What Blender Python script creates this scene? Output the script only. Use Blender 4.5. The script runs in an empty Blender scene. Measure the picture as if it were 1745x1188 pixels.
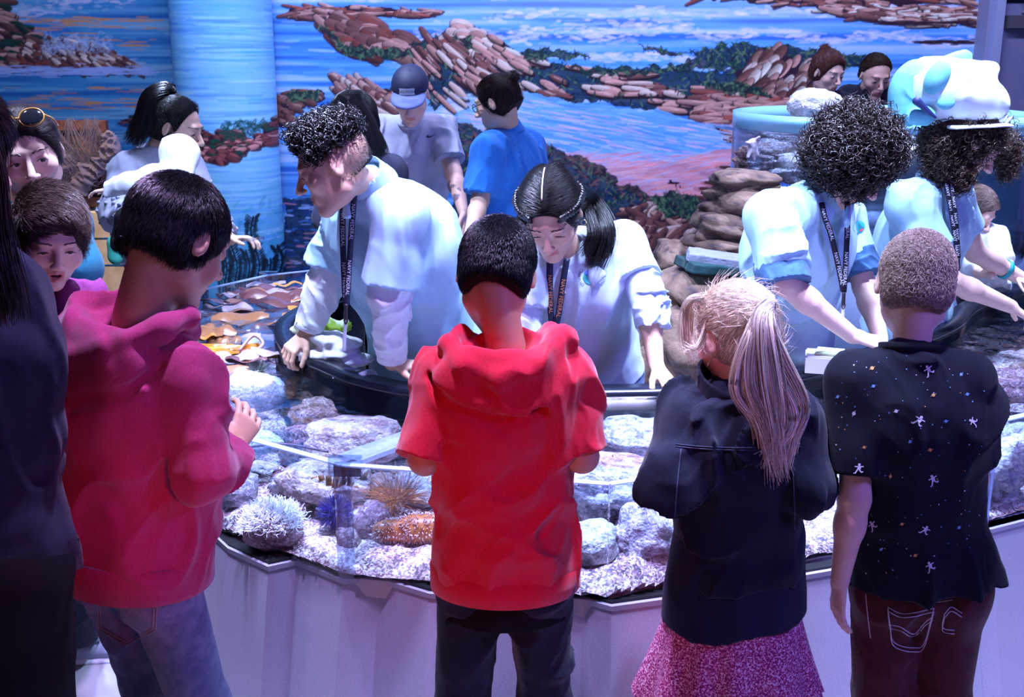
import bpy, math, random
import numpy as np
from mathutils import Vector, Matrix
from mathutils.bvhtree import BVHTree

random.seed(7)
scene = bpy.context.scene
COL = scene.collection

# ------------------------------------------------------------------ camera
CAM_H, PITCH, FPX = 1.75, math.radians(15), 1900.0
cam_d = bpy.data.cameras.new('camera')
cam_o = bpy.data.objects.new('camera', cam_d)
COL.objects.link(cam_o)
cam_o.location = (0, 0, CAM_H)
cam_o.rotation_euler = (math.radians(90) - PITCH, 0, 0)
cam_d.sensor_width = 36.0
cam_d.lens = 36.0 * FPX / 1745.0
cam_d.clip_start = 0.05
scene.camera = cam_o

# ------------------------------------------------------------------ view
scene.view_settings.view_transform = 'Standard'
scene.view_settings.look = 'None'
scene.view_settings.gamma = 1.0
scene.view_settings.use_curve_mapping = False
scene.view_settings.exposure = 0.35

# ------------------------------------------------------------------ world
w = bpy.data.worlds.new('world')
scene.world = w
w.use_nodes = True
w.node_tree.nodes['Background'].inputs[0].default_value = (0.10, 0.12, 0.55, 1)
w.node_tree.nodes['Background'].inputs[1].default_value = 0.018


# ------------------------------------------------------------------ lights
def aim(o, target):
    d = Vector(target) - o.location
    o.rotation_euler = d.to_track_quat('-Z', 'Y').to_euler()


def spot(name, loc, target, color, energy, angle=60, blend=0.5, size=0.08):
    l = bpy.data.lights.new(name, 'SPOT')
    l.color = color
    l.energy = energy
    l.spot_size = math.radians(angle)
    l.spot_blend = blend
    l.shadow_soft_size = size
    o = bpy.data.objects.new(name, l)
    o.location = loc
    COL.objects.link(o)
    aim(o, target)
    return o


def area(name, loc, target, color, energy, sx=1.0, sy=1.0):
    l = bpy.data.lights.new(name, 'AREA')
    l.shape = 'RECTANGLE'
    l.size, l.size_y = sx, sy
    l.color = color
    l.energy = energy
    o = bpy.data.objects.new(name, l)
    o.location = loc
    COL.objects.link(o)
    aim(o, target)
    return o


LB = (0.50, 0.62, 1.0)
spot('tank_spot', (-0.9, 2.9, 3.7), (-0.55, 3.5, 0.9), LB, 800, 58)
spot('tank_spot', (0.25, 2.8, 3.7), (0.3, 3.2, 0.8), LB, 680, 58)
spot('tank_spot', (1.25, 2.9, 3.7), (1.2, 3.5, 0.9), LB, 800, 58)
spot('tank_spot', (2.2, 4.4, 3.7), (1.75, 4.2, 1.1), LB, 880, 60)
spot('tank_spot', (-1.2, 4.6, 3.7), (-0.9, 4.4, 0.9), LB, 420, 60)
spot('front_spot', (0.95, 2.25, 3.7), (0.95, 2.4, 0.8), (0.50, 0.52, 1.0), 560, 50)
spot('front_spot', (-0.3, 2.2, 3.7), (-0.35, 2.4, 0.8), (0.62, 0.45, 1.0), 480, 50)
area('wall_wash', (0.6, 5.2, 3.8), (0.8, 7.8, 1.6), (0.50, 0.55, 1.0), 240, 5.0, 0.4)
area('wall_wash', (-2.2, 5.6, 3.8), (-2.2, 7.8, 1.6), (0.35, 0.55, 1.0), 40, 1.6, 0.4)
spot('red_wash', (0.70, -0.5, 1.6), (-0.84, 2.12, 0.86), (1.0, 0.05, 0.06), 95, 13, 0.9, 0.15)
spot('left_spot', (0.1, 3.9, 3.6), (-1.12, 2.65, 1.30), (.6, .6, 1.0), 300, 22, 0.8, 0.1)
spot('red_wash', (-1.2, -0.6, 1.6), (-0.02, 2.1, 0.80), (1.0, 0.08, 0.12), 75, 20, 0.9, 0.2)
spot('exhibit_spot', (1.5, 4.6, 3.7), (1.75, 5.4, 1.5), LB, 520, 40)
area('violet_wash', (2.4, 0.6, 2.6), (1.2, 2.6, 0.2), (0.24, 0.18, 1.0), 42, 0.6, 0.6)
area('warm_wash', (-1.0, -0.4, 0.8), (-0.4, 2.5, 0.3), (1.0, 0.45, 0.45), 4, 0.5, 0.3)
spot('floor_spot', (-2.2, 3.2, 3.4), (-1.35, 3.0, 0.0), (0.75, 0.75, 1.0), 110, 40)
spot('shelf_light', (-2.6, 6.2, 2.6), (-2.7, 7.0, 0.6), (1.0, 0.62, 0.25), 120, 50)

# ------------------------------------------------------------------ photo rays -> world
CP, SP = math.cos(PITCH), math.sin(PITCH)


def ray(px, py):
    u = (px - 872.5) / FPX
    v = (594.0 - py) / FPX
    return np.array([u, CP + v * SP, -SP + v * CP])


def P(px, py, Y):
    r = ray(px, py)
    return np.array([0, 0, CAM_H]) + r * (Y / r[1])


def PZ(px, py, z):
    r = ray(px, py)
    return np.array([0, 0, CAM_H]) + r * ((z - CAM_H) / r[2])


def V3(*a):
    return np.array(a, float)


def nrm(v):
    v = np.asarray(v, float)
    n = np.linalg.norm(v)
    return v / n if n > 1e-9 else v


# ------------------------------------------------------------------ noise
def _h(i, j, k, seed):
    n = (i * 374761393 + j * 668265263 + k * 2147483647 + seed * 1274126177) & 0xffffffff
    n = ((n ^ (n >> 13)) * 1274126177) & 0xffffffff
    n = ((n ^ (n >> 16)) * 2246822519) & 0xffffffff
    return ((n ^ (n >> 15)) & 0xffff) / 32767.5 - 1.0


def vnoise(Q, seed=0):
    Q = np.asarray(Q, float)
    F = np.floor(Q)
    I = F.astype(np.int64)
    f = Q - F
    f = f * f * (3 - 2 * f)
    r = 0
    for dx in (0, 1):
        for dy in (0, 1):
            for dz in (0, 1):
                wgt = (f[:, 0] if dx else 1 - f[:, 0]) * (f[:, 1] if dy else 1 - f[:, 1]) * (f[:, 2] if dz else 1 - f[:, 2])
                r = r + wgt * _h(I[:, 0] + dx, I[:, 1] + dy, I[:, 2] + dz, seed)
    return r


def fbm(Q, seed=0, o=3):
    r = 0
    a = 1.0
    for i in range(o):
        r = r + a * vnoise(Q * (2 ** i), seed + i * 17)
        a *= .5
    return r


# ------------------------------------------------------------------ implicit shapes
class Pr:
    __slots__ = ('f', 'c', 'r')

    def __init__(s, f, c, r):
        s.f, s.c, s.r = f, np.asarray(c, float), r


def cone(a, b, ra, rb=None):
    a = np.asarray(a, float); b = np.asarray(b, float)
    rb = ra if rb is None else rb
    ab = b - a
    L = max(ab @ ab, 1e-9)

    def f(Q):
        t = np.clip((Q - a) @ ab / L, 0, 1)
        return np.linalg.norm(Q - a - t[:, None] * ab, axis=1) - (ra + (rb - ra) * t)
    return Pr(f, (a + b) / 2, math.sqrt(L) / 2 + max(ra, rb))


def tube(a, b, ra, rb):
    """cone cut flat at b"""
    p = cone(a, b, ra, rb)
    a = np.asarray(a, float); b = np.asarray(b, float)
    n = nrm(b - a)
    g = p.f
    return Pr(lambda Q: np.maximum(g(Q), (Q - b) @ n), p.c, p.r)


def frame(R=None):
    return np.eye(3) if R is None else np.asarray(R, float)


def ell(c, r, R=None):
    c = np.asarray(c, float); r = np.asarray(r, float); R = frame(R)

    def f(Q):
        q = (Q - c) @ R
        k0 = np.linalg.norm(q / r, axis=1)
        k1 = np.linalg.norm(q / (r * r), axis=1)
        return np.where(k0 < .3, (k0 - 1) * r.min(), k0 * (k0 - 1) / np.maximum(k1, 1e-9))
    return Pr(f, c, r.max())


def eseg(a, b, u, wa, wb, round_=1.0):
    """segment with an oval section: u = lateral direction, w = (half width, half depth)"""
    a = np.asarray(a, float); b = np.asarray(b, float)
    d = b - a
    L = np.linalg.norm(d)
    d = d / L
    u = nrm(np.asarray(u, float) - (np.asarray(u, float) @ d) * d)
    v = np.cross(d, u)
    wa = np.asarray(wa, float); wb = np.asarray(wb, float)

    def f(Q):
        q = Q - a
        z = q @ d
        t = np.clip(z / L, 0, 1)
        wx = wa[0] + (wb[0] - wa[0]) * t
        wy = wa[1] + (wb[1] - wa[1]) * t
        x = q @ u
        y = q @ v
        e = np.maximum(np.maximum(-z, z - L), 0) / (wy * round_)
        k0 = np.sqrt((x / wx) ** 2 + (y / wy) ** 2 + e * e)
        k1 = np.sqrt((x / wx ** 2) ** 2 + (y / wy ** 2) ** 2 + (e / (wy * round_)) ** 2)
        return np.where(k0 < .3, (k0 - 1) * wy, k0 * (k0 - 1) / np.maximum(k1, 1e-9))
    return Pr(f, (a + b) / 2, L / 2 + max(wa.max(), wb.max()))


def rbox(c, h, R=None, r=.005):
    c = np.asarray(c, float); h = np.asarray(h, float) - r; R = frame(R)

    def f(Q):
        q = np.abs((Q - c) @ R) - h
        return np.linalg.norm(np.maximum(q, 0), axis=1) + np.minimum(q.max(axis=1), 0) - r
    return Pr(f, c, np.linalg.norm(h) + r)


def plane(p, n):
    p = np.asarray(p, float); n = nrm(n)
    return Pr(lambda Q: (Q - p) @ n, p, 1e6)


def both(p, q):
    f, g = p.f, q.f
    return Pr(lambda Q: np.maximum(f(Q), g(Q)), p.c, p.r)


def cutp(p, pt, n):
    return both(p, plane(pt, n))


def xf(p, C, R, s):
    """primitive moved from a local frame to the world"""
    f = p.f
    return Pr(lambda Q: f((Q - C) @ R / s) * s, C + R @ p.c * s, p.r * s)


class Field:
    def __init__(s):
        s.ops = []
        s.post = None

    def u(s, p, k=.012):
        s.ops.append((0, p, k)); return s

    def sub(s, p, k=.006):
        s.ops.append((1, p, k)); return s

    def cut(s, pt, n, k=.001):
        s.ops.append((2, plane(pt, n), k)); return s

    def val(s, Q, cull=True):
        D = np.full(len(Q), 9.0)
        for m, p, k in s.ops:
            if cull and p.r < 1e5:
                i = np.nonzero(((Q - p.c) ** 2).sum(1) < (p.r + .05) ** 2)[0]
                if not len(i):
                    continue
            else:
                i = slice(None)
            q = Q[i]
            d = p.f(q)
            o = D[i]
            if m == 0:
                h = np.maximum(k - np.abs(o - d), 0) / k
                D[i] = np.minimum(o, d) - h * h * k * .25
            else:
                if m == 1:
                    d = -d
                h = np.maximum(k - np.abs(o - d), 0) / k
                D[i] = np.maximum(o, d) + h * h * k * .25
        if s.post is not None:
            D = D + s.post(Q, D)
        return D

    def mesh(s, h=.005, B=8):
        us = [p for m, p, k in s.ops if m == 0]
        lo = np.min([p.c - p.r for p in us], axis=0) - .03
        hi = np.max([p.c + p.r for p in us], axis=0) + .03
        nb = np.ceil((hi - lo) / (h * B)).astype(int)
        N = nb * B + 1
        g = [lo[a] + (np.arange(nb[a]) + .5) * h * B for a in range(3)]
        C = np.stack(np.meshgrid(*g, indexing='ij'), -1).reshape(-1, 3)
        d = np.full(len(C), 9.0)
        Rb = h * B * .87 * 1.5 + .02
        for m, p, k in s.ops:            # coarse pass: only unions decide what is near
            if m == 0:
                d = np.minimum(d, np.where(((C - p.c) ** 2).sum(1) < (p.r + Rb + .05) ** 2, p.f(C), 9.0))
        near = np.abs(d) < Rb + .0
        # deep inside of a prim can still be cut: keep those for fields with cuts
        for m, p, k in s.ops:
            if m == 1:
                near |= (d < 0) & (((C - p.c) ** 2).sum(1) < (p.r + Rb) ** 2)
            elif m == 2:
                near |= (d < 0) & (p.f(C) > -Rb)
        V = np.where(d < 0, -1.0, 1.0).reshape(nb)
        V = np.repeat(np.repeat(np.repeat(V, B, 0), B, 1), B, 2)
        V = np.pad(V, ((0, 1), (0, 1), (0, 1)), mode='edge').astype(np.float32)
        ids = np.argwhere(near.reshape(nb))
        o = np.arange(B + 1)
        off = np.stack(np.meshgrid(o, o, o, indexing='ij'), -1).reshape(-1, 3)
        for c0 in range(0, len(ids), 600):
            I = (ids[c0:c0 + 600, None, :] * B + off[None]).reshape(-1, 3)
            V[I[:, 0], I[:, 1], I[:, 2]] = s.val(lo + I * h)
        return nets(V, lo, h)


_E = [((0, 0, 0), (1, 0, 0)), ((0, 1, 0), (1, 1, 0)), ((0, 0, 1), (1, 0, 1)), ((0, 1, 1), (1, 1, 1)),
      ((0, 0, 0), (0, 1, 0)), ((1, 0, 0), (1, 1, 0)), ((0, 0, 1), (0, 1, 1)), ((1, 0, 1), (1, 1, 1)),
      ((0, 0, 0), (0, 0, 1)), ((1, 0, 0), (1, 0, 1)), ((0, 1, 0), (0, 1, 1)), ((1, 1, 0), (1, 1, 1))]


def nets(V, lo, h):
    S = V < 0
    cnt = np.zeros([n - 1 for n in V.shape], np.int8)
    for dx in (0, 1):
        for dy in (0, 1):
            for dz in (0, 1):
                cnt += S[dx:V.shape[0] - 1 + dx, dy:V.shape[1] - 1 + dy, dz:V.shape[2] - 1 + dz]
    act = (cnt > 0) & (cnt < 8)
    I = np.argwhere(act)
    idx = np.full(act.shape, -1, np.int64)
    idx[act] = np.arange(len(I))
    acc = np.zeros((len(I), 3)); n = np.zeros(len(I))
    for a, b in _E:
        A = I + a; Bc = I + b
        va = V[A[:, 0], A[:, 1], A[:, 2]].astype(float); vb = V[Bc[:, 0], Bc[:, 1], Bc[:, 2]].astype(float)
        m = (va < 0) != (vb < 0)
        t = np.where(m, va / np.where(m, va - vb, 1), 0)
        acc += np.where(m[:, None], np.array(a) + t[:, None] * (np.array(b) - np.array(a)), 0)
        n += m
    verts = lo + (I + acc / n[:, None]) * h
    faces = []
    for ax in range(3):
        sl0 = [slice(1, -1)] * 3; sl1 = [slice(1, -1)] * 3
        sl0[ax] = slice(0, -1); sl1[ax] = slice(1, None)
        a = S[tuple(sl0)]; b = S[tuple(sl1)]
        E = np.argwhere(a != b)
        fl = a[E[:, 0], E[:, 1], E[:, 2]]
        base = E.copy()
        for q in range(3):
            if q != ax:
                base[:, q] += 1
        p, q = (ax + 1) % 3, (ax + 2) % 3
        def sh(dp, dq):
            c = base.copy(); c[:, p] -= dp; c[:, q] -= dq
            return idx[c[:, 0], c[:, 1], c[:, 2]]
        F = np.stack([sh(1, 1), sh(0, 1), sh(0, 0), sh(1, 0)], 1)
        F[~fl] = F[~fl][:, ::-1]
        faces.append(F)
    F = np.concatenate(faces)
    return verts, F[(F >= 0).all(1)]


# ------------------------------------------------------------------ objects
def make_mesh(name, verts, faces, mats, midx=None, col=None, smooth=True):
    verts = np.asarray(verts, np.float32)
    me = bpy.data.meshes.new(name)
    if isinstance(faces, np.ndarray):
        k = faces.shape[1]
        me.vertices.add(len(verts)); me.vertices.foreach_set('co', verts.ravel())
        me.loops.add(faces.size); me.loops.foreach_set('vertex_index', faces.astype(np.int32).ravel())
        me.polygons.add(len(faces)); me.polygons.foreach_set('loop_start', np.arange(0, faces.size, k, dtype=np.int32))
        me.update(calc_edges=True)
    else:
        me.from_pydata(verts.tolist(), [], faces)
    if not isinstance(mats, (list, tuple)):
        mats = [mats]
    for m in mats:
        me.materials.append(m)
    if midx is not None:
        me.polygons.foreach_set('material_index', np.asarray(midx, np.int32))
    me.polygons.foreach_set('use_smooth', np.full(len(me.polygons), smooth))
    if col is not None:
        c = np.ones((len(verts), 4), np.float32); c[:, :3] = col
        a = me.color_attributes.new('Col', 'FLOAT_COLOR', 'POINT')
        a.data.foreach_set('color', c.ravel())
    me.update()
    return me


def link(name, me, parent=None, loc=None):
    o = bpy.data.objects.new(name, me)
    COL.objects.link(o)
    if parent is not None:
        o.parent = parent
    if loc is not None:
        o.location = loc
    return o


def part(name, vf, mats, root, midx=None, col=None, smooth=True):
    """world-space mesh parented to root (root may be a part: offsets add up)"""
    v, f = vf
    if col is None and not isinstance(mats, (list, tuple)) and mats.name.startswith('hair_'):
        if len(v) == TUBE['nv']:          # every strand gets its own tone
            rg_ = np.random.RandomState(len(v) % 9973)
            t_ = np.exp(rg_.normal(-.05, .38, TUBE['n']))
            col = np.repeat(np.repeat(t_, TUBE['k'])[:, None], 3, 1)
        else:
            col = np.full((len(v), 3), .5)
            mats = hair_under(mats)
    off = np.zeros(3); r = root
    while r is not None:
        off += np.array(r.location); r = r.parent
    return link(name, make_mesh(name, np.asarray(v) - off, f, mats, midx, col, smooth), root)


def solo(name, vf, mats, label, cat, group=None, kind=None, midx=None, col=None, smooth=True, origin=None):
    v, f = vf
    v = np.asarray(v, float)
    if origin is None:
        origin = np.array([v[:, 0].mean(), v[:, 1].mean(), v[:, 2].min()])
    o = link(name, make_mesh(name, v - origin, f, mats, midx, col, smooth), None, origin)
    return tag(o, label, cat, group, kind)


def struct(name, vf, mats, midx=None, col=None, smooth=False):
    o = link(name, make_mesh(name, vf[0], vf[1], mats, midx, col, smooth))
    o['kind'] = 'structure'
    return o


def tag(o, label=None, cat=None, group=None, kind=None):
    if label: o['label'] = label
    if cat: o['category'] = cat
    if group: o['group'] = group
    if kind: o['kind'] = kind
    return o


def thing(name, loc, label, cat, group=None):
    o = bpy.data.objects.new(name, None)
    o.empty_display_size = .1
    COL.objects.link(o)
    o.location = [float(x) for x in loc]
    return tag(o, label, cat, group)


def join(*vfs):
    vs, fs, n = [], [], 0
    for v, f in vfs:
        vs.append(np.asarray(v, float))
        if isinstance(f, np.ndarray):
            fs.append(f + n)
        else:
            fs.append([[i + n for i in q] for q in f])
        n += len(v)
    if all(isinstance(f, np.ndarray) and f.shape[1] == fs[0].shape[1] for f in fs if isinstance(fs[0], np.ndarray)) and isinstance(fs[0], np.ndarray):
        return np.concatenate(vs), np.concatenate(fs)
    out = []
    for f in fs:
        out += [list(map(int, q)) for q in f]
    return np.concatenate(vs), out


def box(lo, hi):
    x0, y0, z0 = lo; x1, y1, z1 = hi
    v = np.array([[x0, y0, z0], [x1, y0, z0], [x1, y1, z0], [x0, y1, z0], [x0, y0, z1], [x1, y0, z1], [x1, y1, z1], [x0, y1, z1]], float)
    f = np.array([[0, 3, 2, 1], [4, 5, 6, 7], [0, 1, 5, 4], [1, 2, 6, 5], [2, 3, 7, 6], [3, 0, 4, 7]])
    return v, f


def slab(pts, z0, z1):
    """prism over a plan polygon"""
    n = len(pts)
    v = np.array([[p[0], p[1], z0] for p in pts] + [[p[0], p[1], z1] for p in pts], float)
    f = [list(range(n))[::-1], [n + i for i in range(n)]] + [[i, (i + 1) % n, n + (i + 1) % n, n + i] for i in range(n)]
    return v, f


def panel(a, b, z0, z1, t):
    """upright slab from plan point a to b with thickness t"""
    a = np.array(a[:2], float); b = np.array(b[:2], float)
    d = nrm(b - a); n = np.array([-d[1], d[0]]) * t / 2
    return slab([a - n, b - n, b + n, a + n], z0, z1)


TUBE = dict(nv=-1, n=0, k=0)


def tubes(paths, radii, sides=4, flat=None):
    """paths (N,K,3); radii (K,) or (N,K)"""
    Pp = np.asarray(paths, float)
    N, K, _ = Pp.shape
    r = np.broadcast_to(np.asarray(radii, float), (N, K))
    T = np.gradient(Pp, axis=1)
    T /= np.maximum(np.linalg.norm(T, axis=2, keepdims=True), 1e-9)
    ref = np.where(np.abs(T[:, :1, 2:3]) > .9, np.array([1., 0, 0]), np.array([0, 0, 1.]))
    ref = np.repeat(ref, K, 1)
    U = np.cross(T, ref); U /= np.maximum(np.linalg.norm(U, axis=2, keepdims=True), 1e-9)
    W = np.cross(T, U)
    an = np.arange(sides) * 2 * math.pi / sides
    ring = (U[:, :, None, :] * np.cos(an)[None, None, :, None] + W[:, :, None, :] * (np.sin(an) * (flat or 1))[None, None, :, None]) * r[:, :, None, None]
    v = (Pp[:, :, None, :] + ring).reshape(-1, 3)
    TUBE.update(nv=len(v), n=N, k=K * sides)
    b = (np.arange(N) * K * sides)[:, None, None] + (np.arange(K - 1) * sides)[None, :, None]
    i = np.arange(sides)[None, None, :]; j = (i + 1) % sides
    f = np.stack([b + i, b + j, b + sides + j, b + sides + i], -1).reshape(-1, 4)
    if sides > 2:                        # close both ends with degenerate fans as quads (sides 3/4)
        if sides == 4:
            e0 = (np.arange(N) * K * sides)[:, None] + np.array([3, 2, 1, 0])
            e1 = (np.arange(N) * K * sides + (K - 1) * sides)[:, None] + np.array([0, 1, 2, 3])
            f = np.concatenate([f, e0, e1])
    return v, f


def spline(pts, n):
    """Catmull-Rom through pts, n samples"""
    p = np.asarray(pts, float)
    p = np.vstack([2 * p[0] - p[1], p, 2 * p[-1] - p[-2]])
    t = np.linspace(0, len(p) - 3 - 1e-6, n)
    i = t.astype(int); u = (t - i)[:, None]
    a, b, c, d = p[i], p[i + 1], p[i + 2], p[i + 3]
    return .5 * ((2 * b) + (c - a) * u + (2 * a - 5 * b + 4 * c - d) * u ** 2 + (3 * b - a - 3 * c + d) * u ** 3)


def pipe(pts, r, n=None, sides=8, flat=None):
    p = spline(pts, n) if n else np.asarray(pts, float)
    v, f = tubes(p[None], r, sides, flat)
    K = len(p)
    f = [list(map(int, q)) for q in f]
    if sides != 4:
        f += [list(range(sides))[::-1], [(K - 1) * sides + i for i in range(sides)]]
    return v, f


def ribbon(pts, side, wd, th=.0015):
    """flat strap along pts; side = lateral vectors (K,3) or one vector"""
    p = np.asarray(pts, float); K = len(p)
    s = np.broadcast_to(np.asarray(side, float), (K, 3))
    T = np.gradient(p, axis=0); T /= np.linalg.norm(T, axis=1, keepdims=True)
    s = s - (s * T).sum(1, keepdims=True) * T
    s = s / np.linalg.norm(s, axis=1, keepdims=True)
    n = np.cross(T, s)
    a = s * wd / 2; b = n * th / 2
    v = np.stack([p - a - b, p + a - b, p + a + b, p - a + b], 1).reshape(-1, 3)
    f = []
    for k in range(K - 1):
        for i in range(4):
            j = (i + 1) % 4
            f.append([k * 4 + i, k * 4 + j, k * 4 + 4 + j, k * 4 + 4 + i])
    f += [[3, 2, 1, 0], [4 * K - 4, 4 * K - 3, 4 * K - 2, 4 * K - 1]]
    return v, f


# ------------------------------------------------------------------ materials
_MC = {}


def mat(name, color, rough=.6, metal=0.0, spec=.5, trans=0.0, ior=1.45, bump=None, mottle=None, vcol=False,
        sheen=0.0, sss=0.0, alpha=1.0, emit=None, coat=0.0):
    """bump = (scale, strength, distance); mottle = (colour2, scale, lo, hi)"""
    if name in _MC:
        return _MC[name]
    m = bpy.data.materials.new(name)
    m.use_nodes = True
    nt = m.node_tree
    b = nt.nodes['Principled BSDF']
    b.inputs['Base Color'].default_value = (*color, 1)
    b.inputs['Roughness'].default_value = rough
    b.inputs['Metallic'].default_value = metal
    b.inputs['Specular IOR Level'].default_value = spec
    b.inputs['Transmission Weight'].default_value = trans
    b.inputs['IOR'].default_value = ior
    b.inputs['Sheen Weight'].default_value = sheen
    b.inputs['Subsurface Weight'].default_value = sss
    b.inputs['Subsurface Radius'].default_value = (.012, .005, .003)
    b.inputs['Coat Weight'].default_value = coat
    b.inputs['Alpha'].default_value = alpha
    if emit:
        b.inputs['Emission Color'].default_value = (*emit[0], 1)
        b.inputs['Emission Strength'].default_value = emit[1]
    tc = nt.nodes.new('ShaderNodeTexCoord')
    csock = None
    if vcol:
        a = nt.nodes.new('ShaderNodeAttribute'); a.attribute_name = 'Col'
        csock = a.outputs['Color']
    if mottle:
        c2, sc, lo, hi = mottle
        n = nt.nodes.new('ShaderNodeTexNoise'); n.inputs['Scale'].default_value = sc; n.inputs['Detail'].default_value = 5
        nt.links.new(tc.outputs['Object'], n.inputs['Vector'])
        r = nt.nodes.new('ShaderNodeMapRange'); r.inputs[1].default_value = lo; r.inputs[2].default_value = hi
        nt.links.new(n.outputs['Fac'], r.inputs[0])
        mx = nt.nodes.new('ShaderNodeMix'); mx.data_type = 'RGBA'
        nt.links.new(r.outputs[0], mx.inputs[0])
        if csock: nt.links.new(csock, mx.inputs[6])
        else: mx.inputs[6].default_value = (*color, 1)
        mx.inputs[7].default_value = (*c2, 1)
        csock = mx.outputs[2]
    if csock:
        nt.links.new(csock, b.inputs['Base Color'])
    if bump:
        n = nt.nodes.new('ShaderNodeTexNoise'); n.inputs['Scale'].default_value = bump[0]; n.inputs['Detail'].default_value = 4
        nt.links.new(tc.outputs['Object'], n.inputs['Vector'])
        bp = nt.nodes.new('ShaderNodeBump'); bp.inputs['Strength'].default_value = bump[1]; bp.inputs['Distance'].default_value = bump[2]
        nt.links.new(n.outputs['Fac'], bp.inputs['Height'])
        nt.links.new(bp.outputs['Normal'], b.inputs['Normal'])
    _MC[name] = m
    return m


def clear_mat(name, tint, ior=1.45, rough=.02, bump=None, base=0.0):
    """clear sheet: lets light straight through, mirrors by Fresnel"""
    if name in _MC:
        return _MC[name]
    m = bpy.data.materials.new(name); m.use_nodes = True
    nt = m.node_tree; nt.nodes.clear()
    out = nt.nodes.new('ShaderNodeOutputMaterial')
    t = nt.nodes.new('ShaderNodeBsdfTransparent'); t.inputs[0].default_value = (*tint, 1)
    g = nt.nodes.new('ShaderNodeBsdfGlossy'); g.inputs['Roughness'].default_value = rough
    fr = nt.nodes.new('ShaderNodeFresnel')
    ge = nt.nodes.new('ShaderNodeNewGeometry')       # same mirror strength seen from either side of the sheet
    ir = nt.nodes.new('ShaderNodeMapRange'); ir.inputs[3].default_value = ior; ir.inputs[4].default_value = 1.0 / ior
    nt.links.new(ge.outputs['Backfacing'], ir.inputs[0]); nt.links.new(ir.outputs[0], fr.inputs[0])
    mx = nt.nodes.new('ShaderNodeMixShader')
    if bump:
        tc = nt.nodes.new('ShaderNodeTexCoord')
        n = nt.nodes.new('ShaderNodeTexNoise'); n.inputs['Scale'].default_value = bump[0]; n.inputs['Detail'].default_value = 3
        n.inputs['Distortion'].default_value = .6
        nt.links.new(tc.outputs['Object'], n.inputs['Vector'])
        bp = nt.nodes.new('ShaderNodeBump'); bp.inputs['Strength'].default_value = bump[1]; bp.inputs['Distance'].default_value = bump[2]
        nt.links.new(n.outputs['Fac'], bp.inputs['Height'])
        nt.links.new(bp.outputs['Normal'], g.inputs['Normal'])
        nt.links.new(bp.outputs['Normal'], fr.inputs['Normal'])
    if base:
        ad = nt.nodes.new('ShaderNodeMath'); ad.operation = 'ADD'; ad.inputs[1].default_value = base
        nt.links.new(fr.outputs[0], ad.inputs[0])
        nt.links.new(ad.outputs[0], mx.inputs[0])
    else:
        nt.links.new(fr.outputs[0], mx.inputs[0])
    nt.links.new(t.outputs[0], mx.inputs[1]); nt.links.new(g.outputs[0], mx.inputs[2])
    nt.links.new(mx.outputs[0], out.inputs[0])
    _MC[name] = m
    return m


def grit_mat(name, scale, pal, base_mix=.5, bump=.004):
    """encrusted mineral surface: cells of several colours over the vertex colour"""
    m = bpy.data.materials.new(name); m.use_nodes = True
    nt = m.node_tree; b = nt.nodes['Principled BSDF']; b.inputs['Roughness'].default_value = .7
    tc = nt.nodes.new('ShaderNodeTexCoord')
    n0 = nt.nodes.new('ShaderNodeTexNoise'); n0.inputs['Scale'].default_value = scale * .35; n0.inputs['Detail'].default_value = 6
    nt.links.new(tc.outputs['Object'], n0.inputs['Vector'])
    ad = nt.nodes.new('ShaderNodeVectorMath'); ad.operation = 'MULTIPLY_ADD'
    nt.links.new(n0.outputs['Color'], ad.inputs[0]); ad.inputs[1].default_value = (.02,) * 3; nt.links.new(tc.outputs['Object'], ad.inputs[2])
    vo = nt.nodes.new('ShaderNodeTexVoronoi'); vo.inputs['Scale'].default_value = scale
    nt.links.new(ad.outputs[0], vo.inputs['Vector'])
    sp = nt.nodes.new('ShaderNodeSeparateColor'); nt.links.new(vo.outputs['Color'], sp.inputs[0])
    mxv = nt.nodes.new('ShaderNodeMath'); mxv.operation = 'MULTIPLY_ADD'; mxv.inputs[1].default_value = .55
    nt.links.new(sp.outputs[0], mxv.inputs[0])
    n1 = nt.nodes.new('ShaderNodeTexNoise'); n1.inputs['Scale'].default_value = scale * .10; n1.inputs['Detail'].default_value = 7
    nt.links.new(tc.outputs['Object'], n1.inputs['Vector'])
    sb = nt.nodes.new('ShaderNodeMath'); sb.operation = 'SUBTRACT'; sb.inputs[1].default_value = .30; nt.links.new(n1.outputs['Fac'], sb.inputs[0])
    nt.links.new(sb.outputs[0], mxv.inputs[2])
    rp = nt.nodes.new('ShaderNodeValToRGB'); rp.color_ramp.interpolation = 'LINEAR'
    e = rp.color_ramp.elements
    for i, (p_, c) in enumerate(pal):
        x = e[i] if i < 2 else e.new(p_)
        x.position = p_; x.color = (*c, 1)
    nt.links.new(mxv.outputs[0], rp.inputs[0])
    a = nt.nodes.new('ShaderNodeAttribute'); a.attribute_name = 'Col'
    mx = nt.nodes.new('ShaderNodeMix'); mx.data_type = 'RGBA'; mx.inputs[0].default_value = base_mix
    nt.links.new(a.outputs['Color'], mx.inputs[6]); nt.links.new(rp.outputs[0], mx.inputs[7])
    nt.links.new(mx.outputs[2], b.inputs['Base Color'])
    n2 = nt.nodes.new('ShaderNodeTexNoise'); n2.inputs['Scale'].default_value = scale * .5; n2.inputs['Detail'].default_value = 6
    nt.links.new(tc.outputs['Object'], n2.inputs['Vector'])
    bp = nt.nodes.new('ShaderNodeBump'); bp.inputs['Strength'].default_value = .9; bp.inputs['Distance'].default_value = bump
    nt.links.new(n2.outputs['Fac'], bp.inputs['Height']); nt.links.new(bp.outputs['Normal'], b.inputs['Normal'])
    return m


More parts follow.
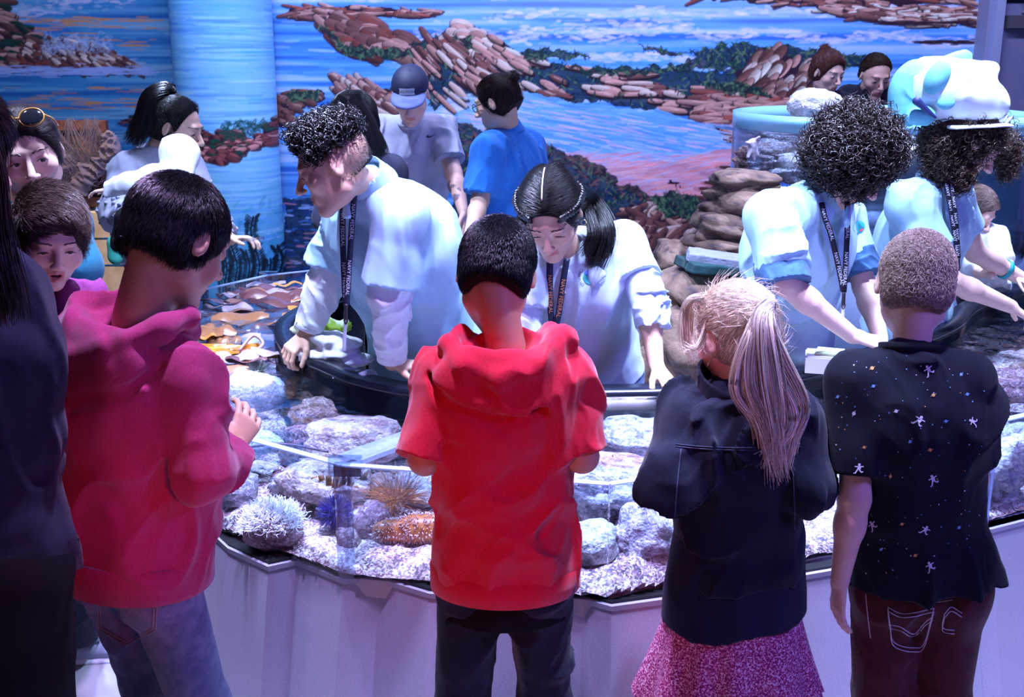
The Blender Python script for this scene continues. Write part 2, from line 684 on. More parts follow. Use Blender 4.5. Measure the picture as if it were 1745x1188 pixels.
def text_mesh(s, size=1.0):
    """flat lettering as triangles/ngons in XY, centred"""
    c = bpy.data.curves.new('lettering', 'FONT'); c.body = s; c.size = size
    c.align_x = 'CENTER'; c.align_y = 'CENTER'; c.resolution_u = 2
    o = bpy.data.objects.new('lettering', c); COL.objects.link(o)
    dg = bpy.context.evaluated_depsgraph_get()
    me = o.evaluated_get(dg).to_mesh()
    v = np.array([list(q.co) for q in me.vertices]).reshape(-1, 3); f = [list(p.vertices) for p in me.polygons]
    o.evaluated_get(dg).to_mesh_clear()
    bpy.data.objects.remove(o); bpy.data.curves.remove(c)
    return v[:, :2], f


def wrap(vf2, bvh, o, u, v, d, lift=.0015):
    """lay a flat 2D shape on a surface: cast rays along d from plane (o,u,v)"""
    v2, f = vf2
    o = np.asarray(o, float); d = nrm(d)
    out = []
    last = None
    for a, b in v2:
        s = o + np.asarray(u) * a + np.asarray(v) * b - d * .4
        hit = bvh.ray_cast(Vector(s), Vector(d), 1.0)
        if hit[0] is None:
            out.append(last if last is not None else s + d * .4)
        else:
            last = np.array(hit[0]) - d * lift
            out.append(last)
    return np.array(out), f


def bvh_of(vf):
    v, f = vf
    return BVHTree.FromPolygons([tuple(map(float, q)) for q in v], [list(map(int, q)) for q in f])

# ------------------------------------------------------------------ people
SKIN = {'fair': (.78, .50, .40), 'pink': (.80, .46, .36), 'tan': (.60, .34, .22), 'olive': (.66, .40, .28), 'brown': (.50, .27, .17)}


def skin_mat():
    return mat('skin', (.7, .45, .35), .48, vcol=True, sss=.0, bump=(420, .12, .002), spec=.4)


def cloth(name, c, c2=None, rough=.85, sc=60, bump=None, sheen=.10, crease=.020, cs=7):
    """woven stuff: fine weave plus soft creases in relief"""
    if name in _MC: return _MC[name]
    m = mat(name, c, rough, mottle=(c2 or tuple(x * .86 for x in c), sc, .35, .65), bump=bump or (700, .35, .002), sheen=sheen, spec=.22)
    nt = m.node_tree; tc = [n for n in nt.nodes if n.type == 'TEX_COORD'][0]; bp = [n for n in nt.nodes if n.type == 'BUMP'][0]
    mp = nt.nodes.new('ShaderNodeMapping'); mp.inputs['Scale'].default_value = (1, 1, .55); mp.inputs['Rotation'].default_value = (.3, .5, 0)
    nt.links.new(tc.outputs['Object'], mp.inputs['Vector'])
    n = nt.nodes.new('ShaderNodeTexNoise'); n.noise_type = 'RIDGED_MULTIFRACTAL'; n.inputs['Scale'].default_value = cs; n.inputs['Detail'].default_value = 2.2
    n.inputs['Distortion'].default_value = .5
    nt.links.new(mp.outputs[0], n.inputs['Vector'])
    b2 = nt.nodes.new('ShaderNodeBump'); b2.inputs['Strength'].default_value = .75; b2.inputs['Distance'].default_value = crease * 2.6
    nt.links.new(n.outputs['Fac'], b2.inputs['Height']); nt.links.new(b2.outputs['Normal'], bp.inputs['Normal'])
    return m


def rot(yaw=0, pitch=0, roll=0):
    """columns: right, forward, up. yaw>0 turns to the picture's left, pitch>0 looks down, roll>0 tips to own right"""
    a, b, c = map(math.radians, (yaw, pitch, roll))
    Rz = np.array([[math.cos(a), -math.sin(a), 0], [math.sin(a), math.cos(a), 0], [0, 0, 1]])
    Rx = np.array([[1, 0, 0], [0, math.cos(b), math.sin(b)], [0, -math.sin(b), math.cos(b)]])
    Ry = np.array([[math.cos(c), 0, math.sin(c)], [0, 1, 0], [-math.sin(c), 0, math.cos(c)]])
    return Rz @ Rx @ Ry


def head_ops(F, C, R, s, o):
    def A(p, k=.01): F.u(xf(p, C, R, s), k * s)
    def S(p, k=.005): F.sub(xf(p, C, R, s), k * s)
    kid = o.get('kid', 0)
    fw = o.get('fw', 1.0)
    A(ell((0, -.012, .030), (.074, .094, .085)), .01)
    A(ell((0, .022, -.018), (.063 * fw, .067, .088)), .025)
    for sx in (-1, 1):
        A(cone((sx * .040 * fw, .0, -.060), (sx * .012, .066, -.096), .026, .018), .022)
        A(ell((sx * .040 * fw, .058, -.020 - .012 * kid), (.024, .021, .022 + .006 * kid)), .018)
    A(cone((-.032, .080, .030), (.032, .080, .030), .0105), .014)
    nl = o.get('nose', 1.0)
    A(cone((0, .088, .016), (0, .094 + .021 * nl, -.021), .0065, .0105), .012)
    A(ell((0, .094 + .021 * nl, -.024), (.0105, .0095, .0085)), .006)
    for sx in (-1, 1):
        A(ell((sx * .0115, .103, -.027), (.0075, .009, .0070)), .006)
    A(ell((0, .071, -.060), (.030, .022, .022)), .014)
    A(ell((0, .076, -.097), (.018, .016, .015)), .014)
    op = o.get('open', 0.0); sm = o.get('smile', 0.0)
    for sx in (-1, 1):
        A(cone((0, .0905, -.0540), (sx * .020, .082, -.0570 + .007 * op + sm), .0046, .003), .005)
        A(cone((0, .0893, -.0662 - .010 * op), (sx * .017, .082, -.0620 + .004 * op + sm), .0056, .003), .005)
    if op:
        S(ell((0, .092, -.062 - .003 * op), (.017, .012, .0045 + .003 * op)), .003)
    else:
        S(cone((-.020, .092, -.0600), (.020, .092, -.0600), .0018), .003)
    es = o.get('eye', .0)                       # 0 looking down, 1 wide open
    for sx in (-1, 1):
        S(ell((sx * .033, .099, .007), (.017, .015, .0125)), .012)
        A(ell((sx * .0315, .0765, .008), (.0145, .0135, .0130)), .004)
        S(ell((sx * .0315, .0920, .0045 + .002 * es), (.0115, .0085, .0020 + .0036 * es)), .002)
        e = rot(-sx * 24, 0, -sx * 6)
        A(xf(ell((0, -.004, 0), (.0075, .0175, .030)), np.array([sx * .078, -.004, .000]), e, 1), .006)
        S(xf(ell((sx * .008, .000, .003), (.006, .0105, .019)), np.array([sx * .078, -.004, .000]), e, 1), .004)
        A(xf(ell((sx * .002, .006, -.004), (.004, .004, .007)), np.array([sx * .078, -.004, .000]), e, 1), .004)


def skin_col(v, base, heads):
    c = np.tile(np.array(base, float), (len(v), 1))
    n = fbm(v * 30, 3, 2)[:, None]
    c *= 1 + .05 * n
    for C, R, s, o in heads:
        q = (v - C) @ R / s
        m = (np.abs(q[:, 0]) < .021) & (q[:, 2] < -.0505) & (q[:, 2] > -.073 - .012 * o.get('open', 0)) & (q[:, 1] > .080) & (np.abs(q).max(1) < .13)
        c[m] = np.array(base) * np.array((.80, .50, .52))
        if o.get('open'):
            m = (np.abs(q[:, 0]) < .013) & (np.abs(q[:, 2] + .063) < .006) & (q[:, 1] > .06) & (q[:, 1] < .086)
            c[m] = (.10, .02, .02)
        for sx in (-1, 1):
            w_ = np.exp(-(((q - np.array([sx * .042, .075, -.025])) / .022) ** 2).sum(1))[:, None]
            c = c * (1 - .25 * w_) + .25 * w_ * np.array(base) * np.array((1.1, .62, .60))
    return c


def hand_ops(F, wr, d, n, right, s=1.0, curl=25, spread=1.0, thumb=1.0):
    """d: toward the fingertips, n: out of the palm"""
    d = nrm(d); n = nrm(np.asarray(n, float) - (np.asarray(n, float) @ d) * d)
    t = np.cross(d, n) * (1 if right else -1)
    if isinstance(curl, (int, float)):
        curl = [curl] * 4
    kn = wr + d * .086 * s
    F.u(eseg(wr + d * .012 * s, kn - d * .004 * s, t, (.027 * s, .017 * s), (.040 * s, .0125 * s)), .012 * s)
    offs = (.030, .010, -.010, -.029); lens = (.072, .080, .074, .058); rad = (.0088, .0090, .0086, .0076)
    for i in range(4):
        b = kn + t * offs[i] * s - d * abs(offs[i]) * .12 * s
        f = nrm(d + t * offs[i] * 5.5 * spread)
        L = lens[i] * s; r = rad[i] * s
        a = math.radians(curl[i]) * .7
        for fr, dr in ((.44, 1.0), (.31, .92), (.27, .84)):
            g = nrm(f * math.cos(a) + n * math.sin(a))
            e = b + g * L * fr
            F.u(cone(b, e, r, r * .93), .0035 * s)
            b = e; r *= .93
            a += math.radians(curl[i]) * .9
    b = wr + d * .026 * s + t * .022 * s
    f = nrm(d * .62 + t * .72 * thumb + n * .30)
    e = b + f * .040 * s
    F.u(cone(b, e, .0145 * s, .0105 * s), .010 * s)
    f2 = nrm(d * .85 + t * .42 * thumb + n * .35)
    e2 = e + f2 * .030 * s
    F.u(cone(e, e2, .0102 * s, .0092 * s), .004 * s)
    F.u(cone(e2, e2 + nrm(d + t * .2 * thumb + n * .4) * .024 * s, .0092 * s, .0080 * s), .004 * s)


def basis(J):
    hip = J['hip']; sh = (J['shL'] + J['shR']) / 2
    up = nrm(sh - hip)
    u = nrm(J['shR'] - J['shL'])
    hu = nrm(J.get('hipu', u))
    return hip, sh, up, u, hu


def torso_ops(F, J, b, g=0.0, wx=1.0, wd=1.0, belly=0.0, k=.03, flare=0.0, drop=.0):
    """trunk; g = inflation (m)"""
    hip, sh, up, u, hu = basis(J)
    L = np.linalg.norm(sh - hip)
    fw = nrm(np.cross(up, u))                    # forward
    X = lambda x, y: (x * b * wx + g, y * b * wd + g)
    w1 = hip + up * L * .42 + J.get('bend', np.zeros(3))
    F.u(eseg(hip - up * drop, hip + up * .05 * b, hu, X(.160 + flare, .112 + flare), X(.152, .108)), k)
    F.u(eseg(hip, w1, (hu + u) / 2, X(.150 + flare * .6, .106 + flare * .6), X(.142, .104)), k)
    F.u(eseg(w1, sh - up * .10 * b, u, X(.142, .104), X(.172, .118)), k)
    F.u(eseg(sh - up * .12 * b, sh - up * .035 * b, u, X(.165, .112), X(.135, .085)), k)
    if belly:
        F.u(ell(hip + up * L * .28 + fw * .05 * b, (.13 * b * wx + g, .13 * b * wx + g, .13 * b + g)), k)
    for q in ('shL', 'shR'):
        F.u(cone(J['neck'] - up * .035 * b, J[q], .050 * b + g, .046 * b + g), k)
        F.u(cone(sh - up * .05 * b, J[q] - up * .02 * b, .050 * b + g, .044 * b + g), k)


def arm_ops(F, J, sd, b, g=0.0, k=.015, to=None):
    """arm; to = None whole, else (0..2) shoulder..wrist: sleeve cut flat there"""
    a, e, w_ = J['sh' + sd], J['el' + sd], J['wr' + sd]
    r0, r1, r2, r3 = .047 * b + g, .040 * b + g, .037 * b + g, .0255 * b + g
    if to is None:
        F.u(cone(a, e, r0, r1), k); F.u(cone(e, e + (w_ - e) * .35, r1 * .98, r2 * 1.05), k)
        F.u(cone(e + (w_ - e) * .3, w_, r2 * 1.05, r3), k)
    elif to <= 1:
        q = a + (e - a) * to
        F.u(tube(a, q, r0, r0 * (1 - .05 * to)), k)
    else:
        F.u(cone(a, e, r0, r1), k)
        F.u(tube(e, e + (w_ - e) * (to - 1), r1, r2 + (r3 - r2) * (to - 1)), k)


def leg_ops(F, J, sd, b, g=0.0, k=.02, flare=0.0):
    h, kn, an = J['hp' + sd], J['kn' + sd], J['an' + sd]
    F.u(cone(h, kn, .080 * b + g, .056 * b + g), k)
    F.u(cone(kn, kn + (an - kn) * .35, .054 * b + g, .056 * b + g), k)
    F.u(cone(kn + (an - kn) * .3, an, .056 * b + g, .040 * b + g + flare), k)


def folds(amp, fx=(13, 13, 5), seed=0, fine=.35):
    """drapery relief as a field offset: long crests plus small crumples"""
    fx = np.array(fx, float)
    rr = rot(seed * 37 % 50 - 25, 22 * math.sin(seed), 24 * math.cos(seed * 1.7))

    def post(Q, D):
        wv = np.stack([vnoise(Q * 4, seed + 5), vnoise(Q * 4, seed + 6), vnoise(Q * 4, seed + 7)], 1) * .09
        q = (Q + wv) @ rr
        a = vnoise(q * fx * 1.1, seed)
        c = vnoise(q * fx * 2.3, seed + 9)
        crest = np.clip(1 - 2.6 * np.abs(a), 0, 1) ** 1.3
        c2 = np.clip(1 - 2.6 * np.abs(c), 0, 1)
        msk = np.clip(vnoise(Q * 6, seed + 11) + .55, 0, 1)
        return amp * (.42 - 1.75 * crest * msk - fine * 1.1 * c2 * msk) * .85
    return post


def eyes(root, v, f, C, R, s, o, iris=(.05, .025, .015)):
    es = o.get('eye', 0)
    n1, n2 = 20, 14
    for sx in (-1, 1):
        c = np.array([sx * .0315, .0765, .0075])
        th = np.linspace(0, math.pi, n2); ph = np.linspace(0, 2 * math.pi, n1, endpoint=False)
        vv = np.array([[math.sin(t) * math.cos(p), math.cos(t), math.sin(t) * math.sin(p)] for t in th for p in ph])
        ff = np.array([[i * n1 + j, i * n1 + (j + 1) % n1, (i + 1) * n1 + (j + 1) % n1, (i + 1) * n1 + j] for i in range(n2 - 1) for j in range(n1)])
        g = rot(o.get('gaze', 0), 8 + 12 * (1 - es))
        y = vv[:, 1]
        colr = np.where((y > .955)[:, None], (.01, .01, .01), np.where((y > .80)[:, None], iris, (.80, .78, .76)))
        W = C + ((vv @ g.T * .0124 + c) * s) @ R.T
        part('eyeball', (W, ff), mat('eyeball', (1, 1, 1), .12, vcol=True), root, col=colr)
        lz = .0062 + .0058 * es
        pts = [c + np.array([dx * sx, .0140 - abs(dx) * abs(dx) * 38, lz - .0075 - abs(dx) ** 2 * 42]) for dx in np.linspace(-.0125, .0135, 9)]
        W = C + (np.array(pts) * s) @ R.T
        part('eyelashes', pipe(W, .0011 * s, 12, 5), mat('lash', (.012, .010, .010), .6), root)


def brows(root, bvh, C, R, s, col, thick=1.0):
    for sx in (-1, 1):
        ps = []
        rng = np.random.RandomState(5)
        for i in range(46):
            t = rng.rand(); x = sx * (.013 + .036 * t); z = .0300 + .0055 * math.sin(t * 2.5) - .003 * t + rng.uniform(-.0022, .0022) * thick * (1.15 - t * .7)
            o_ = C + R @ (np.array([x, .16, z]) * s)
            h = bvh.ray_cast(Vector(o_), Vector(R @ np.array([0, -1., 0])), .2 * s)
            if h[0] is None: continue
            p = np.array(h[0]); nn = np.array(h[1])
            d = nrm(R @ np.array([sx * 1.0, -.1, .30 - t * .7])) * .0065 * s
            ps.append(np.array([p, p + d * .5 + nn * .0012 * s, p + d + nn * .0004 * s]))
        if ps:
            part('eyebrow', tubes(np.array(ps), np.array([.0007, .0006, .0002]) * s, 3), hair_mat(col), root)


def hair_mat(col, rough=.34):
    nm = 'hair_%02d_%02d_%02d' % tuple(int(x * 99) for x in col)
    if nm in _MC: return _MC[nm]
    m = mat(nm, col, rough, spec=.55)
    m['tone'] = list(col)
    nt = m.node_tree; b = nt.nodes['Principled BSDF']
    a = nt.nodes.new('ShaderNodeAttribute'); a.attribute_name = 'Col'
    x = nt.nodes.new('ShaderNodeMix'); x.data_type = 'RGBA'; x.blend_type = 'MULTIPLY'; x.inputs[0].default_value = 1
    x.inputs[6].default_value = (*col, 1); nt.links.new(a.outputs['Color'], x.inputs[7]); nt.links.new(x.outputs[2], b.inputs['Base Color'])
    return m


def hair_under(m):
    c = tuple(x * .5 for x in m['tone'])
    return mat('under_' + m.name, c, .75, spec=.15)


def hair_cap(C, R, s, line, grow=.008, k=.01, h=.0045, extra=(), post=None):
    """close-fitting mass of hair. line: (point, normal) cuts in head coordinates; keeps the side the normal points away from"""
    F = Field()
    def A(p, k_=.012): F.u(xf(p, C, R, s), k_ * s)
    A(ell((0, -.012, .030), np.array((.074, .094, .085)) + grow))
    A(ell((0, -.03, -.02), np.array((.068, .072, .06)) + grow * .8), .02)
    for p in extra: A(p, .015)
    for pt, n in line:
        F.cut(C + R @ (np.array(pt) * s), R @ np.array(n, float), .012 * s)
    for sx in (-1, 1):
        F.sub(xf(ell((sx * .086, .004, -.008), (.02, .027, .037)), C, R, s), .006 * s)
    F.post = post
    return F.mesh(h * s if s < 1 else h)


def surf_points(vf, n, seed=0):
    """random points + normals on a mesh"""
    v, f = vf
    a, b, c, d = (v[f[:, i]] for i in range(4))
    nn = np.cross(c - a, d - b); ar = np.linalg.norm(nn, axis=1)
    rng = np.random.RandomState(seed)
    i = rng.choice(len(f), n, p=ar / ar.sum())
    u, w_ = rng.rand(2, n, 1)
    p = a[i] * (1 - u) * (1 - w_) + b[i] * u * (1 - w_) + c[i] * u * w_ + d[i] * (1 - u) * w_
    return p, nn[i] / np.maximum(ar[i][:, None], 1e-12)


def short_hair(vf, n, length, lie, seed=0, r=.0006, up=.35, jit=.35):
    """lie: function(points)->direction of combing"""
    p, nn = surf_points(vf, n, seed)
    rng = np.random.RandomState(seed + 1)
    L = length * rng.uniform(.6, 1.2, (n, 1))
    d = lie(p) + rng.normal(0, jit, (n, 3))
    d -= (d * nn).sum(1, keepdims=True) * nn
    d /= np.maximum(np.linalg.norm(d, axis=1, keepdims=True), 1e-6)
    pts = [p - nn * .003, p + d * L * .45 + nn * L * up * .6, p + d * L + nn * L * up * .8]
    return tubes(np.stack(pts, 1), np.array([r, r * .9, r * .25]), 3)


def curls(vf, n, length, rad, turns, seed=0, r=.0011, hang=0.5, out=1.0, K=14):
    """springy locks rooted on the cap"""
    p, nn = surf_points(vf, n, seed)
    rng = np.random.RandomState(seed + 1)
    L = length * rng.uniform(.5, 1.2, (n, 1))
    ax = nn * out + rng.normal(0, .45, (n, 3)) + np.array([0, 0, -hang])
    ax /= np.linalg.norm(ax, axis=1, keepdims=True)
    a = np.cross(ax, rng.normal(0, 1, (n, 3))); a /= np.linalg.norm(a, axis=1, keepdims=True)
    b = np.cross(ax, a)
    R_ = rad * rng.uniform(.6, 1.3, (n, 1)); T = turns * rng.uniform(.7, 1.3, (n, 1)); ph = rng.rand(n, 1) * 6.28
    pts = []
    for k in range(K):
        t = k / (K - 1)
        an = ph + T * 6.283 * t
        pts.append(p - nn * .006 + ax * L * t + (a * np.cos(an) + b * np.sin(an)) * R_ * (.5 + .5 * t))
    rr = r * (1 - .6 * np.linspace(0, 1, K) ** 3)
    return tubes(np.stack(pts, 1), rr, 3)


def lock(path, n, w0, w1, wave=0.0, seed=0, r=.0011, K=18, flat=.6, stray=0.0):
    """bundle of strands along a path (a ponytail, long hair)"""
    c = spline(path, K)
    rng = np.random.RandomState(seed)
    T = np.gradient(c, axis=0); T /= np.linalg.norm(T, axis=1, keepdims=True)
    ref = np.array([.0, 1., 0.])
    U = np.cross(T, ref); U /= np.maximum(np.linalg.norm(U, axis=1, keepdims=True), 1e-6)
    W = np.cross(T, U)
    a = rng.rand(n) * 6.283; q = np.sqrt(rng.rand(n))
    t = np.linspace(0, 1, K)
    wd = w0 + (w1 - w0) * t
    ph = rng.rand(n) * 6.28
    x = np.cos(a)[:, None] * q[:, None] * wd[None]; y = np.sin(a)[:, None] * q[:, None] * wd[None] * flat
    x = x + wave * np.sin(t[None] * 9 + ph[:, None] * .35) * t[None] + rng.normal(0, stray, (n, 1)) * t[None] ** 2
    y = y + wave * np.cos(t[None] * 8 + ph[:, None] * .35) * t[None] + rng.normal(0, stray, (n, 1)) * t[None] ** 2
    P_ = c[None] + U[None] * x[:, :, None] + W[None] * y[:, :, None]
    cut = rng.uniform(.75, 1, n)          # uneven ends
    idx = t[None] * cut[:, None] * (K - 1)
    i0 = np.minimum(idx.astype(int), K - 2); fr = (idx - i0)[:, :, None]
    ar = np.arange(n)[:, None]
    P_ = P_[ar, i0] * (1 - fr) + P_[ar, i0 + 1] * fr
    return tubes(P_, r * (1 - .7 * t ** 4), 3)


def scatter_disc(n, seed):
    rng = np.random.RandomState(seed); a = rng.rand(n) * 6.28; q = np.sqrt(rng.rand(n))
    return q * np.cos(a), q * np.sin(a)


def build_body(root, J, b, skin, h=.0035, wx=1.0, wd=1.0, belly=0, legs=True, arms='LR', head=True, extra=None, colf=None, trunk=True):
    F = Field()
    hd = []
    if head:
        C, R, s, o = J['head']
        head_ops(F, C, R, s, o)
        hd = [(C, R, s, o)]
        F.u(cone(C + R @ (np.array([0, -.026, -.045]) * s), J['neck'], .050 * s * o.get('neck', 1), .055 * b * o.get('neck', 1)), .02)
    if trunk:
        torso_ops(F, J, b, -.016, wx, wd, belly)
    for sd in arms:
        arm_ops(F, J, sd, b, -.001)
        hd_ = J.get('hand' + sd)
        if hd_:
            hand_ops(F, J['wr' + sd], hd_['d'], hd_['n'], sd == 'R', hd_.get('s', b), hd_.get('curl', 25), hd_.get('spread', 1), hd_.get('thumb', 1))
    if legs:
        for sd in 'LR':
            leg_ops(F, J, sd, b, -.008)
    if extra: extra(F)
    v, f = F.mesh(h)
    col = skin_col(v, skin, hd)
    if colf is not None: col = colf(v, col)
    ob = part('body', (v, f), skin_mat(), root, col=col)
    return ob, (v, f)


def trousers(root, J, b, m, name='trousers', g=.014, top=None, flare=.012, h=.006, fold=.006, legto=1.0, seed=1, wx=1.0, wd=1.0):
    hip, sh, up, u, hu = basis(J)
    F = Field()
    X = lambda x, y: (x * b * wx + g, y * b * wd + g)
    F.u(eseg(hip - np.array([0, 0, .02]), hip + up * .10 * b, hu, X(.150, .104), X(.142, .098)), .03)
    for sd in 'LR':
        h_, kn, an = J['hp' + sd], J['kn' + sd], J['an' + sd]
        fw = nrm(np.cross(up, hu))
        F.u(ell(h_ - fw * .022 * b - up * .02 * b, (.078 * b + g * .6, .082 * b * wd + g * .4, .09 * b + g)), .03)
        F.u(cone(h_ - up * .01, kn, .072 * b + g, .056 * b + g), .03)
        F.u(tube(kn, an - nrm(an - kn) * .02, .060 * b + g, .048 * b + g + flare), .02)
    F.cut(hip + up * (top if top is not None else .10) * b, up)
    F.post = folds(fold, (12, 12, 9), seed)
    vf = F.mesh(h)
    return part(name, vf, m, root), vf


def shoe(root, an, yaw, b, m, name='shoe', sole=None):
    """shoe on the floor under the ankle"""
    R = rot(yaw)
    c = np.array([an[0], an[1], 0.0])
    F = Field()
    L = .25 * b
    F.u(eseg(c + R @ V3(0, -.05 * b, .035 * b), c + R @ V3(0, .13 * b, .028 * b), R @ V3(1, 0, 0), (.036 * b, .036 * b), (.044 * b, .026 * b)), .01)
    F.u(cone(c + R @ V3(0, -.03 * b, .04 * b), c + R @ V3(0, -.035 * b, .085 * b), .042 * b, .038 * b), .02)
    F.cut(c + V3(0, 0, .012), V3(0, 0, -1))
    F.cut(c + V3(0, 0, .09 * b), V3(0, 0, 1))
    o = part(name, F.mesh(.005), m, root)
    G = Field()
    G.u(cutp(eseg(c + R @ V3(0, -.055 * b, .0), c + R @ V3(0, .135 * b, .0), R @ V3(1, 0, 0), (.039 * b, .034), (.047 * b, .030)), c + V3(0, 0, .018), V3(0, 0, 1)), .002)
    G.cut(c + V3(0, 0, .0), V3(0, 0, -1))
    part('sole', G.mesh(.005), sole or mat('sole', (.75, .75, .75), .6), root)
    return o


def band(c, ax, u, wx, wy, wd, th=.004, n=40):
    """closed ribbed band (hem or cuff) around an axis"""
    ax = nrm(ax); u = nrm(np.asarray(u) - (np.asarray(u) @ ax) * ax); w_ = np.cross(ax, u)
    a = np.linspace(0, 2 * math.pi, n, endpoint=False)
    prof = [(0, -wd / 2), (th, -wd / 2 + th * .5), (th, wd / 2 - th * .5), (0, wd / 2)]
    v = []
    for t in a:
        for e, z in prof:
            v.append(c + u * math.cos(t) * (wx + e) + w_ * math.sin(t) * (wy + e) + ax * z)
    k = len(prof)
    f = [[i * k + j, i * k + (j + 1) % k, ((i + 1) % n) * k + (j + 1) % k, ((i + 1) % n) * k + j] for i in range(n) for j in range(k)]
    return np.array(v), np.array(f)

# ------------------------------------------------------------------ mural paint
X0, Y0, CW, CH = -260, -170, 2300, 860
TINT = np.array((.72, .74, 1.0))


def px_col(r, g, b):
    c = np.array((r, g, b)) / 255.0
    c = np.where(c < .04045, c / 12.92, ((c + .055) / 1.055) ** 2.4)
    return np.clip(c / TINT, 0, .95)


class Paint:
    def __init__(s):
        s.a = np.zeros((CH, CW, 3), np.float32)
        s.rng = np.random.RandomState(11)

    def win(s, x0, y0, x1, y1):
        a = max(int(x0 - X0), 0); b = min(int(x1 - X0) + 1, CW); c = max(int(y0 - Y0), 0); d = min(int(y1 - Y0) + 1, CH)
        if a >= b or c >= d: return None
        yy, xx = np.mgrid[c:d, a:b].astype(np.float32)
        return slice(c, d), slice(a, b), xx + X0, yy + Y0

    def put(s, w_, m, col):
        m = m[..., None]
        s.a[w_[0], w_[1]] = s.a[w_[0], w_[1]] * (1 - m) + np.asarray(col, np.float32) * m

    def dab(s, x, y, L, W, ang, col, al=1.0, hl=None):
        r = L / 2 + W
        w_ = s.win(x - r, y - r, x + r, y + r)
        if w_ is None: return
        c, q = math.cos(ang), math.sin(ang)
        dx, dy = w_[2] - x, w_[3] - y
        u = dx * c + dy * q; v = -dx * q + dy * c
        t = np.clip(u, -L / 2, L / 2)
        d = np.sqrt((u - t) ** 2 + v ** 2)
        wv = W / 2 * (1 - .35 * (np.abs(u) / (L / 2 + 1e-3)) ** 2)
        m = np.clip(wv - d + .5, 0, 1) * al
        if hl is None:
            s.put(w_, m, col)
        else:
            g = np.clip(.5 + v / (W + 1e-3), 0, 1)[..., None]
            cc = np.asarray(hl) * (1 - g) + np.asarray(col) * g
            s.put(w_, m, cc)

    def poly(s, pts, col, rough=6, sc=.05, al=1.0, seed=0, soft=1.0):
        pts = np.array(pts, float)
        w_ = s.win(pts[:, 0].min() - 12, pts[:, 1].min() - 12, pts[:, 0].max() + 12, pts[:, 1].max() + 12)
        if w_ is None: return None
        sh = w_[2].shape
        q = np.stack([w_[2].ravel() * sc, w_[3].ravel() * sc, np.full(w_[2].size, seed * 3.1)], 1)
        x = w_[2].ravel() + rough * fbm(q, 1, 3); y = w_[3].ravel() + rough * fbm(q, 2, 3)
        ins = np.zeros(len(x), bool)
        n = len(pts)
        for i in range(n):
            (xa, ya), (xb, yb) = pts[i], pts[(i + 1) % n]
            if ya == yb: continue
            c = (ya > y) != (yb > y)
            ins ^= c & (x < (xb - xa) * (y - ya) / (yb - ya) + xa)
        m = ins.reshape(sh).astype(np.float32) * al
        if callable(col):
            col = col(w_[2], w_[3])
        s.put(w_, m, col)
        return w_, m


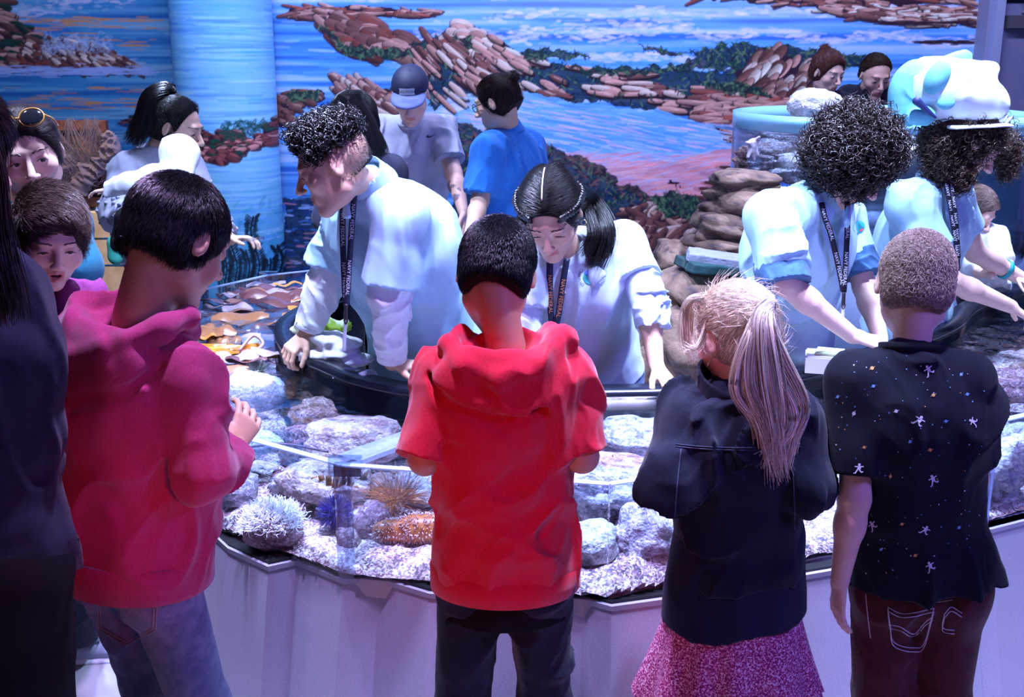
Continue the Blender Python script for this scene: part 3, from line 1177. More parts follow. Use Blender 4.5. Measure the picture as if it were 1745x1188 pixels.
def paint_mural():
    p = Paint(); R = p.rng
    # sea: banded blues
    yy, xx = np.mgrid[0:CH, 0:CW].astype(np.float32); yy += Y0; xx += X0
    q = np.stack([xx.ravel() / 260, yy.ravel() / 9, np.zeros(xx.size)], 1)
    n = (vnoise(q, 3) + .5 * vnoise(q * 2.2, 4)).reshape(xx.shape)[..., None]
    deep, mid, lite = px_col(45, 100, 205), px_col(75, 145, 235), px_col(145, 178, 248)
    base = np.where(n < 0, mid + (deep - mid) * np.clip(-n * 1.3, 0, 1), mid + (lite - mid) * np.clip(n * 1.3, 0, 1))
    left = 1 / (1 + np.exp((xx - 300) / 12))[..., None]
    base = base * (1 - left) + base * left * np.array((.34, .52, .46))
    far = (np.clip((60 - yy) / 120, 0, 1) * np.clip((xx - 500) / 500, 0, 1))[..., None]
    base = base * (1 - .45 * far) + px_col(175, 180, 250) * .45 * far
    p.a[:] = base
    # streaks
    for i in range(2600):
        x, y = R.uniform(-250, 1900), R.uniform(-160, 480)
        lf = x < 300
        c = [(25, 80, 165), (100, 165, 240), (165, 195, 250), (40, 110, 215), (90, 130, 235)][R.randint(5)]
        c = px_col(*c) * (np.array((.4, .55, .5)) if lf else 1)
        p.dab(x, y, R.uniform(15, 90), R.uniform(2, 6), R.normal(0, .04), c, R.uniform(.12, .42))
    for i in range(130):           # orange reflections in the left water
        y = R.choice([72, 40, 158, 172, 182, 35, 50]) + R.normal(0, 5); x = R.uniform(10, 270)
        p.dab(x, y, R.uniform(12, 60), R.uniform(1.5, 3.5), R.normal(.02, .03), px_col(190, 125, 70) * .7, R.uniform(.3, .8))
    # surf bands
    for (xa, ya, xb, yb, wd, k) in [(700, 70, 1180, 45, 16, 420), (830, 28, 1660, 14, 8, 260), (1180, 55, 1660, 70, 9, 300), (1000, 90, 1200, 105, 7, 120), (760, 190, 850, 225, 26, 420), (1120, 270, 1260, 255, 8, 120), (1230, 235, 1290, 250, 10, 70), (230, -10, 20, 20, 16, 150), (60, 60, 240, 110, 10, 160), (950, -20, 480, -5, 9, 160)]:
        for i in range(k):
            t = R.rand(); x = xa + (xb - xa) * t; y = ya + (yb - ya) * t
            y += R.normal(0, wd * .5) + 5 * math.sin(x / 31)
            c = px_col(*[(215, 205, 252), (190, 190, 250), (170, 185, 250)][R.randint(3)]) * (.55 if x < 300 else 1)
            p.dab(x + R.normal(0, 6), y, R.uniform(5, 22), R.uniform(2.5, 6), R.normal(0, .13), c, R.uniform(.15, .5))
    rock_d, rock_m, rock_l, rock_h = px_col(38, 20, 42), px_col(110, 70, 76), px_col(170, 128, 132), px_col(222, 188, 196)
    green_d, green_m, green_l = px_col(8, 22, 40), px_col(20, 55, 55), px_col(75, 105, 85)
    orange = px_col(150, 78, 78)

    def rocks(pts, k, L, W, ang, seed, cols=None, gap=rock_d, angj=.18):
        res = p.poly(pts, gap, 5, .06, 1, seed)
        if res is None: return
        w_, m = res
        ys, xs = np.nonzero(m > .5)
        o = R.randint(0, len(ys), k)
        o = o[np.argsort(ys[o])]
        for i in o:
            x = xs[i] + w_[1].start + X0; y = ys[i] + w_[0].start + Y0
            a = ang(x, y) if callable(ang) else ang
            c = (cols or [rock_m, rock_l, rock_l, orange * .8])[R.randint(len(cols or [1, 2, 3, 4]))]
            c = c * R.uniform(.75, 1.15)
            l = R.uniform(*L); w2 = R.uniform(*W); aj = a + R.normal(0, angj)
            p.dab(x, y + 1.5, l + 3, w2 + 3, aj, gap, .9)
            p.dab(x, y, l, w2, aj, c * .28, 1, hl=np.minimum(c * 1.3, .95))
            if R.rand() < .6: p.dab(x + R.normal(0, l / 5), y - w2 * .22, l * R.uniform(.2, .6), 1.6, aj, np.minimum(c * 1.9, .95), .6)

    def leaves(pts, k, seed, cols=None, L=(4, 13), base=None, ba=.9):
        pts = np.array(pts, float)
        if base is None: base = green_d
        res = p.poly(pts, base, 7, .07, ba, seed)
        if res is None: return
        w_, m = res
        ys, xs = np.nonzero(m > .4)
        for i in R.randint(0, len(ys), k):
            x = xs[i] + w_[1].start + X0; y = ys[i] + w_[0].start + Y0
            c = (cols or [green_d, green_m, green_m, green_l])[R.randint(len(cols or [1, 2, 3, 4]))]
            p.dab(x, y, R.uniform(*L), R.uniform(1.5, 3.6), R.uniform(.1, 3.0), c, R.uniform(.6, 1))

    # far islets and top right reefs
    rocks([(486, 24), (500, 12), (600, 10), (740, 22), (738, 28), (490, 29)], 70, (14, 50), (4, 7), .05, 1)
    rocks([(1060, -12), (1230, 0), (1420, 12), (1660, 6), (1670, -40), (1040, -40)], 170, (12, 50), (4, 8), .03, 2)
    rocks([(1380, 8), (1480, 10), (1660, 12), (1668, 44), (1560, 42), (1500, 34), (1400, 20)], 130, (14, 50), (5, 9), .05, 3, [rock_m, rock_l, rock_h])
    for i in range(40):
        x = R.uniform(1500, 1665); p.dab(x, 40 + R.normal(0, 3), R.uniform(15, 50), 3, 0, rock_d, .8)
        p.dab(R.uniform(1560, 1660), 72 + R.normal(0, 2), R.uniform(10, 30), 3, 0, rock_d, .8)
    # left headland
    rocks([(-40, -30), (10, -5), (14, 30), (70, 70), (74, 95), (0, 118), (-60, 118)], 170, (14, 60), (6, 14), .25, 4, [rock_m * .5, rock_l * .6, rock_l * .7, green_m * .7])
    rocks([(20, 118), (60, 82), (110, 70), (180, 88), (240, 112), (246, 122), (150, 116), (60, 116)], 150, (14, 44), (5, 10), .5, 5, [rock_m * .5, rock_l * .55, rock_h * .6, orange * .4])
    for i in range(260):
        x = R.uniform(-60, 260); p.dab(x, 121 + R.normal(0, 4) , R.uniform(8, 40), 2.5, 0, px_col(130, 150, 220) * .8, .6)
        x = R.uniform(70, 190); p.dab(x, 84 - (x - 70) * .02 + R.normal(-6, 8), R.uniform(4, 12), 3, R.uniform(0, 3), px_col(140, 160, 215) * .8, .35)
    # big round rocks
    rocks([(548, 44), (560, 36), (650, 38), (665, 52), (700, 62), (706, 96), (640, 94), (588, 92), (575, 70)], 60, (24, 60), (12, 26), .45, 6, [rock_m, rock_m * .8, rock_l * .8, orange * .5])
    leaves([(548, 44), (572, 60), (586, 80), (700, 84), (704, 98), (640, 98), (585, 95), (570, 70)], 200, 7)
    # the leaning slabs
    def ang(x, y): return max(.06, .92 - (x - 700) / 430) if x > 700 else .7
    band = [(700, 74), (730, 70), (765, 48), (795, 42), (850, 70), (880, 90), (960, 112), (1050, 122), (1180, 118), (1260, 122), (1320, 140), (1400, 150), (1400, 190), (1280, 215), (1262, 245), (1200, 205), (1120, 185), (1000, 175), (900, 158), (860, 148), (840, 165), (772, 160), (745, 190), (715, 150)]
    leaves(band, 900, 8)
    rocks([(765, 60), (785, 42), (810, 50), (835, 70), (855, 78), (852, 98), (800, 96), (760, 78)], 26, (20, 34), (16, 26), .3, 9, [rock_l, orange, rock_h * .8])
    leaves([(760, 70), (800, 60), (840, 72), (830, 84), (780, 80)], 60, 10)
    sl = [(x, y) for x in range(700, 1400, 17) for y in range(44, 240, 12)]
    R.shuffle(sl)
    bp = np.array(band, float)
    def inside(x, y):
        c = False
        for i in range(len(bp)):
            (xa, ya), (xb, yb) = bp[i], bp[(i + 1) % len(bp)]
            if (ya > y) != (yb > y) and x < (xb - xa) * (y - ya) / (yb - ya) + xa: c = not c
        return c
    sl = [(x, y) for x, y in sl if inside(x, y)]
    sl.sort(key=lambda q: q[1])
    for x, y in sl:
        x += R.uniform(-9, 9); y += R.uniform(-5, 5)
        if vnoise(np.array([[x / 38, y / 26, 0]]), 5)[0] > .16: continue
        c = [rock_m, rock_l, rock_l, rock_h * .85][R.randint(4)] * R.uniform(.8, 1.15)
        a = ang(x, y) + R.normal(0, .07); L = R.uniform(22, 52); W = R.uniform(7, 11.5)
        p.dab(x + 1, y + 3, L + 5, W + 4, a, rock_d * .6, .95)
        p.dab(x, y, L, W, a, c * .30 + orange * .10, 1, hl=np.minimum(c * 1.4, .95))
        for _ in range(2): p.dab(x + R.normal(0, L / 4), y - 1 + R.normal(0, 1.5), R.uniform(6, 16), 1.3, a, rock_h, .5)
    for i in range(500):
        x, y = R.uniform(720, 1390), R.uniform(60, 210)
        if inside(x, y) and vnoise(np.array([[x / 38, y / 26, 0]]), 5)[0] > .1:
            p.dab(x, y, R.uniform(4, 12), R.uniform(2, 3.5), R.uniform(.2, 2.8), [green_d, green_m, green_l][R.randint(3)], .9)
    # dark weed reef at the top right of the slabs
    leaves([(960, 112), (1060, 116), (1150, 112), (1190, 96), (1180, 82), (1260, 74), (1400, 88), (1480, 100), (1470, 112), (1400, 124), (1280, 118), (1150, 124), (1000, 126)], 700, 11)
    leaves([(880, 84), (960, 86), (1010, 98), (960, 104), (900, 98)], 90, 12)
    leaves([(1085, 82), (1130, 84), (1180, 92), (1130, 94)], 30, 13, base=rock_d)
    rocks([(1250, 125), (1290, 96), (1312, 84), (1340, 95), (1365, 108), (1385, 112), (1392, 150), (1350, 168), (1290, 160)], 60, (18, 40), (10, 18), 2.3, 14, [rock_l, rock_h, rock_m])
    leaves([(1200, 140), (1260, 140), (1320, 160), (1340, 180), (1250, 165), (1200, 160)], 260, 15, L=(3, 9))
    rocks([(1190, 150), (1260, 168), (1400, 170), (1440, 190), (1280, 262), (1262, 250), (1250, 225), (1190, 205)], 150, (30, 70), (7, 11), .03, 16)
    # left-centre reefs
    rocks([(470, 175), (490, 158), (548, 156), (556, 164), (520, 178), (500, 195), (505, 215), (474, 216)], 70, (8, 22), (6, 11), .4, 17, [rock_m * .8, rock_m, rock_l * .7])
    leaves([(486, 160), (548, 155), (545, 168), (500, 168)], 70, 18)
    rocks([(572, 150), (590, 138), (640, 145), (690, 165), (700, 200), (620, 190), (580, 172)], 60, (26, 54), (9, 13), .62, 19, [rock_l, rock_m, rock_h * .8])
    # sheltered pool
    pool = [(846, 168), (900, 160), (1000, 178), (1120, 190), (1210, 215), (1262, 262), (1150, 300), (1000, 268), (920, 240), (800, 235), (770, 220), (780, 190)]
    p.poly(pool, px_col(95, 160, 240), 4, .05, .75, 20)
    for i in range(900):
        x, y = R.uniform(800, 1260), R.uniform(168, 330)
        if y < 165 + (x - 850) * .12 or y > 300 + (x - 1000) * .25: continue
        c = [(60, 130, 225), (130, 180, 245), (175, 190, 248), (215, 175, 225), (90, 150, 235)][R.randint(5)]
        p.dab(x, y, R.uniform(15, 70), R.uniform(1.5, 3.5), R.normal(.17, .05), px_col(*c), R.uniform(.3, .75))
    # sand
    sand = [(940, 258), (1010, 268), (1120, 278), (1200, 262), (1262, 250), (1300, 262), (1300, 430), (1180, 380), (1100, 345), (1020, 300)]
    def sandc(x, y):
        q = np.stack([x.ravel() / 55, y.ravel() / 14, x.ravel() * 0], 1)
        n = fbm(q, 9, 3).reshape(x.shape)[..., None]
        return px_col(200, 135, 165) * (1 - .35 * np.clip(n, 0, 1)) + px_col(205, 105, 90) * .45 * np.clip(-n, 0, 1)
    p.poly(sand, sandc, 5, .04, .88, 21)
    for i in range(500):
        t = R.rand(); x = 960 + 300 * t; y = R.uniform(262, 262 + 90 * t + 15)
        c = [(235, 180, 215), (150, 170, 240), (215, 120, 110), (190, 120, 165)][R.randint(4)]
        p.dab(x, y, R.uniform(14, 60), R.uniform(1.5, 3), R.normal(-.12, .12), px_col(*c), R.uniform(.2, .5))
    for q in ((1148, 312, 18, 4, 0), (1143, 309, 5, 4, 1), (1152, 316, 6, 2, 1.5), (1159, 318, 5, 2, 1.2)):    # small seal on the sand
        p.dab(*q[:5], rock_d * .5, 1)
    for i in range(60):
        x, y = R.uniform(1175, 1290), R.uniform(285, 355)
        if x < 1235 - (y - 285) * .8: continue
        p.dab(x, y + 2, 44, 9, .12, orange * .9, .5); p.dab(x, y, R.uniform(24, 42), 7, .1, rock_d * .7, 1, hl=rock_m * .7)
    # weedy ridge running down to the right
    ridge = [(770, 205), (840, 232), (930, 250), (1000, 268), (1060, 312), (1120, 336), (1205, 372), (1235, 400), (1230, 440), (1130, 430), (1060, 400), (980, 330), (900, 300), (820, 290), (760, 330), (700, 300)]
    leaves(ridge, 1500, 22, [green_d, green_m, rock_d, rock_m, green_l], (4, 12))
    rocks([(1075, 350), (1130, 345), (1200, 380), (1215, 410), (1180, 440), (1110, 430), (1050, 390)], 90, (16, 44), (7, 12), -.3, 23, [rock_m, rock_l, rock_m * .8, rock_h * .7], angj=.5)
    leaves([(1110, 340), (1150, 325), (1195, 345), (1190, 372), (1130, 368)], 240, 24, L=(5, 16))
    leaves([(800, 300), (1000, 330), (1090, 430), (1100, 520), (760, 520), (740, 380)], 500, 25, [green_d, rock_d, green_m], base=px_col(10, 20, 60))
    rocks([(1180, 440), (1240, 400), (1330, 420), (1400, 640), (1040, 640), (1060, 520)], 90, (30, 60), (14, 24), .2, 40, [rock_m * .7, rock_m])
    # dark weed water under the column's right side
    leaves([(484, 340), (560, 335), (620, 340), (700, 420), (700, 640), (484, 640)], 900, 26, [green_d, green_m, px_col(10, 30, 80)], (4, 12), base=px_col(8, 22, 60))
    for i in range(420):
        x, y = R.uniform(488, 660), R.uniform(338, 600)
        c = [(120, 150, 220), (60, 110, 190), (20, 60, 140), (150, 110, 150)][R.randint(4)]
        p.dab(x, y, R.uniform(6, 22), R.uniform(2, 4.5), R.normal(0, .1), px_col(*c), R.uniform(.5, .95))
    for y in range(300, 338, 4): p.dab(545, y, 130, 2.4, .02, px_col(70, 120, 210), .8)
    rocks([(200, 205), (215, 200), (260, 196), (262, 214), (235, 214)], 26, (8, 20), (4, 7), .1, 27, [rock_m * .6, green_m * .7])
    for i in range(700):           # lower teal water on the left
        x, y = R.uniform(100, 330), R.uniform(210, 640)
        p.dab(x, y, R.uniform(20, 60), R.uniform(2, 5), R.normal(0, .06), px_col(*[(20, 75, 150), (25, 95, 170), (15, 60, 130)][R.randint(3)]) * .8, .5)
    return p


def paint_column():
    """separate sheet for the round column (same scale as the wall)"""
    p = Paint(); R = p.rng
    yy, xx = np.mgrid[0:CH, 0:CW].astype(np.float32); yy += Y0; xx += X0
    t = np.clip((yy - 0) / 470, 0, 1)[..., None]
    top, midc, low = px_col(105, 165, 248), px_col(130, 195, 250), px_col(55, 135, 215)
    p.a[:] = np.where(t < .5, top + (midc - top) * t * 2, midc + (low - midc) * (t - .5) * 2)
    for i in range(900):
        x, y = R.uniform(270, 520), R.uniform(-160, 420)
        c = [(70, 135, 240), (150, 200, 252), (115, 180, 250), (70, 160, 225)][R.randint(4)]
        p.dab(x, y, R.uniform(25, 120), R.uniform(2, 6), R.normal(0, .03), px_col(*c), R.uniform(.2, .55))
    rock_d, rock_m, rock_l = px_col(52, 22, 40), px_col(125, 65, 75), px_col(185, 125, 135)
    green_d, green_m = px_col(8, 22, 40), px_col(25, 65, 60)
    def pile(pts, k, L, W, a, seed):
        w_, m = p.poly(pts, rock_d, 5, .07, 1, seed)
        ys, xs = np.nonzero(m > .5)
        for i in sorted(R.randint(0, len(ys), k), key=lambda i: ys[i]):
            x = xs[i] + w_[1].start + X0; y = ys[i] + w_[0].start + Y0
            c = [rock_m, rock_l, rock_m * .7, green_m][R.randint(4)] * R.uniform(.8, 1.2)
            p.dab(x, y + 1.5, L + 3, W + 3, a, rock_d, .9); p.dab(x, y, R.uniform(L * .6, L), W, a + R.normal(0, .3), c * .55, 1, hl=c * 1.3)
    pile([(335, 212), (370, 220), (392, 232), (380, 248), (345, 242)], 40, 16, 8, .3, 1)
    pile([(345, 262), (375, 242), (405, 224), (430, 226), (450, 240), (470, 212), (500, 200), (500, 238), (430, 255), (415, 274), (355, 276)], 110, 18, 9, .2, 2)
    pile([(300, 208), (345, 214), (350, 222), (300, 216)], 20, 12, 5, .1, 3)
    for i in range(200):
        x, y = R.uniform(400, 470), R.uniform(206, 240)
        if y > 258 - (x - 400) * .6: continue
        p.dab(x, y, 8, 2.5, R.uniform(0, 3), green_m, .7)
    for i in range(260):
        p.dab(R.uniform(330, 500), R.uniform(345, 640), R.uniform(5, 18), R.uniform(3, 8), R.uniform(0, 3), px_col(*[(30, 120, 190), (40, 145, 195), (70, 150, 215), (35, 110, 175)][R.randint(4)]), .35)
    for (x, y0_, y1_) in ((388, 380, 520), (440, 374, 520), (405, 400, 520), (470, 430, 520), (350, 400, 520), (425, 430, 520), (456, 450, 520)):
        for y in range(y0_, y1_, 4):
            xx_ = x + 5 * math.sin(y / 17)
            p.dab(xx_, y, 7, 3, 1.6, green_d, 1)
            for s_ in (-1, 1):
                p.dab(xx_ + s_ * 6, y - 3, R.uniform(6, 13), R.uniform(2.5, 4.5), s_ * -.8, green_d, .95)
    return p


def sample(p, px, py):
    x = np.clip(px - X0, 0, CW - 1.01); y = np.clip(py - Y0, 0, CH - 1.01)
    i, j = x.astype(int), y.astype(int); fx = (x - i)[:, None]; fy = (y - j)[:, None]
    a = p.a
    return (a[j, i] * (1 - fx) + a[j, i + 1] * fx) * (1 - fy) + (a[j + 1, i] * (1 - fx) + a[j + 1, i + 1] * fx) * fy


WALL_Y = 7.8


def wall_uv(x, z, Y=WALL_Y):
    """sheet coordinates of a point (x, z) of the wall plane"""
    dz = z - CAM_H
    zc = Y * CP - dz * SP
    yc = Y * SP + dz * CP
    return 872.5 + FPX * x / zc, 594 - FPX * yc / zc


def grid_faces(nu, nv):
    i, j = np.meshgrid(np.arange(nu - 1), np.arange(nv - 1), indexing='ij')
    a = (i * nv + j).ravel()
    return np.stack([a, a + nv, a + nv + 1, a + 1], 1)


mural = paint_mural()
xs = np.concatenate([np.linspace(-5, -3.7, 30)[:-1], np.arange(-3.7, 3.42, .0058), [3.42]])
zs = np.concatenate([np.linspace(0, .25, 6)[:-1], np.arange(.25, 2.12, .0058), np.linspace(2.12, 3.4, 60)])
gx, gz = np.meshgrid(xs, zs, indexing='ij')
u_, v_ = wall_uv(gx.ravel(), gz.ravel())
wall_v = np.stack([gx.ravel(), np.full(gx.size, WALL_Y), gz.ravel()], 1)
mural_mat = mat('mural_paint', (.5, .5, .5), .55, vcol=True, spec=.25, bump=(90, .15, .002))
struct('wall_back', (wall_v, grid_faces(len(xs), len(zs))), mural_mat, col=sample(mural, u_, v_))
del mural

colp = paint_column()
ccx, ccy, crr = -1.93, 7.72, .335
th = np.linspace(math.radians(176), math.radians(364), 190)
zz = np.concatenate([np.linspace(0, .25, 4)[:-1], np.arange(.25, 2.2, .0065), np.linspace(2.2, 3.4, 20)])
gt, gz = np.meshgrid(th, zz, indexing='ij')
cv = np.stack([ccx + crr * np.cos(gt).ravel(), ccy + crr * np.sin(gt).ravel(), gz.ravel()], 1)
# wrap the sheet around the drum: arc position -> sheet column
cu = 390 + np.cos(gt).ravel() * 86 + 0 * cv[:, 0]
cvv = 594 - FPX * ((ccy - crr) * SP + (cv[:, 2] - CAM_H) * CP) / ((ccy - crr) * CP - (cv[:, 2] - CAM_H) * SP)
struct('column_left', (cv, grid_faces(len(th), len(zz))), mural_mat, col=sample(colp, cu, cvv), smooth=True)
del colp

# floor, ceiling, side walls
floor_m = mat('floor_concrete', (.42, .41, .46), .45, mottle=((.30, .29, .34), 7, .35, .7), bump=(260, .2, .002))
struct('floor', box((-5, -2.2, -.05), (5, 8.2, 0)), floor_m)
ceil_m = mat('ceiling_dark', (.015, .015, .03), .9)
struct('ceiling', box((-5, -2.2, 3.9), (5, 8.2, 3.95)), ceil_m)
dark_wall = mat('dark_wall', (.03, .035, .07), .8)
struct('wall_left', box((-5.1, -2.2, 0), (-5, 8.2, 3.9)), dark_wall)
struct('wall_right', box((5, -2.2, 0), (5.1, 8.2, 3.9)), dark_wall)
struct('wall_front', box((-5, -2.3, 0), (5, -2.2, 3.9)), dark_wall)
struct('wall_top', box((-5, 7.6, 3.4), (5, 7.9, 3.9)), dark_wall)

# grey doorway bay at the right end of the mural
grey = mat('bay_paint', (.27, .27, .36), .5, mottle=((.22, .23, .36), 3, .35, .65))
a = P(1667, 60, 7.75)[0]
struct('wall_bay', box((a + .0, 7.62, 0), (5, 7.8, 3.6)), grey)
d = thing('door_bay', (a + .7, 7.6, 0), None, None)
d['kind'] = 'structure'
part('door_frame', join(box((a + .02, 7.54, 0), (a + .075, 7.63, 2.2)), box((a + .02, 7.54, 2.07), (a + 1.1, 7.63, 2.2))), mat('bay_trim', (.30, .33, .50), .4), d, smooth=False)
part('door_leaf', box((a + .075, 7.585, .0), (a + 1.1, 7.62, 2.045)), mat('bay_leaf', (.20, .19, .28), .5, mottle=((.13, .15, .30), 4, .3, .7)), d, smooth=False)
part('door_gap', box((a + .075, 7.58, 2.045), (a + 1.1, 7.60, 2.07)), mat('gap', (.01, .015, .05), .8), d, smooth=False)
cl = thing('door_closer', (a + .35, 7.56, 1.90), 'grey box-shaped door closer mounted on the top of the grey door', 'door closer')
part('housing', box((a + .095, 7.50, 1.885), (a + .40, 7.585, 1.965)), mat('closer', (.16, .15, .18), .35, metal=.6), cl, smooth=False)
part('arm', pipe([(a + .18, 7.52, 1.975), (a + .18, 7.50, 1.99), (a + .40, 7.48, 1.992)], .010, None, 6), mat('closer_arm', (.5, .5, .6), .3, metal=.8), cl)
part('lamp_knob', pipe([(a + .20, 7.50, 2.07), (a + .20, 7.50, 2.10)], .025, None, 10), mat('knob', (.7, .7, .8), .4), cl)

# ------------------------------------------------------------------ touch tank
ZR, ZW, ZB = .78, .735, .485       # rim, water, foot of the acrylic
OUT = [(-.62, 5.10), (-.85, 5.02), (-1.09, 4.87), (-1.29, 4.56), (-1.34, 3.9), (-1.16, 3.2), (-.80, 2.80), (-.41, 2.53), (.225, 2.405), (1.285, 2.84), (1.75, 3.10), (2.5, 3.9), (3.1, 4.9), (3.2, 6.5), (2.75, 6.7)]
INN = [(-.62, 4.75), (-.80, 4.3), (-.86, 3.95), (-.77, 3.60), (-.61, 3.37), (-.48, 3.22), (-.29, 3.10), (0, 3.07), (.26, 3.09), (.50, 3.11), (.75, 3.19), (.97, 3.32), (1.37, 3.66), (1.62, 3.92), (1.84, 4.25), (2.22, 4.62), (2.60, 5.1), (2.68, 5.7), (2.6, 6.4)]
BASE = [(-.85, 5.10), (-1.14, 4.92), (-1.35, 4.58), (-1.40, 3.9), (-1.20, 3.15), (-.81, 2.79), (-.75, 2.705), (-.62, 2.595), (-.555, 2.63), (-.42, 2.525), (-.33, 2.53), (-.2, 2.45), (.17, 2.425), (.235, 2.385), (.36, 2.42), (.81, 2.575), (1.25, 2.79), (1.31, 2.81), (1.8, 3.05), (2.56, 3.85), (3.18, 4.88), (3.28, 6.7)]


def smooth_line(pts, n=6):
    return spline(np.array([(x, y, 0) for x, y in pts]), (len(pts) - 1) * n + 1)[:, :2]


INNS = smooth_line(INN, 5)


def strip_wall(line, z0, z1, t, foot=0.0):
    """upright band of thickness t (inward offset to the left of travel)"""
    L = np.array(line, float)
    d = np.gradient(L, axis=0); d /= np.linalg.norm(d, axis=1, keepdims=True)
    n = np.stack([-d[:, 1], d[:, 0]], 1)
    A = L; Bq = L + n * t
    v = []
    for i in range(len(L)):
        v += [(A[i, 0] - n[i, 0] * foot, A[i, 1] - n[i, 1] * foot, z0), (Bq[i, 0] - n[i, 0] * foot, Bq[i, 1] - n[i, 1] * foot, z0), (Bq[i, 0], Bq[i, 1], z1), (A[i, 0], A[i, 1], z1)]
    f = [[k * 4 + i, k * 4 + 4 + i, k * 4 + 4 + (i + 1) % 4, k * 4 + (i + 1) % 4] for k in range(len(L) - 1) for i in range(4)]
    m = (len(L) - 1) * 4
    f += [[0, 1, 2, 3], [m + 3, m + 2, m + 1, m]]
    return np.array(v), f


tank = thing('touch_tank', (.3, 3.2, 0), 'ring-shaped touch tank with clear acrylic sides on a pale faceted base', 'touch tank')
base_m = mat('base_laminate', (.36, .33, .43), .45, mottle=((.29, .26, .35), 300, .3, .7), spec=.4)
edge_m = mat('base_edge', (.34, .33, .42), .35)
black_m = mat('black_gloss', (.003, .004, .007), .14, spec=.35)
acr = clear_mat('acrylic', (.93, .965, 1.0), 1.32, .03, base=.03)
acr_edge = mat('acrylic_edge', (.50, .62, .90), .12, spec=.8, alpha=.55)
# faceted base in two panels with a gap between them
k = 17
part('base_panel', strip_wall(BASE[:k], 0, ZB - .012, .03, .10), base_m, tank, smooth=False)
part('base_panel', strip_wall([(1.262, 2.798)] + BASE[k:], 0, ZB - .004, .03, .10), base_m, tank, smooth=False)
part('base_lip', strip_wall([(x, y - .004) for x, y in BASE[:k]], ZB - .016, ZB - .003, .05), edge_m, tank, smooth=False)
part('base_lip', strip_wall([(1.262, 2.794)] + [(x, y - .004) for x, y in BASE[k:]], ZB - .008, ZB + .004, .05), edge_m, tank, smooth=False)
part('seal', strip_wall([(x, y + .008) for x, y in BASE], ZB - .004, ZB + .004, .03), mat('seal_black', (.004, .004, .006), .5), tank, smooth=False)
ring_poly = OUT + [tuple(q) for q in INNS[::-1]]
part('tank_floor', slab(ring_poly, ZB - .05, ZB - .002), mat('tank_floor', (.45, .38, .40), .8), tank, smooth=False)
# inner black rim, both faces
part('inner_wall', strip_wall(INNS, .0, .775, .035), black_m, tank)
part('inner_ledge', strip_wall([(q[0], q[1]) for q in INNS], .765, .792, .075), mat('black_rim', (.006, .008, .016), .25, spec=.5), tank)
# acrylic panels, their bright top edges, corner posts
for i in range(len(OUT) - 1):
    A, Bq = OUT[i], OUT[i + 1]
    part('acrylic_panel', panel(A, Bq, ZB, ZR, .018), acr, tank, smooth=False)
    part('top_edge', panel(A, Bq, ZR, ZR + .0035, .022), acr_edge, tank, smooth=False)
for i in (1, 2, 3, 6, 7, 9, 12):
    x, y = OUT[i]
    part('corner_post', slab([(x - .020, y - .012), (x + .020, y - .012), (x + .020, y + .014), (x - .020, y + .014)], ZB, ZR + .004), clear_mat('acrylic_post', (.80, .87, 1.0), 1.5, .03, base=.12), tank, smooth=False)
for i in (6, 9):
    x, y = OUT[i]
    for dx in (-.021, .013):
        part('post_edge', box((x + dx, y - .015, ZB), (x + dx + .006, y - .010, ZR + .004)), acr_edge, tank, smooth=False)
for (x, y) in ((-1.09, 4.87), (-.41, 2.53)):
    part('corner_clip', join(slab([(x - .035, y), (x + .045, y - .0), (x + .045, y + .03), (x - .035, y + .03)], ZR - .03, ZR + .016)), clear_mat('acrylic_clip', (.82, .9, 1.0), 1.6, .05, base=.18), tank, smooth=False)
# divider from the front corner to the inner wall
part('divider', panel((-.40, 2.56), (.02, 3.07), ZB, ZR - .004, .014), acr, tank, smooth=False)
part('divider_ledge', panel((-.40, 2.56), (.02, 3.07), ZR - .004, ZR + .008, .075), mat('ledge_pale', (.30, .40, .68), .15, alpha=.40, spec=.6), tank, smooth=False)
solo('water', slab(ring_poly, ZW - .004, ZW), clear_mat('water', (.90, .95, 1.0), 1.33, .03, bump=(9, .35, .05)), 'rippling clear water filling the ring-shaped touch tank', 'water', kind='stuff', smooth=False)

# ------------------------------------------------------------------ tank bed
def in_poly(x, y, poly):
    ins = np.zeros(x.shape, bool)
    n = len(poly)
    for i in range(n):
        (xa, ya), (xb, yb) = poly[i], poly[(i + 1) % n]
        if ya == yb: continue
        c = (ya > y) != (yb > y)
        ins ^= c & (x < (xb - xa) * (y - ya) / (yb - ya) + xa)
    return ins


def bed_z(x, y):
    q = np.stack([np.ravel(x), np.ravel(y), np.zeros(np.size(x))], 1)
    return ZB + .035 + .035 * vnoise(q * 3, 31) + .012 * fbm(q * 14, 32, 2)


gx = np.arange(-1.36, 3.25, .012); gy = np.arange(2.38, 6.6, .012)
GX, GY = np.meshgrid(gx, gy, indexing='ij')
zb = bed_z(GX, GY) + .004 * fbm(np.stack([GX.ravel() * 90, GY.ravel() * 90, GX.ravel() * 0], 1), 33, 2)
inside_v = in_poly(GX, GY, [(x * .995 if False else x, y) for x, y in ring_poly]).ravel()
F_ = grid_faces(len(gx), len(gy))
F_ = F_[inside_v[F_].any(1)]
dist = np.full(GX.size, 9.0)
for i in range(len(OUT) - 1):
    a_, b_ = np.array(OUT[i]), np.array(OUT[i + 1]); e_ = b_ - a_
    t_ = np.clip(((GX.ravel() - a_[0]) * e_[0] + (GY.ravel() - a_[1]) * e_[1]) / (e_ @ e_), 0, 1)
    dist = np.minimum(dist, np.hypot(GX.ravel() - a_[0] - e_[0] * t_, GY.ravel() - a_[1] - e_[1] * t_))
k_ = np.clip(dist / .045, 0, 1)
zb = ZB + .004 + (zb - ZB - .004) * k_ ** .6
use = np.unique(F_); mp = np.full(GX.size, -1); mp[use] = np.arange(len(use))
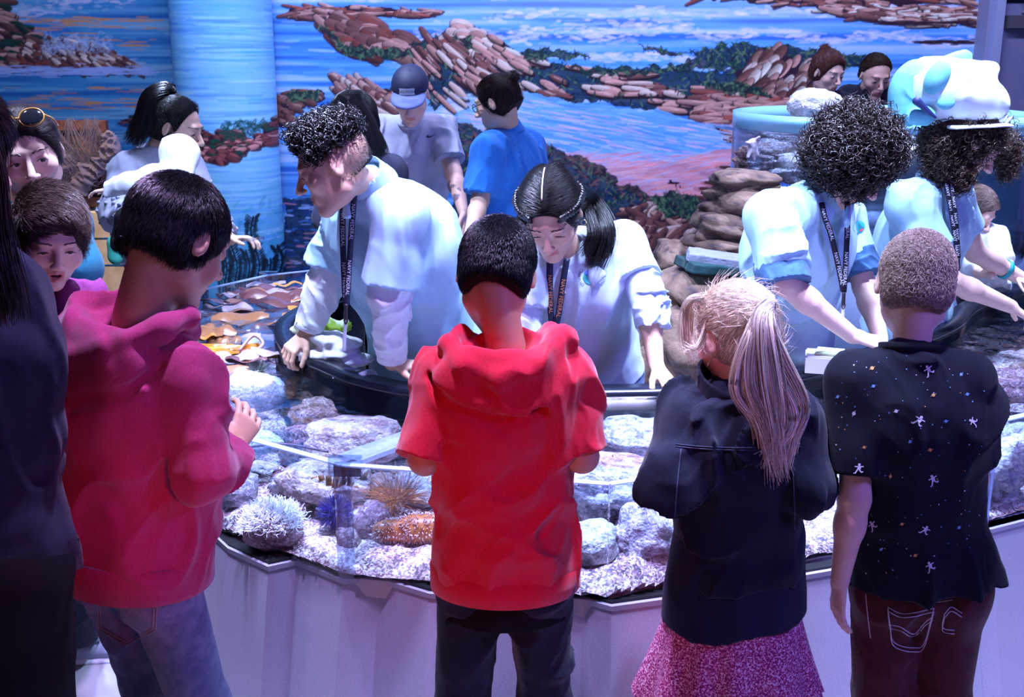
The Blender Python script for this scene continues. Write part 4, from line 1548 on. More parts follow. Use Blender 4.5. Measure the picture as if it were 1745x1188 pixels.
bv = np.stack([GX.ravel(), GY.ravel(), zb], 1)[use]
q = bv * np.array((1, 1, 0))
n1 = fbm(q * 22, 40, 3)[:, None]; n2 = vnoise(q * 70, 41)[:, None]; n3 = vnoise(q * 5, 42)[:, None]
bc = np.array((.62, .56, .60)) + n1 * .18 + n2 * .28
bc = np.where(n2 * .6 + n1 * .5 > .45, (.95, .90, .90), bc)
bc = np.where(n3 > .25, bc * np.array((.95, .55, .62)), bc)
bc = np.where(n2 * .5 - n1 * .6 > .38, (.10, .06, .09), bc)
bc = np.where(n3 < -.45, bc * np.array((.55, .50, .62)), bc)
solo('gravel_bed', (bv, mp[F_]), grit_mat('gravel', 210, [(.22, (.015, .01, .02)), (.36, (.22, .11, .12)), (.46, (.46, .24, .26)), (.60, (.70, .56, .56)), (.78, (.95, .90, .90))], .85),
     'pale shell gravel covering the floor of the touch tank under the water', 'gravel', kind='stuff', col=np.clip(bc, 0, 1))


def uvs(nu=40, nv=26):
    th = np.linspace(0.001, math.pi - .001, nv); ph = np.linspace(0, 2 * math.pi, nu, endpoint=False)
    v = np.array([[math.sin(t) * math.cos(p), math.sin(t) * math.sin(p), math.cos(t)] for t in th for p in ph])
    f = np.array([[i * nu + j, (i + 1) * nu + j, (i + 1) * nu + (j + 1) % nu, i * nu + (j + 1) % nu] for i in range(nv - 1) for j in range(nu)])
    return v, f


def rock_vf(c, r, seed, amp=.3, yaw=0, pal=((.40, .36, .44), (.70, .66, .72), (.10, .08, .12)), freq=1.6, nu=44, strata=0, blocky=.0):
    v, f = uvs(nu, int(nu * .62))
    if blocky:
        m = np.abs(v).max(1, keepdims=True)
        v = v * (1 - blocky) + v / m * blocky * .8
    d = fbm(v * freq + seed * 7.3, seed, 4)[:, None]
    rid = (1 - 2 * np.abs(vnoise(v * freq * 2 + seed, seed + 3)))[:, None]
    w_ = v * (1 + amp * d * .7 + amp * .25 * rid)
    if strata:
        zz_ = w_[:, 2:3]
        w_[:, :2] *= 1 + .09 * np.sin(zz_ * strata + 2 * d)
    w_ = w_ * np.asarray(r)
    w_ = w_ @ rot(yaw).T + np.asarray(c)
    n = fbm(v * 4 + seed, seed + 8, 4); n2 = vnoise(v * 14, seed + 9)
    a, b, e = (np.array(x) for x in pal)
    t = np.clip(n * 1.2 + .5, 0, 1)[:, None]
    col = a * (1 - t) + b * t
    col = np.where((n2 + n * .5 > .75)[:, None], b * 1.15, col)
    col = np.where((n2 - n * .5 > .62)[:, None], e, col)
    return (w_, f), np.clip(col, 0, 1)


rock_m = grit_mat('rock', 170, [(.24, (.006, .006, .012)), (.40, (.06, .045, .07)), (.54, (.26, .18, .22)), (.68, (.55, .44, .48)), (.84, (.92, .88, .90))], .50, .012)
PAL_G = ((.34, .32, .40), (.72, .70, .78), (.07, .06, .09))
PAL_P = ((.52, .20, .22), (.90, .56, .52), (.16, .05, .07))
PAL_B = ((.24, .11, .07), (.48, .27, .17), (.05, .03, .04))
PAL_W = ((.72, .70, .72), (.95, .92, .90), (.42, .34, .36))
PAL_R = ((.22, .05, .09), (.40, .14, .18), (.08, .02, .04))
PAL_S = ((.44, .30, .24), (.56, .40, .33), (.26, .18, .17))


def rock(c, r, seed, pal, label, group=None, name='rock', **kw):
    vf, col = rock_vf(c, r, seed, pal=pal, **kw)
    return solo(name, vf, rock_m, label, 'rock', group, col=col, origin=np.array([c[0], c[1], vf[0][:, 2].min()]))


# the singled-out rocks of the near tank (photo column, row, height -> place)
def tp(px, py, z=.60): return PZ(px, py, z)
c = tp(428, 655, .715); rock((c[0], c[1], .68), (.105, .095, .075), 3, PAL_W, 'white oblong rock with a dark weed tuft breaking the water beside the orange kelp', amp=.18, blocky=.4)
c = tp(600, 745, .66); rock((c[0], c[1] + .02, .64), (.15, .085, .07), 4, ((.80, .50, .45), (.98, .84, .80), (.35, .16, .20)), 'pink crusted slab of rock just under the water behind the clear divider', amp=.22, blocky=.5, yaw=14)
c = tp(430, 738, .68); rock((c[0], c[1], .65), (.085, .05, .035), 5, ((.55, .68, .72), (.74, .86, .88), (.25, .33, .40)), 'smooth flat pale green stone beside the pink hoodie sleeve', amp=.10)
c = tp(545, 690, .68); rock((c[0], c[1], .64), (.09, .07, .06), 6, PAL_B, 'dark brown lumpy rock under the left hand of the curly haired helper', amp=.35)
c = tp(540, 725, .66); rock((c[0], c[1], .61), (.09, .05, .05), 7, PAL_R, 'maroon weed-covered stone between the pale green stone and pink slab', amp=.4)
c = tp(1010, 945, .56); rock((c[0] - .01, c[1] + .06, .56), (.085, .07, .055), 8, ((.42, .46, .46), (.68, .74, .74), (.14, .16, .17)), 'grey-green boulder beside the red hoodie against the front glass', amp=.2, blocky=.3)
c = tp(1105, 930, .58); rock((c[0] + .02, c[1] + .07, .57), (.085, .07, .09), 9, ((.30, .28, .40), (.66, .64, .74), (.06, .05, .10)), 'rough pitted purple-grey boulder beside the blonde girl against the front glass', amp=.45, freq=2.6)
c = tp(1060, 860, .64); rock((c[0], c[1] + .10, .63), (.15, .075, .06), 10, ((.34, .34, .46), (.86, .86, .92), (.05, .05, .10)), 'long white-capped dark rock near the water between the red hoodie and blonde girl', amp=.45, freq=2.4)
c = tp(1010, 870, .62); rock((c[0], c[1] + .16, .60), (.13, .10, .07), 11, PAL_P, 'pink-brown sloping rock behind the grey-green boulder', amp=.25)
c = tp(1080, 740, .68); rock((c[0], c[1], .66), (.15, .08, .06), 12, PAL_G, 'broad grey rock under the water in front of the black inner wall', amp=.4, freq=2.2)
c = tp(1030, 780, .68); rock((c[0] + .02, c[1], .64), (.14, .06, .05), 13, PAL_P, 'rose-coloured crusted rock under the surface behind the clear rim', amp=.3)
c = tp(1715, 790, .66); rock((c[0] + .02, c[1] + .14, .62), (.12, .09, .10), 14, PAL_W, 'whitish cratered rock behind the glass at the right edge', amp=.5, freq=2.8)
c = tp(1720, 640, .70); rock((c[0], c[1], .66), (.16, .07, .055), 15, PAL_R, 'maroon flat rock under the rippling water in the right tank', amp=.2)
c = tp(640, 875, .62); rock((c[0] - .02, c[1] + .10, .55), (.05, .05, .055), 16, ((.30, .10, .18), (.36, .16, .24), (.12, .04, .1)), 'small round plum-coloured boulder behind the corner post', amp=.08)
c = tp(520, 850, .62); rock((c[0] + .02, c[1] + .17, .60), (.13, .08, .06), 17, ((.70, .48, .42), (.96, .80, .72), (.25, .12, .10)), 'peach-coloured rock behind the white frilly anemone', amp=.35)
rng = np.random.RandomState(21)
spots = []
while len(spots) < 120:
    x, y = rng.uniform(-1.3, 2.8), rng.uniform(2.45, 6.4)
    pin = in_poly(np.array([x]), np.array([y]), ring_poly)[0]
    if not pin: continue
    r = rng.uniform(.025, .075)
    dmin = min(np.hypot(np.array(OUT)[:, 0] - x, np.array(OUT)[:, 1] - y).min(), np.hypot(INNS[:, 0] - x, INNS[:, 1] - y).min())
    segd = min(abs(np.cross(np.array(OUT[i + 1]) - np.array(OUT[i]), np.array([x, y]) - np.array(OUT[i]))) / np.linalg.norm(np.array(OUT[i + 1]) - np.array(OUT[i])) for i in range(6, 10))
    if dmin < r + .04 or (y < 3.2 and segd < r + .035): continue
    if any(math.hypot(x - a_, y - b_) < (r + c_) * .9 for a_, b_, c_ in spots): continue
    spots.append((x, y, r))
kinds = [(PAL_G, 'mottled grey stone', 'grey stones on the tank bed'), (PAL_P, 'pink crusted stone', 'pink crusted stones on the tank bed'),
         (PAL_W, 'white pebbly stone', 'white stones on the tank bed'), (PAL_B, 'dark brown stone', 'brown stones on the tank bed'), (PAL_R, 'maroon stone', 'maroon stones on the tank bed')]
for i, (x, y, r) in enumerate(spots):
    pal, lb, gr = kinds[rng.choice(5, p=[.22, .26, .18, .18, .16])]
    z = float(bed_z(np.array([x]), np.array([y]))[0])
    rock((x, y, z + r * .35), (r, r * rng.uniform(.6, 1), r * rng.uniform(.45, .8)), 50 + i, pal, lb + ' of fist size or smaller lying on the bed of the touch tank', gr, name='stone', amp=.4, nu=22, yaw=rng.uniform(0, 180))

# white frilly anemone
c = tp(455, 915, .55); ac = np.array([c[0], c[1] + .065, .53])
an = thing('anemone', ac, 'white frilly anemone with curling tentacles behind the left front glass', 'anemone')
vf, col = rock_vf(ac + V3(0, 0, .0), (.075, .05, .048), 91, amp=.12, pal=((.36, .16, .20), (.55, .34, .38), (.22, .08, .10)))
part('column', vf, rock_m, an, col=col)
vt, ft = uvs(16, 9)
cap = (vt * np.array((.072, .050, .040)) + ac + V3(0, 0, .025), ft)
p_, n_ = surf_points(cap, 1500, 4)
kk = n_[:, 2] > -.1
rngq = np.random.RandomState(2); p_, n_ = p_[kk], n_[kk]; N = len(p_)
axv = n_ + rngq.normal(0, .5, (N, 3)) + V3(0, -.1, .25); axv /= np.linalg.norm(axv, axis=1, keepdims=True)
sv = np.cross(axv, rngq.normal(0, 1, (N, 3))); sv /= np.linalg.norm(sv, axis=1, keepdims=True)
Ls = rngq.uniform(.015, .042, (N, 1)); ph_ = rngq.rand(N, 1) * 6
pts = [p_ + axv * Ls * t + sv * .007 * np.sin(ph_ + t * 6) * t for t in np.linspace(0, 1, 7)]
part('tentacles', tubes(np.stack(pts, 1), np.linspace(.0016, .0007, 7), 4), mat('anemone_white', (.86, .88, .95), .4), an)['kind'] = 'stuff'

# sea cucumber: brown with pale knobs
c = tp(692, 928, .54)
F = Field()
cu0 = np.array([c[0] - .07, c[1] + .07, .545]); cu1 = np.array([c[0] + .10, c[1] + .08, .548])
F.u(cone(cu0, cu1, .028, .034), .01); F.u(cone((cu0 + cu1) / 2 + V3(0, 0, .006), cu1, .034, .030), .02)
cuc = F.mesh(.004)
sc = thing('sea_cucumber', (cu0 + cu1) / 2 - V3(0, 0, .035), 'orange-brown sea cucumber studded with pale knobs behind the front glass', 'sea cucumber')
part('body', cuc, mat('cucumber', (.36, .10, .03), .35, mottle=((.55, .20, .06), 40, .4, .6)), sc)
p_, n_ = surf_points(cuc, 900, 6)
pts = np.stack([p_ - n_ * .002, p_ + n_ * .0035, p_ + n_ * .0065], 1)
part('knobs', tubes(pts, np.array([.0018, .0014, .0004]), 4), mat('cucumber_knob', (.80, .62, .62), .4), sc)['kind'] = 'stuff'

# purple urchin
c = tp(560, 890, .57); uc = np.array([c[0] + .005, c[1] + .07, .565])
ur = thing('sea_urchin', uc - V3(0, 0, .03), 'dark blue-purple sea urchin beside the corner post of the left tank', 'sea urchin')
vf = (vt * .024 + uc, ft); part('shell', vf, mat('urchin', (.02, .015, .12), .4), ur)
p_, n_ = surf_points(vf, 420, 8)
part('spines', tubes(np.stack([p_, p_ + n_ * .016, p_ + n_ * .03], 1), np.array([.0014, .0009, .0003]), 3), mat('urchin_spine', (.03, .02, .22), .35), ur)['kind'] = 'stuff'


def star(c, r, yaw, m, label, arms=5, tilt=None, thick=.28):
    F = Field(); c = np.asarray(c, float)
    R = rot(yaw) if tilt is None else tilt
    F.u(ell(c, (r * .3, r * .3, r * thick * .6), R), .01)
    for i in range(arms):
        a = i * 2 * math.pi / arms + .3
        d = R @ V3(math.cos(a), math.sin(a), 0)
        F.u(cone(c, c + d * r * .95, r * thick * .62, r * .09), .012)
    if tilt is None: F.cut(c - V3(0, 0, r * .14), V3(0, 0, -1))
    v, f = F.mesh(max(.003, r * .05))
    return solo('sea_star', (v, f), m, label, 'sea star')


st_o = mat('star_orange', (.75, .28, .10), .5, mottle=((.9, .55, .35), 60, .45, .6), bump=(180, .6, .003))
st_p = mat('star_pale', (.72, .62, .74), .5, mottle=((.5, .4, .55), 60, .45, .6), bump=(180, .6, .003))
c = tp(1062, 958, .53); star((c[0], c[1] + .05, .545), .035, 20, st_o, 'small orange sea star on the gravel beside the green weed tuft')
c = tp(690, 868, .6); star((c[0] + .01, c[1] + .12, .575), .03, 50, st_o, 'small orange sea star resting beside the sea cucumber')

# weed tufts
def tuft(c, n, L, m, label, name='seaweed', spread=.5, r=.0012, seed=0, up=1.0):
    rg = np.random.RandomState(seed); x, y = scatter_disc(n, seed)
    p0 = np.asarray(c) + np.stack([x * L * .3, y * L * .3, np.zeros(n)], 1)
    d = np.stack([x, y, np.full(n, up)], 1) + rg.normal(0, spread, (n, 3)); d /= np.linalg.norm(d, axis=1, keepdims=True)
    s_ = rg.normal(0, .25, (n, 3)) * L; Lr = L * rg.uniform(.5, 1.1, (n, 1))
    pts = [p0 + d * Lr * t + s_ * t * t for t in np.linspace(0, 1, 7)]
    return solo(name, tubes(np.stack(pts, 1), np.linspace(r, r * .4, 7), 4), m, label, 'seaweed')


c = tp(1057, 975, .52); tuft((c[0], c[1] + .05, .525), 240, .03, mat('weed_green', (.04, .32, .12), .5), 'little bright green weed tuft on the gravel by the front glass', seed=1)
c = tp(668, 845, .64); tuft((c[0], c[1] + .12, .58), 320, .085, mat('weed_orange', (.55, .20, .06), .45), 'bushy orange weed clump under the rim right of the corner post', seed=2, up=.5)
c = tp(1150, 855, .62); tuft((c[0], c[1] + .12, .60), 60, .10, mat('weed_red', (.35, .07, .06), .5), 'thin dark red weed strands beside the blonde girl elbow', seed=3, up=.6)
c = tp(440, 648, .72); tuft((c[0], c[1], .75), 26, .035, mat('weed_dark', (.03, .05, .04), .4), 'small dark weed tuft on top of the white oblong rock', seed=4, up=.5, r=.0022)
c = tp(548, 860, .60)
fr = thing('brown_kelp', (c[0], c[1] + .1, .53), 'brown finger-like kelp fan standing behind the dark blue urchin', 'seaweed')
for i in range(9):
    a = (i - 4) * .22
    p0 = V3(c[0] + .005, c[1] + .1, .535)
    pts = [p0 + V3(math.sin(a) * t * .10, .01 * math.sin(i), math.cos(a) * t * .11) for t in np.linspace(0, 1, 6)]
    part('frond', ribbon(spline(pts, 10), V3(math.cos(a), .3, -math.sin(a)), .016, .003), mat('kelp_brown', (.30, .13, .04), .4), fr)

# floating kelp blades in the left arm of the tank
kelp_ms = [mat('kelp_a', (.34, .14, .06), .25, spec=.8), mat('kelp_b', (.16, .06, .06), .2, spec=.8), mat('kelp_c', (.62, .26, .05), .3, spec=.7), mat('kelp_d', (.40, .30, .36), .2, spec=.8)]
kn_ = ['brown', 'dark brown', 'orange-brown', 'pale violet']
rng = np.random.RandomState(33)
n = 0
while n < 64:
    x, y = rng.uniform(-1.28, -.80), rng.uniform(3.45, 4.85)
    if not in_poly(np.array([x]), np.array([y]), ring_poly)[0]: continue
    n += 1
    a = rng.uniform(-.6, .6); L = rng.uniform(.08, .26); wdt = rng.uniform(.018, .05); k = rng.choice(4, p=[.35, .35, .1, .2])
    t = np.linspace(-.5, .5, 9)
    zt = ZW + rng.uniform(-.02, .012)
    px_ = np.stack([x + math.cos(a) * t * L, y + math.sin(a) * t * L, zt + .008 * np.sin(t * 9 + n) + 0 * t], 1)
    px_[:, 0] = np.clip(px_[:, 0], -1.27, 5)
    tap = wdt * (1 - .8 * (2 * t) ** 2)
    d = V3(-math.sin(a), math.cos(a), rng.uniform(-.4, .4))
    th_ = .0012
    v = np.concatenate([px_ - d * tap[:, None], px_ + d * tap[:, None] + V3(0, 0, .006), px_ + V3(0, 0, .010)])
    K = 9
    f = [[i, i + 1, 2 * K + i + 1, 2 * K + i] for i in range(K - 1)] + [[2 * K + i, 2 * K + i + 1, K + i + 1, K + i] for i in range(K - 1)]
    nv = len(v)
    v = np.concatenate([v, v - V3(0, 0, th_)]); f = f + [[nv + q for q in g[::-1]] for g in f]
    solo('seaweed', (v, f), kelp_ms[k], kn_[k] + ' kelp blade floating in the left arm of the touch tank', 'seaweed', kn_[k] + ' kelp blades afloat in the left arm')
# big orange kelp fold
c = tp(400, 600, ZW)
ok = thing('seaweed', (c[0], c[1], ZW), 'large glossy orange kelp frond folded on the water beside the purple hoodie', 'seaweed')
for i, (dx, dy, yaw, s) in enumerate(((-.05, .0, 10, 1.0), (.03, .01, 40, .8), (-.02, -.05, -20, .9), (.06, -.02, 75, .6), (-.09, .03, 0, .8))):
    u = np.linspace(-1, 1, 16); w2 = np.linspace(-1, 1, 12)
    U_, W_ = np.meshgrid(u, w2, indexing='ij')
    r_ = (1 - .5 * U_ ** 2)
    v = np.stack([U_ * .07 * s, W_ * .035 * r_ * s, .012 + .018 * s * np.sin(U_ * 3 + i) * W_ + .010 * np.cos(W_ * 3)], -1).reshape(-1, 3)
    v = v @ rot(yaw).T + np.array([c[0] + dx, c[1] + dy, ZW])
    g = grid_faces(16, 12)
    part('frond', join((v, g), (v - V3(0, 0, .002), g[:, ::-1])), mat('kelp_orange', (.72, .25, .02), .22, spec=.8, mottle=((.42, .13, .02), 14, .4, .6)), ok)
part('stipe', pipe([(c[0] + .02, c[1] - .02, ZW + .01), (c[0] + .06, c[1] + .03, ZW + .05), (c[0] + .10, c[1] + .0, ZW + .03), (c[0] + .07, c[1] - .05, ZW + .005)], .006, 30, 8), mat('kelp_stipe', (.45, .25, .25), .3), ok)
# long dark stipes under the surface
for (a, b, lb) in (((400, 765), (560, 770), 'thin dark kelp stipe lying behind the left front glass'), ((470, 560), (545, 500), 'thin reddish kelp stipe floating towards the far corner'), ((395, 650), (480, 640), 'dark bowed kelp stipe beside the white oblong rock')):
    A_, B_ = tp(*a, .72), tp(*b, .72)
    solo('seaweed', pipe([A_, (A_ + B_) / 2 + V3(0, .02, .01), B_], .0035, 24, 6), mat('stipe_dark', (.12, .06, .08), .3), lb, 'seaweed')

# small clear boxes, tray and mussels on the inner rim
def ledge(px, py, z=.79): return PZ(px, py, z)
glassy = clear_mat('clear_plastic', (.86, .93, 1.0), 1.5, .05, base=.10)
def open_box(c, hx, hy, hz, yaw, t=.003):
    R = rot(yaw); out = []
    for lo, hi in (((-hx, -hy, 0), (hx, hy, t)), ((-hx, -hy, t), (-hx + t, hy, hz)), ((hx - t, -hy, t), (hx, hy, hz)), ((-hx + t, -hy, t), (hx - t, -hy + t, hz)), ((-hx + t, hy - t, t), (hx - t, hy, hz))):
        v, f = box(lo, hi); out.append((v @ R.T + np.asarray(c), f))
    return join(*out)
c = PZ(462, 588, ZW); solo('specimen_box', open_box((c[0], c[1], ZW + .0), .035, .028, .05, 15), glassy, 'small clear plastic box floating beside the helper hand at the left arm', 'container', smooth=False)
c = PZ(1432, 640, .80); solo('specimen_box', open_box((c[0], c[1] - .05, ZW - .06), .045, .035, .13, 8, .004), glassy, 'upright clear plastic box hung on the inner rim left of the astronaut shirt', 'container', smooth=False)
c = PZ(1690, 500, .80); solo('specimen_box', open_box((c[0], c[1], ZW), .07, .05, .08, 0, .004), glassy, 'clear plastic box standing in the right tank beneath the shark hat helper arm', 'container', smooth=False)
c = PZ(1725, 460, .80); solo('specimen_tray', open_box((c[0] + .05, c[1], ZW - .01), .12, .09, .03, 0, .005), glassy, 'shallow clear tray floating in the right tank', 'container', smooth=False)
c = PZ(1700, 405, .80); solo('specimen_box', open_box((c[0] + .2, c[1], ZW - .03), .28, .2, .16, 0, .006), clear_mat('clear_box_b', (.7, .82, 1.0), 1.5, .05, base=.10), 'large clear box at the far end of the right tank', 'container', smooth=False)

# ------------------------------------------------------------------ round exhibit tank behind the helpers
tc_ = P(1502, 190, 5.45)
tr_, tz1, tz0 = .695, tc_[2], .80
et = thing('round_tank', (tc_[0], tc_[1], tz0), 'tall round acrylic tank with a thick pale rim and rocks inside', 'aquarium')


def ring(c, r0, r1, z0, z1, n=96):
    a = np.linspace(0, 2 * math.pi, n, endpoint=False); cs, sn = np.cos(a), np.sin(a)
    L_ = [(r1, z0), (r1, z1), (r0, z1), (r0, z0)]
    v = np.concatenate([np.stack([c[0] + r * cs, c[1] + r * sn, np.full(n, z)], 1) for r, z in L_])
    i = np.arange(n); j = (i + 1) % n
    f = np.concatenate([np.stack([k * n + i, k * n + j, ((k + 1) % 4) * n + j, ((k + 1) % 4) * n + i], 1) for k in range(4)])
    return v, f


def disc_vf(c, r, z0, z1, n=96):
    a = np.linspace(0, 2 * math.pi, n, endpoint=False)
    return slab([(c[0] + r * math.cos(t), c[1] + r * math.sin(t)) for t in a], z0, z1)


part('cylinder_wall', ring(tc_, tr_ - .018, tr_, tz0, tz1 - .07), clear_mat('cyl_acrylic', (.86, .90, 1.0), 1.35, .22, base=.03), et)
part('rim_band', ring(tc_, tr_ - .024, tr_ + .004, tz1 - .072, tz1), mat('rim_pale', (.30, .62, .78), .2, alpha=.82, spec=.7), et)
part('seam_strip', box((tc_[0] - .46, tc_[1] - .56, tz0), (tc_[0] - .452, tc_[1] - .53, tz1 - .07)), clear_mat('seam', (.80, .85, 1.0), 1.3, .3, base=.06), et, smooth=False)
wt = solo('water', disc_vf(tc_, tr_ - .026, tz1 - .085, tz1 - .08), clear_mat('water_round', (.80, .92, 1.0), 1.33, .05, bump=(9, .3, .04)), 'still water filling the round acrylic tank', 'water', kind='stuff', smooth=False)
part('tank_base', ring(tc_, .05, tr_ + .01, 0, tz0), mat('plinth', (.06, .08, .16), .6), et)
part('backing', slab([(tc_[0] + .10, tc_[1] + .12), (tc_[0] + .62, tc_[1] - .20), (tc_[0] + .62, tc_[1] - .18), (tc_[0] + .12, tc_[1] + .14)], tz0, tz1 - .12), mat('tank_dark', (.010, .03, .05), .3), et, smooth=False)
c = P(1390, 172, 5.45)
rock((c[0], c[1], c[2] - .02), (.135, .115, .080), 201, PAL_W, 'large pale rock rising out of the top of the round tank', amp=.16, blocky=.2, yaw=20)
for i, (px, py, Y, r, lb) in enumerate(((1300, 270, 5.35, (.14, .12, .08), 'low dark brown rock inside the left of the round tank'), (1345, 235, 5.5, (.20, .14, .09), 'brown layered rock high inside the round tank'), (1375, 285, 5.3, (.20, .13, .08), 'broad brown rock low inside the round tank behind the helper'), (1385, 250, 5.2, (.07, .05, .05), 'small orange-brown rock inside the round tank beside the dark curls'), (1600, 300, 5.6, (.2, .1, .1), 'dark rock inside the right of the round tank'))):
    q = P(px, py, Y); rock(q, r, 210 + i, PAL_S if i != 0 else PAL_B, lb, amp=.3, blocky=.4, strata=40)
q = P(1282, 252, 5.08)
Rs = np.stack([V3(1, 0, 0), V3(0, .2, 1), V3(0, -1, .2)], 1)
F = Field(); c0 = P(1283, 245, 5.16)
for px, py in ((1294, 234), (1272, 243), (1291, 264), (1274, 268), (1285, 272)):
    F.u(cone(c0, P(px, py, 5.14), .018, .007), .012)
solo('sea_star', F.mesh(.004), st_p, 'pale long-armed sea star stuck inside the round tank wall', 'sea star')

# ------------------------------------------------------------------ sandstone stack and ledges
sand_m = mat('sandstone', (.4, .3, .25), .85, vcol=True, bump=(45, .6, .01))


PAL_T = ((.15, .085, .062), (.23, .14, .10), (.07, .045, .05))


def stone(c, r, seed, label, pal=PAL_T, group=None, **kw):
    vf, col = rock_vf(c, r, seed, pal=pal, **kw)
    return solo('boulder', vf, sand_m, label, 'rock', group, col=col)


for i, (px, py, Y, rx, ry, rz, yaw, lb) in enumerate((
        (1268, 312, 4.85, .150, .15, .060, 10, 'topmost slab of the sandstone stack under the round tank'),
        (1262, 345, 4.85, .165, .17, .075, 40, 'second slab from the top of the sandstone stack'),
        (1245, 385, 4.82, .180, .18, .085, 80, 'third slab of the sandstone stack, banded grey and tan'),
        (1240, 425, 4.80, .170, .18, .085, 120, 'lowest banded slab of the sandstone stack behind the towels'),
        (1215, 510, 4.55, .26, .22, .155, 15, 'broad brown boulder carrying the folded towels'),
        (1160, 445, 4.85, .12, .12, .10, 0, 'brown boulder sloping up to the sandstone stack'),
        (1190, 590, 4.45, .22, .20, .20, 60, 'cracked brown boulder at floor level behind the blonde girl'),
        (1135, 560, 4.75, .12, .14, .16, 20, 'narrow brown boulder beside the braided helper sleeve'),
        (1105, 625, 4.60, .14, .12, .09, 0, 'low tan boulder on the floor beside the grey polo helper'))):
    q = P(px, py, Y)
    stone(q, (rx, ry, rz), 301 + i, lb, amp=.20 if i < 4 else .26, blocky=.62, strata=4 if i < 4 else 5, yaw=yaw)
F = Field(); q = P(1345, 420, 5.2)
stone((q[0], q[1], .45), (.42, .30, .42), 330, 'large dark rock mass hidden behind the curly haired helper', amp=.2, blocky=.4, strata=12)

# folded towels on the boulder
for i, (px, py, m_, lb, yaw, sx, sy) in enumerate(((1222, 455, cloth('towel_green', (.006, .035, .040)), 'folded dark green towel under the grey one on the boulder', 12, .15, .11), (1222, 440, cloth('towel_grey', (.20, .20, .28)), 'folded grey-mauve towel on top of the dark green towel', -8, .125, .085))):
    q = P(px, py, 4.45); R = rot(yaw)
    F = Field()
    for k in range(3):
        F.u(rbox(q + V3(0, 0, .012 * k - .012), (sx * (1 - .03 * k), sy, .007), R @ np.array([[1, 0, .12], [0, 1, 0], [-.12, 0, 1]]), .006), .004)
    F.post = folds(.005, (14, 14, 8), 5 + i)
    solo('folded_towel', F.mesh(.0045), m_, lb, 'towel')

# white towel and lime cloth on the inner rim at the left
F = Field()
for (px, py, r) in ((545, 600, .055), (575, 598, .06), (605, 612, .05), (560, 575, .05), (525, 600, .04), (590, 585, .05)):
    q = P(px, py, 3.52); F.u(ell(q, (r * 1.2, r * 1.4, r * .42)), .03)
F.post = folds(.016, (16, 16, 14), 9)
solo('towel', F.mesh(.0045), WHITE_T if 'WHITE_T' in globals() else cloth('towel_white', (.82, .82, .86), crease=.03), 'crumpled white towel heaped on the inner rim under the leaning helper', 'towel')
F = Field()
for (px, py, r) in ((535, 548, .05), (562, 556, .05), (515, 560, .035)):
    q = P(px, py, 3.62); F.u(ell(q, (r * 1.3, r * 1.3, r * .4)), .02)
F.post = folds(.012, (16, 16, 14), 19)
solo('cloth', F.mesh(.0045), mat('lime_cloth', (.75, .85, .55), .8, mottle=((.35, .55, .04), 9, .45, .55)), 'lime and white patterned cloth lying behind the white towel', 'cloth')
# bits lying on the black rim
q = P(580, 640, 3.30); solo('shell', rock_vf(q + V3(0, 0, -.005), (.024, .016, .010), 401, amp=.15, nu=20, pal=PAL_W)[0], mat('shell_white', (.8, .8, .85), .4), 'white shell on the black rim next to the glossy mussel', 'shell')
q = P(600, 632, 3.32); solo('mussel', rock_vf(q, (.034, .013, .009), 402, amp=.1, nu=20, yaw=-20)[0], mat('mussel', (.02, .02, .05), .15), 'glossy black mussel shell lying on the inner rim', 'shell')
q = P(626, 640, 3.28); solo('specimen_ball', rock_vf(q, (.03, .02, .016), 403, amp=.3, nu=24)[0], mat('wet_clear', (.35, .42, .55), .1, spec=.9), 'wet tangled weed ball on the inner rim beside the helper hand', 'seaweed')
# white box with papers on the rim
q = P(1412, 618, 3.30); R = rot(-14)
def bx(c, h, R): 
    v, f = box((-h[0], -h[1], -h[2]), h); return v @ R.T + np.asarray(c), f
bt = thing('box', q - V3(0, 0, .03), 'white wooden box standing on the black rim beside the rolled cuffs', 'box')
part('box_body', bx(q, (.070, .05, .024), R), mat('box_white', (.78, .76, .74), .6), bt, smooth=False)
part('box_lid', bx(q + V3(0, 0, .027), (.066, .046, .003), R), mat('box_lid', (.80, .82, .78), .6), bt, smooth=False)
solo('booklet', bx(q + V3(.015, -.005, .034), (.055, .04, .003), rot(-22)), mat('booklet', (.62, .72, .40), .6), 'pale green booklet lying on the white box', 'booklet', smooth=False)
solo('case', bx(P(1462, 606, 3.27), (.035, .04, .012), rot(-8)), mat('case_black', (.01, .01, .015), .4), 'flat black case on the rim under the clasped hands', 'case', smooth=False)
# dark holder post in the right tank
q = PZ(1684, 480, .74); solo('post', bx(q + V3(0, 0, .035), (.018, .018, .05), rot(10)), mat('post_blue', (.02, .03, .08), .3), 'short dark block standing in the clear box of the right tank', 'block', smooth=False)

# ------------------------------------------------------------------ framed picture with gauze, lit slatted crate
fx0, fx1 = P(60, 300, 7.0)[0], P(190, 300, 7.0)[0]
fz1, fz0 = P(120, 205, 7.0)[2], P(120, 352, 7.0)[2]
fr = thing('framed_picture', ((fx0 + fx1) / 2, 7.0, fz0), 'dark framed painting draped with torn white gauze behind the woman with sunglasses', 'picture')
wood = mat('frame_wood', (.10, .04, .035), .4, mottle=((.16, .08, .06), 20, .4, .6))
t = .06
part('picture_frame', join(box((fx0, 6.98, fz0), (fx1, 7.03, fz0 + t)), box((fx0, 6.98, fz1 - t), (fx1, 7.03, fz1)), box((fx0, 6.98, fz0 + t), (fx0 + t, 7.03, fz1 - t)), box((fx1 - t, 6.98, fz0 + t), (fx1, 7.03, fz1 - t))), wood, fr, smooth=False)
gx = np.linspace(fx0 + t, fx1 - t, 90); gz = np.linspace(fz0 + t, fz1 - t, 100)
GX, GZ = np.meshgrid(gx, gz, indexing='ij')
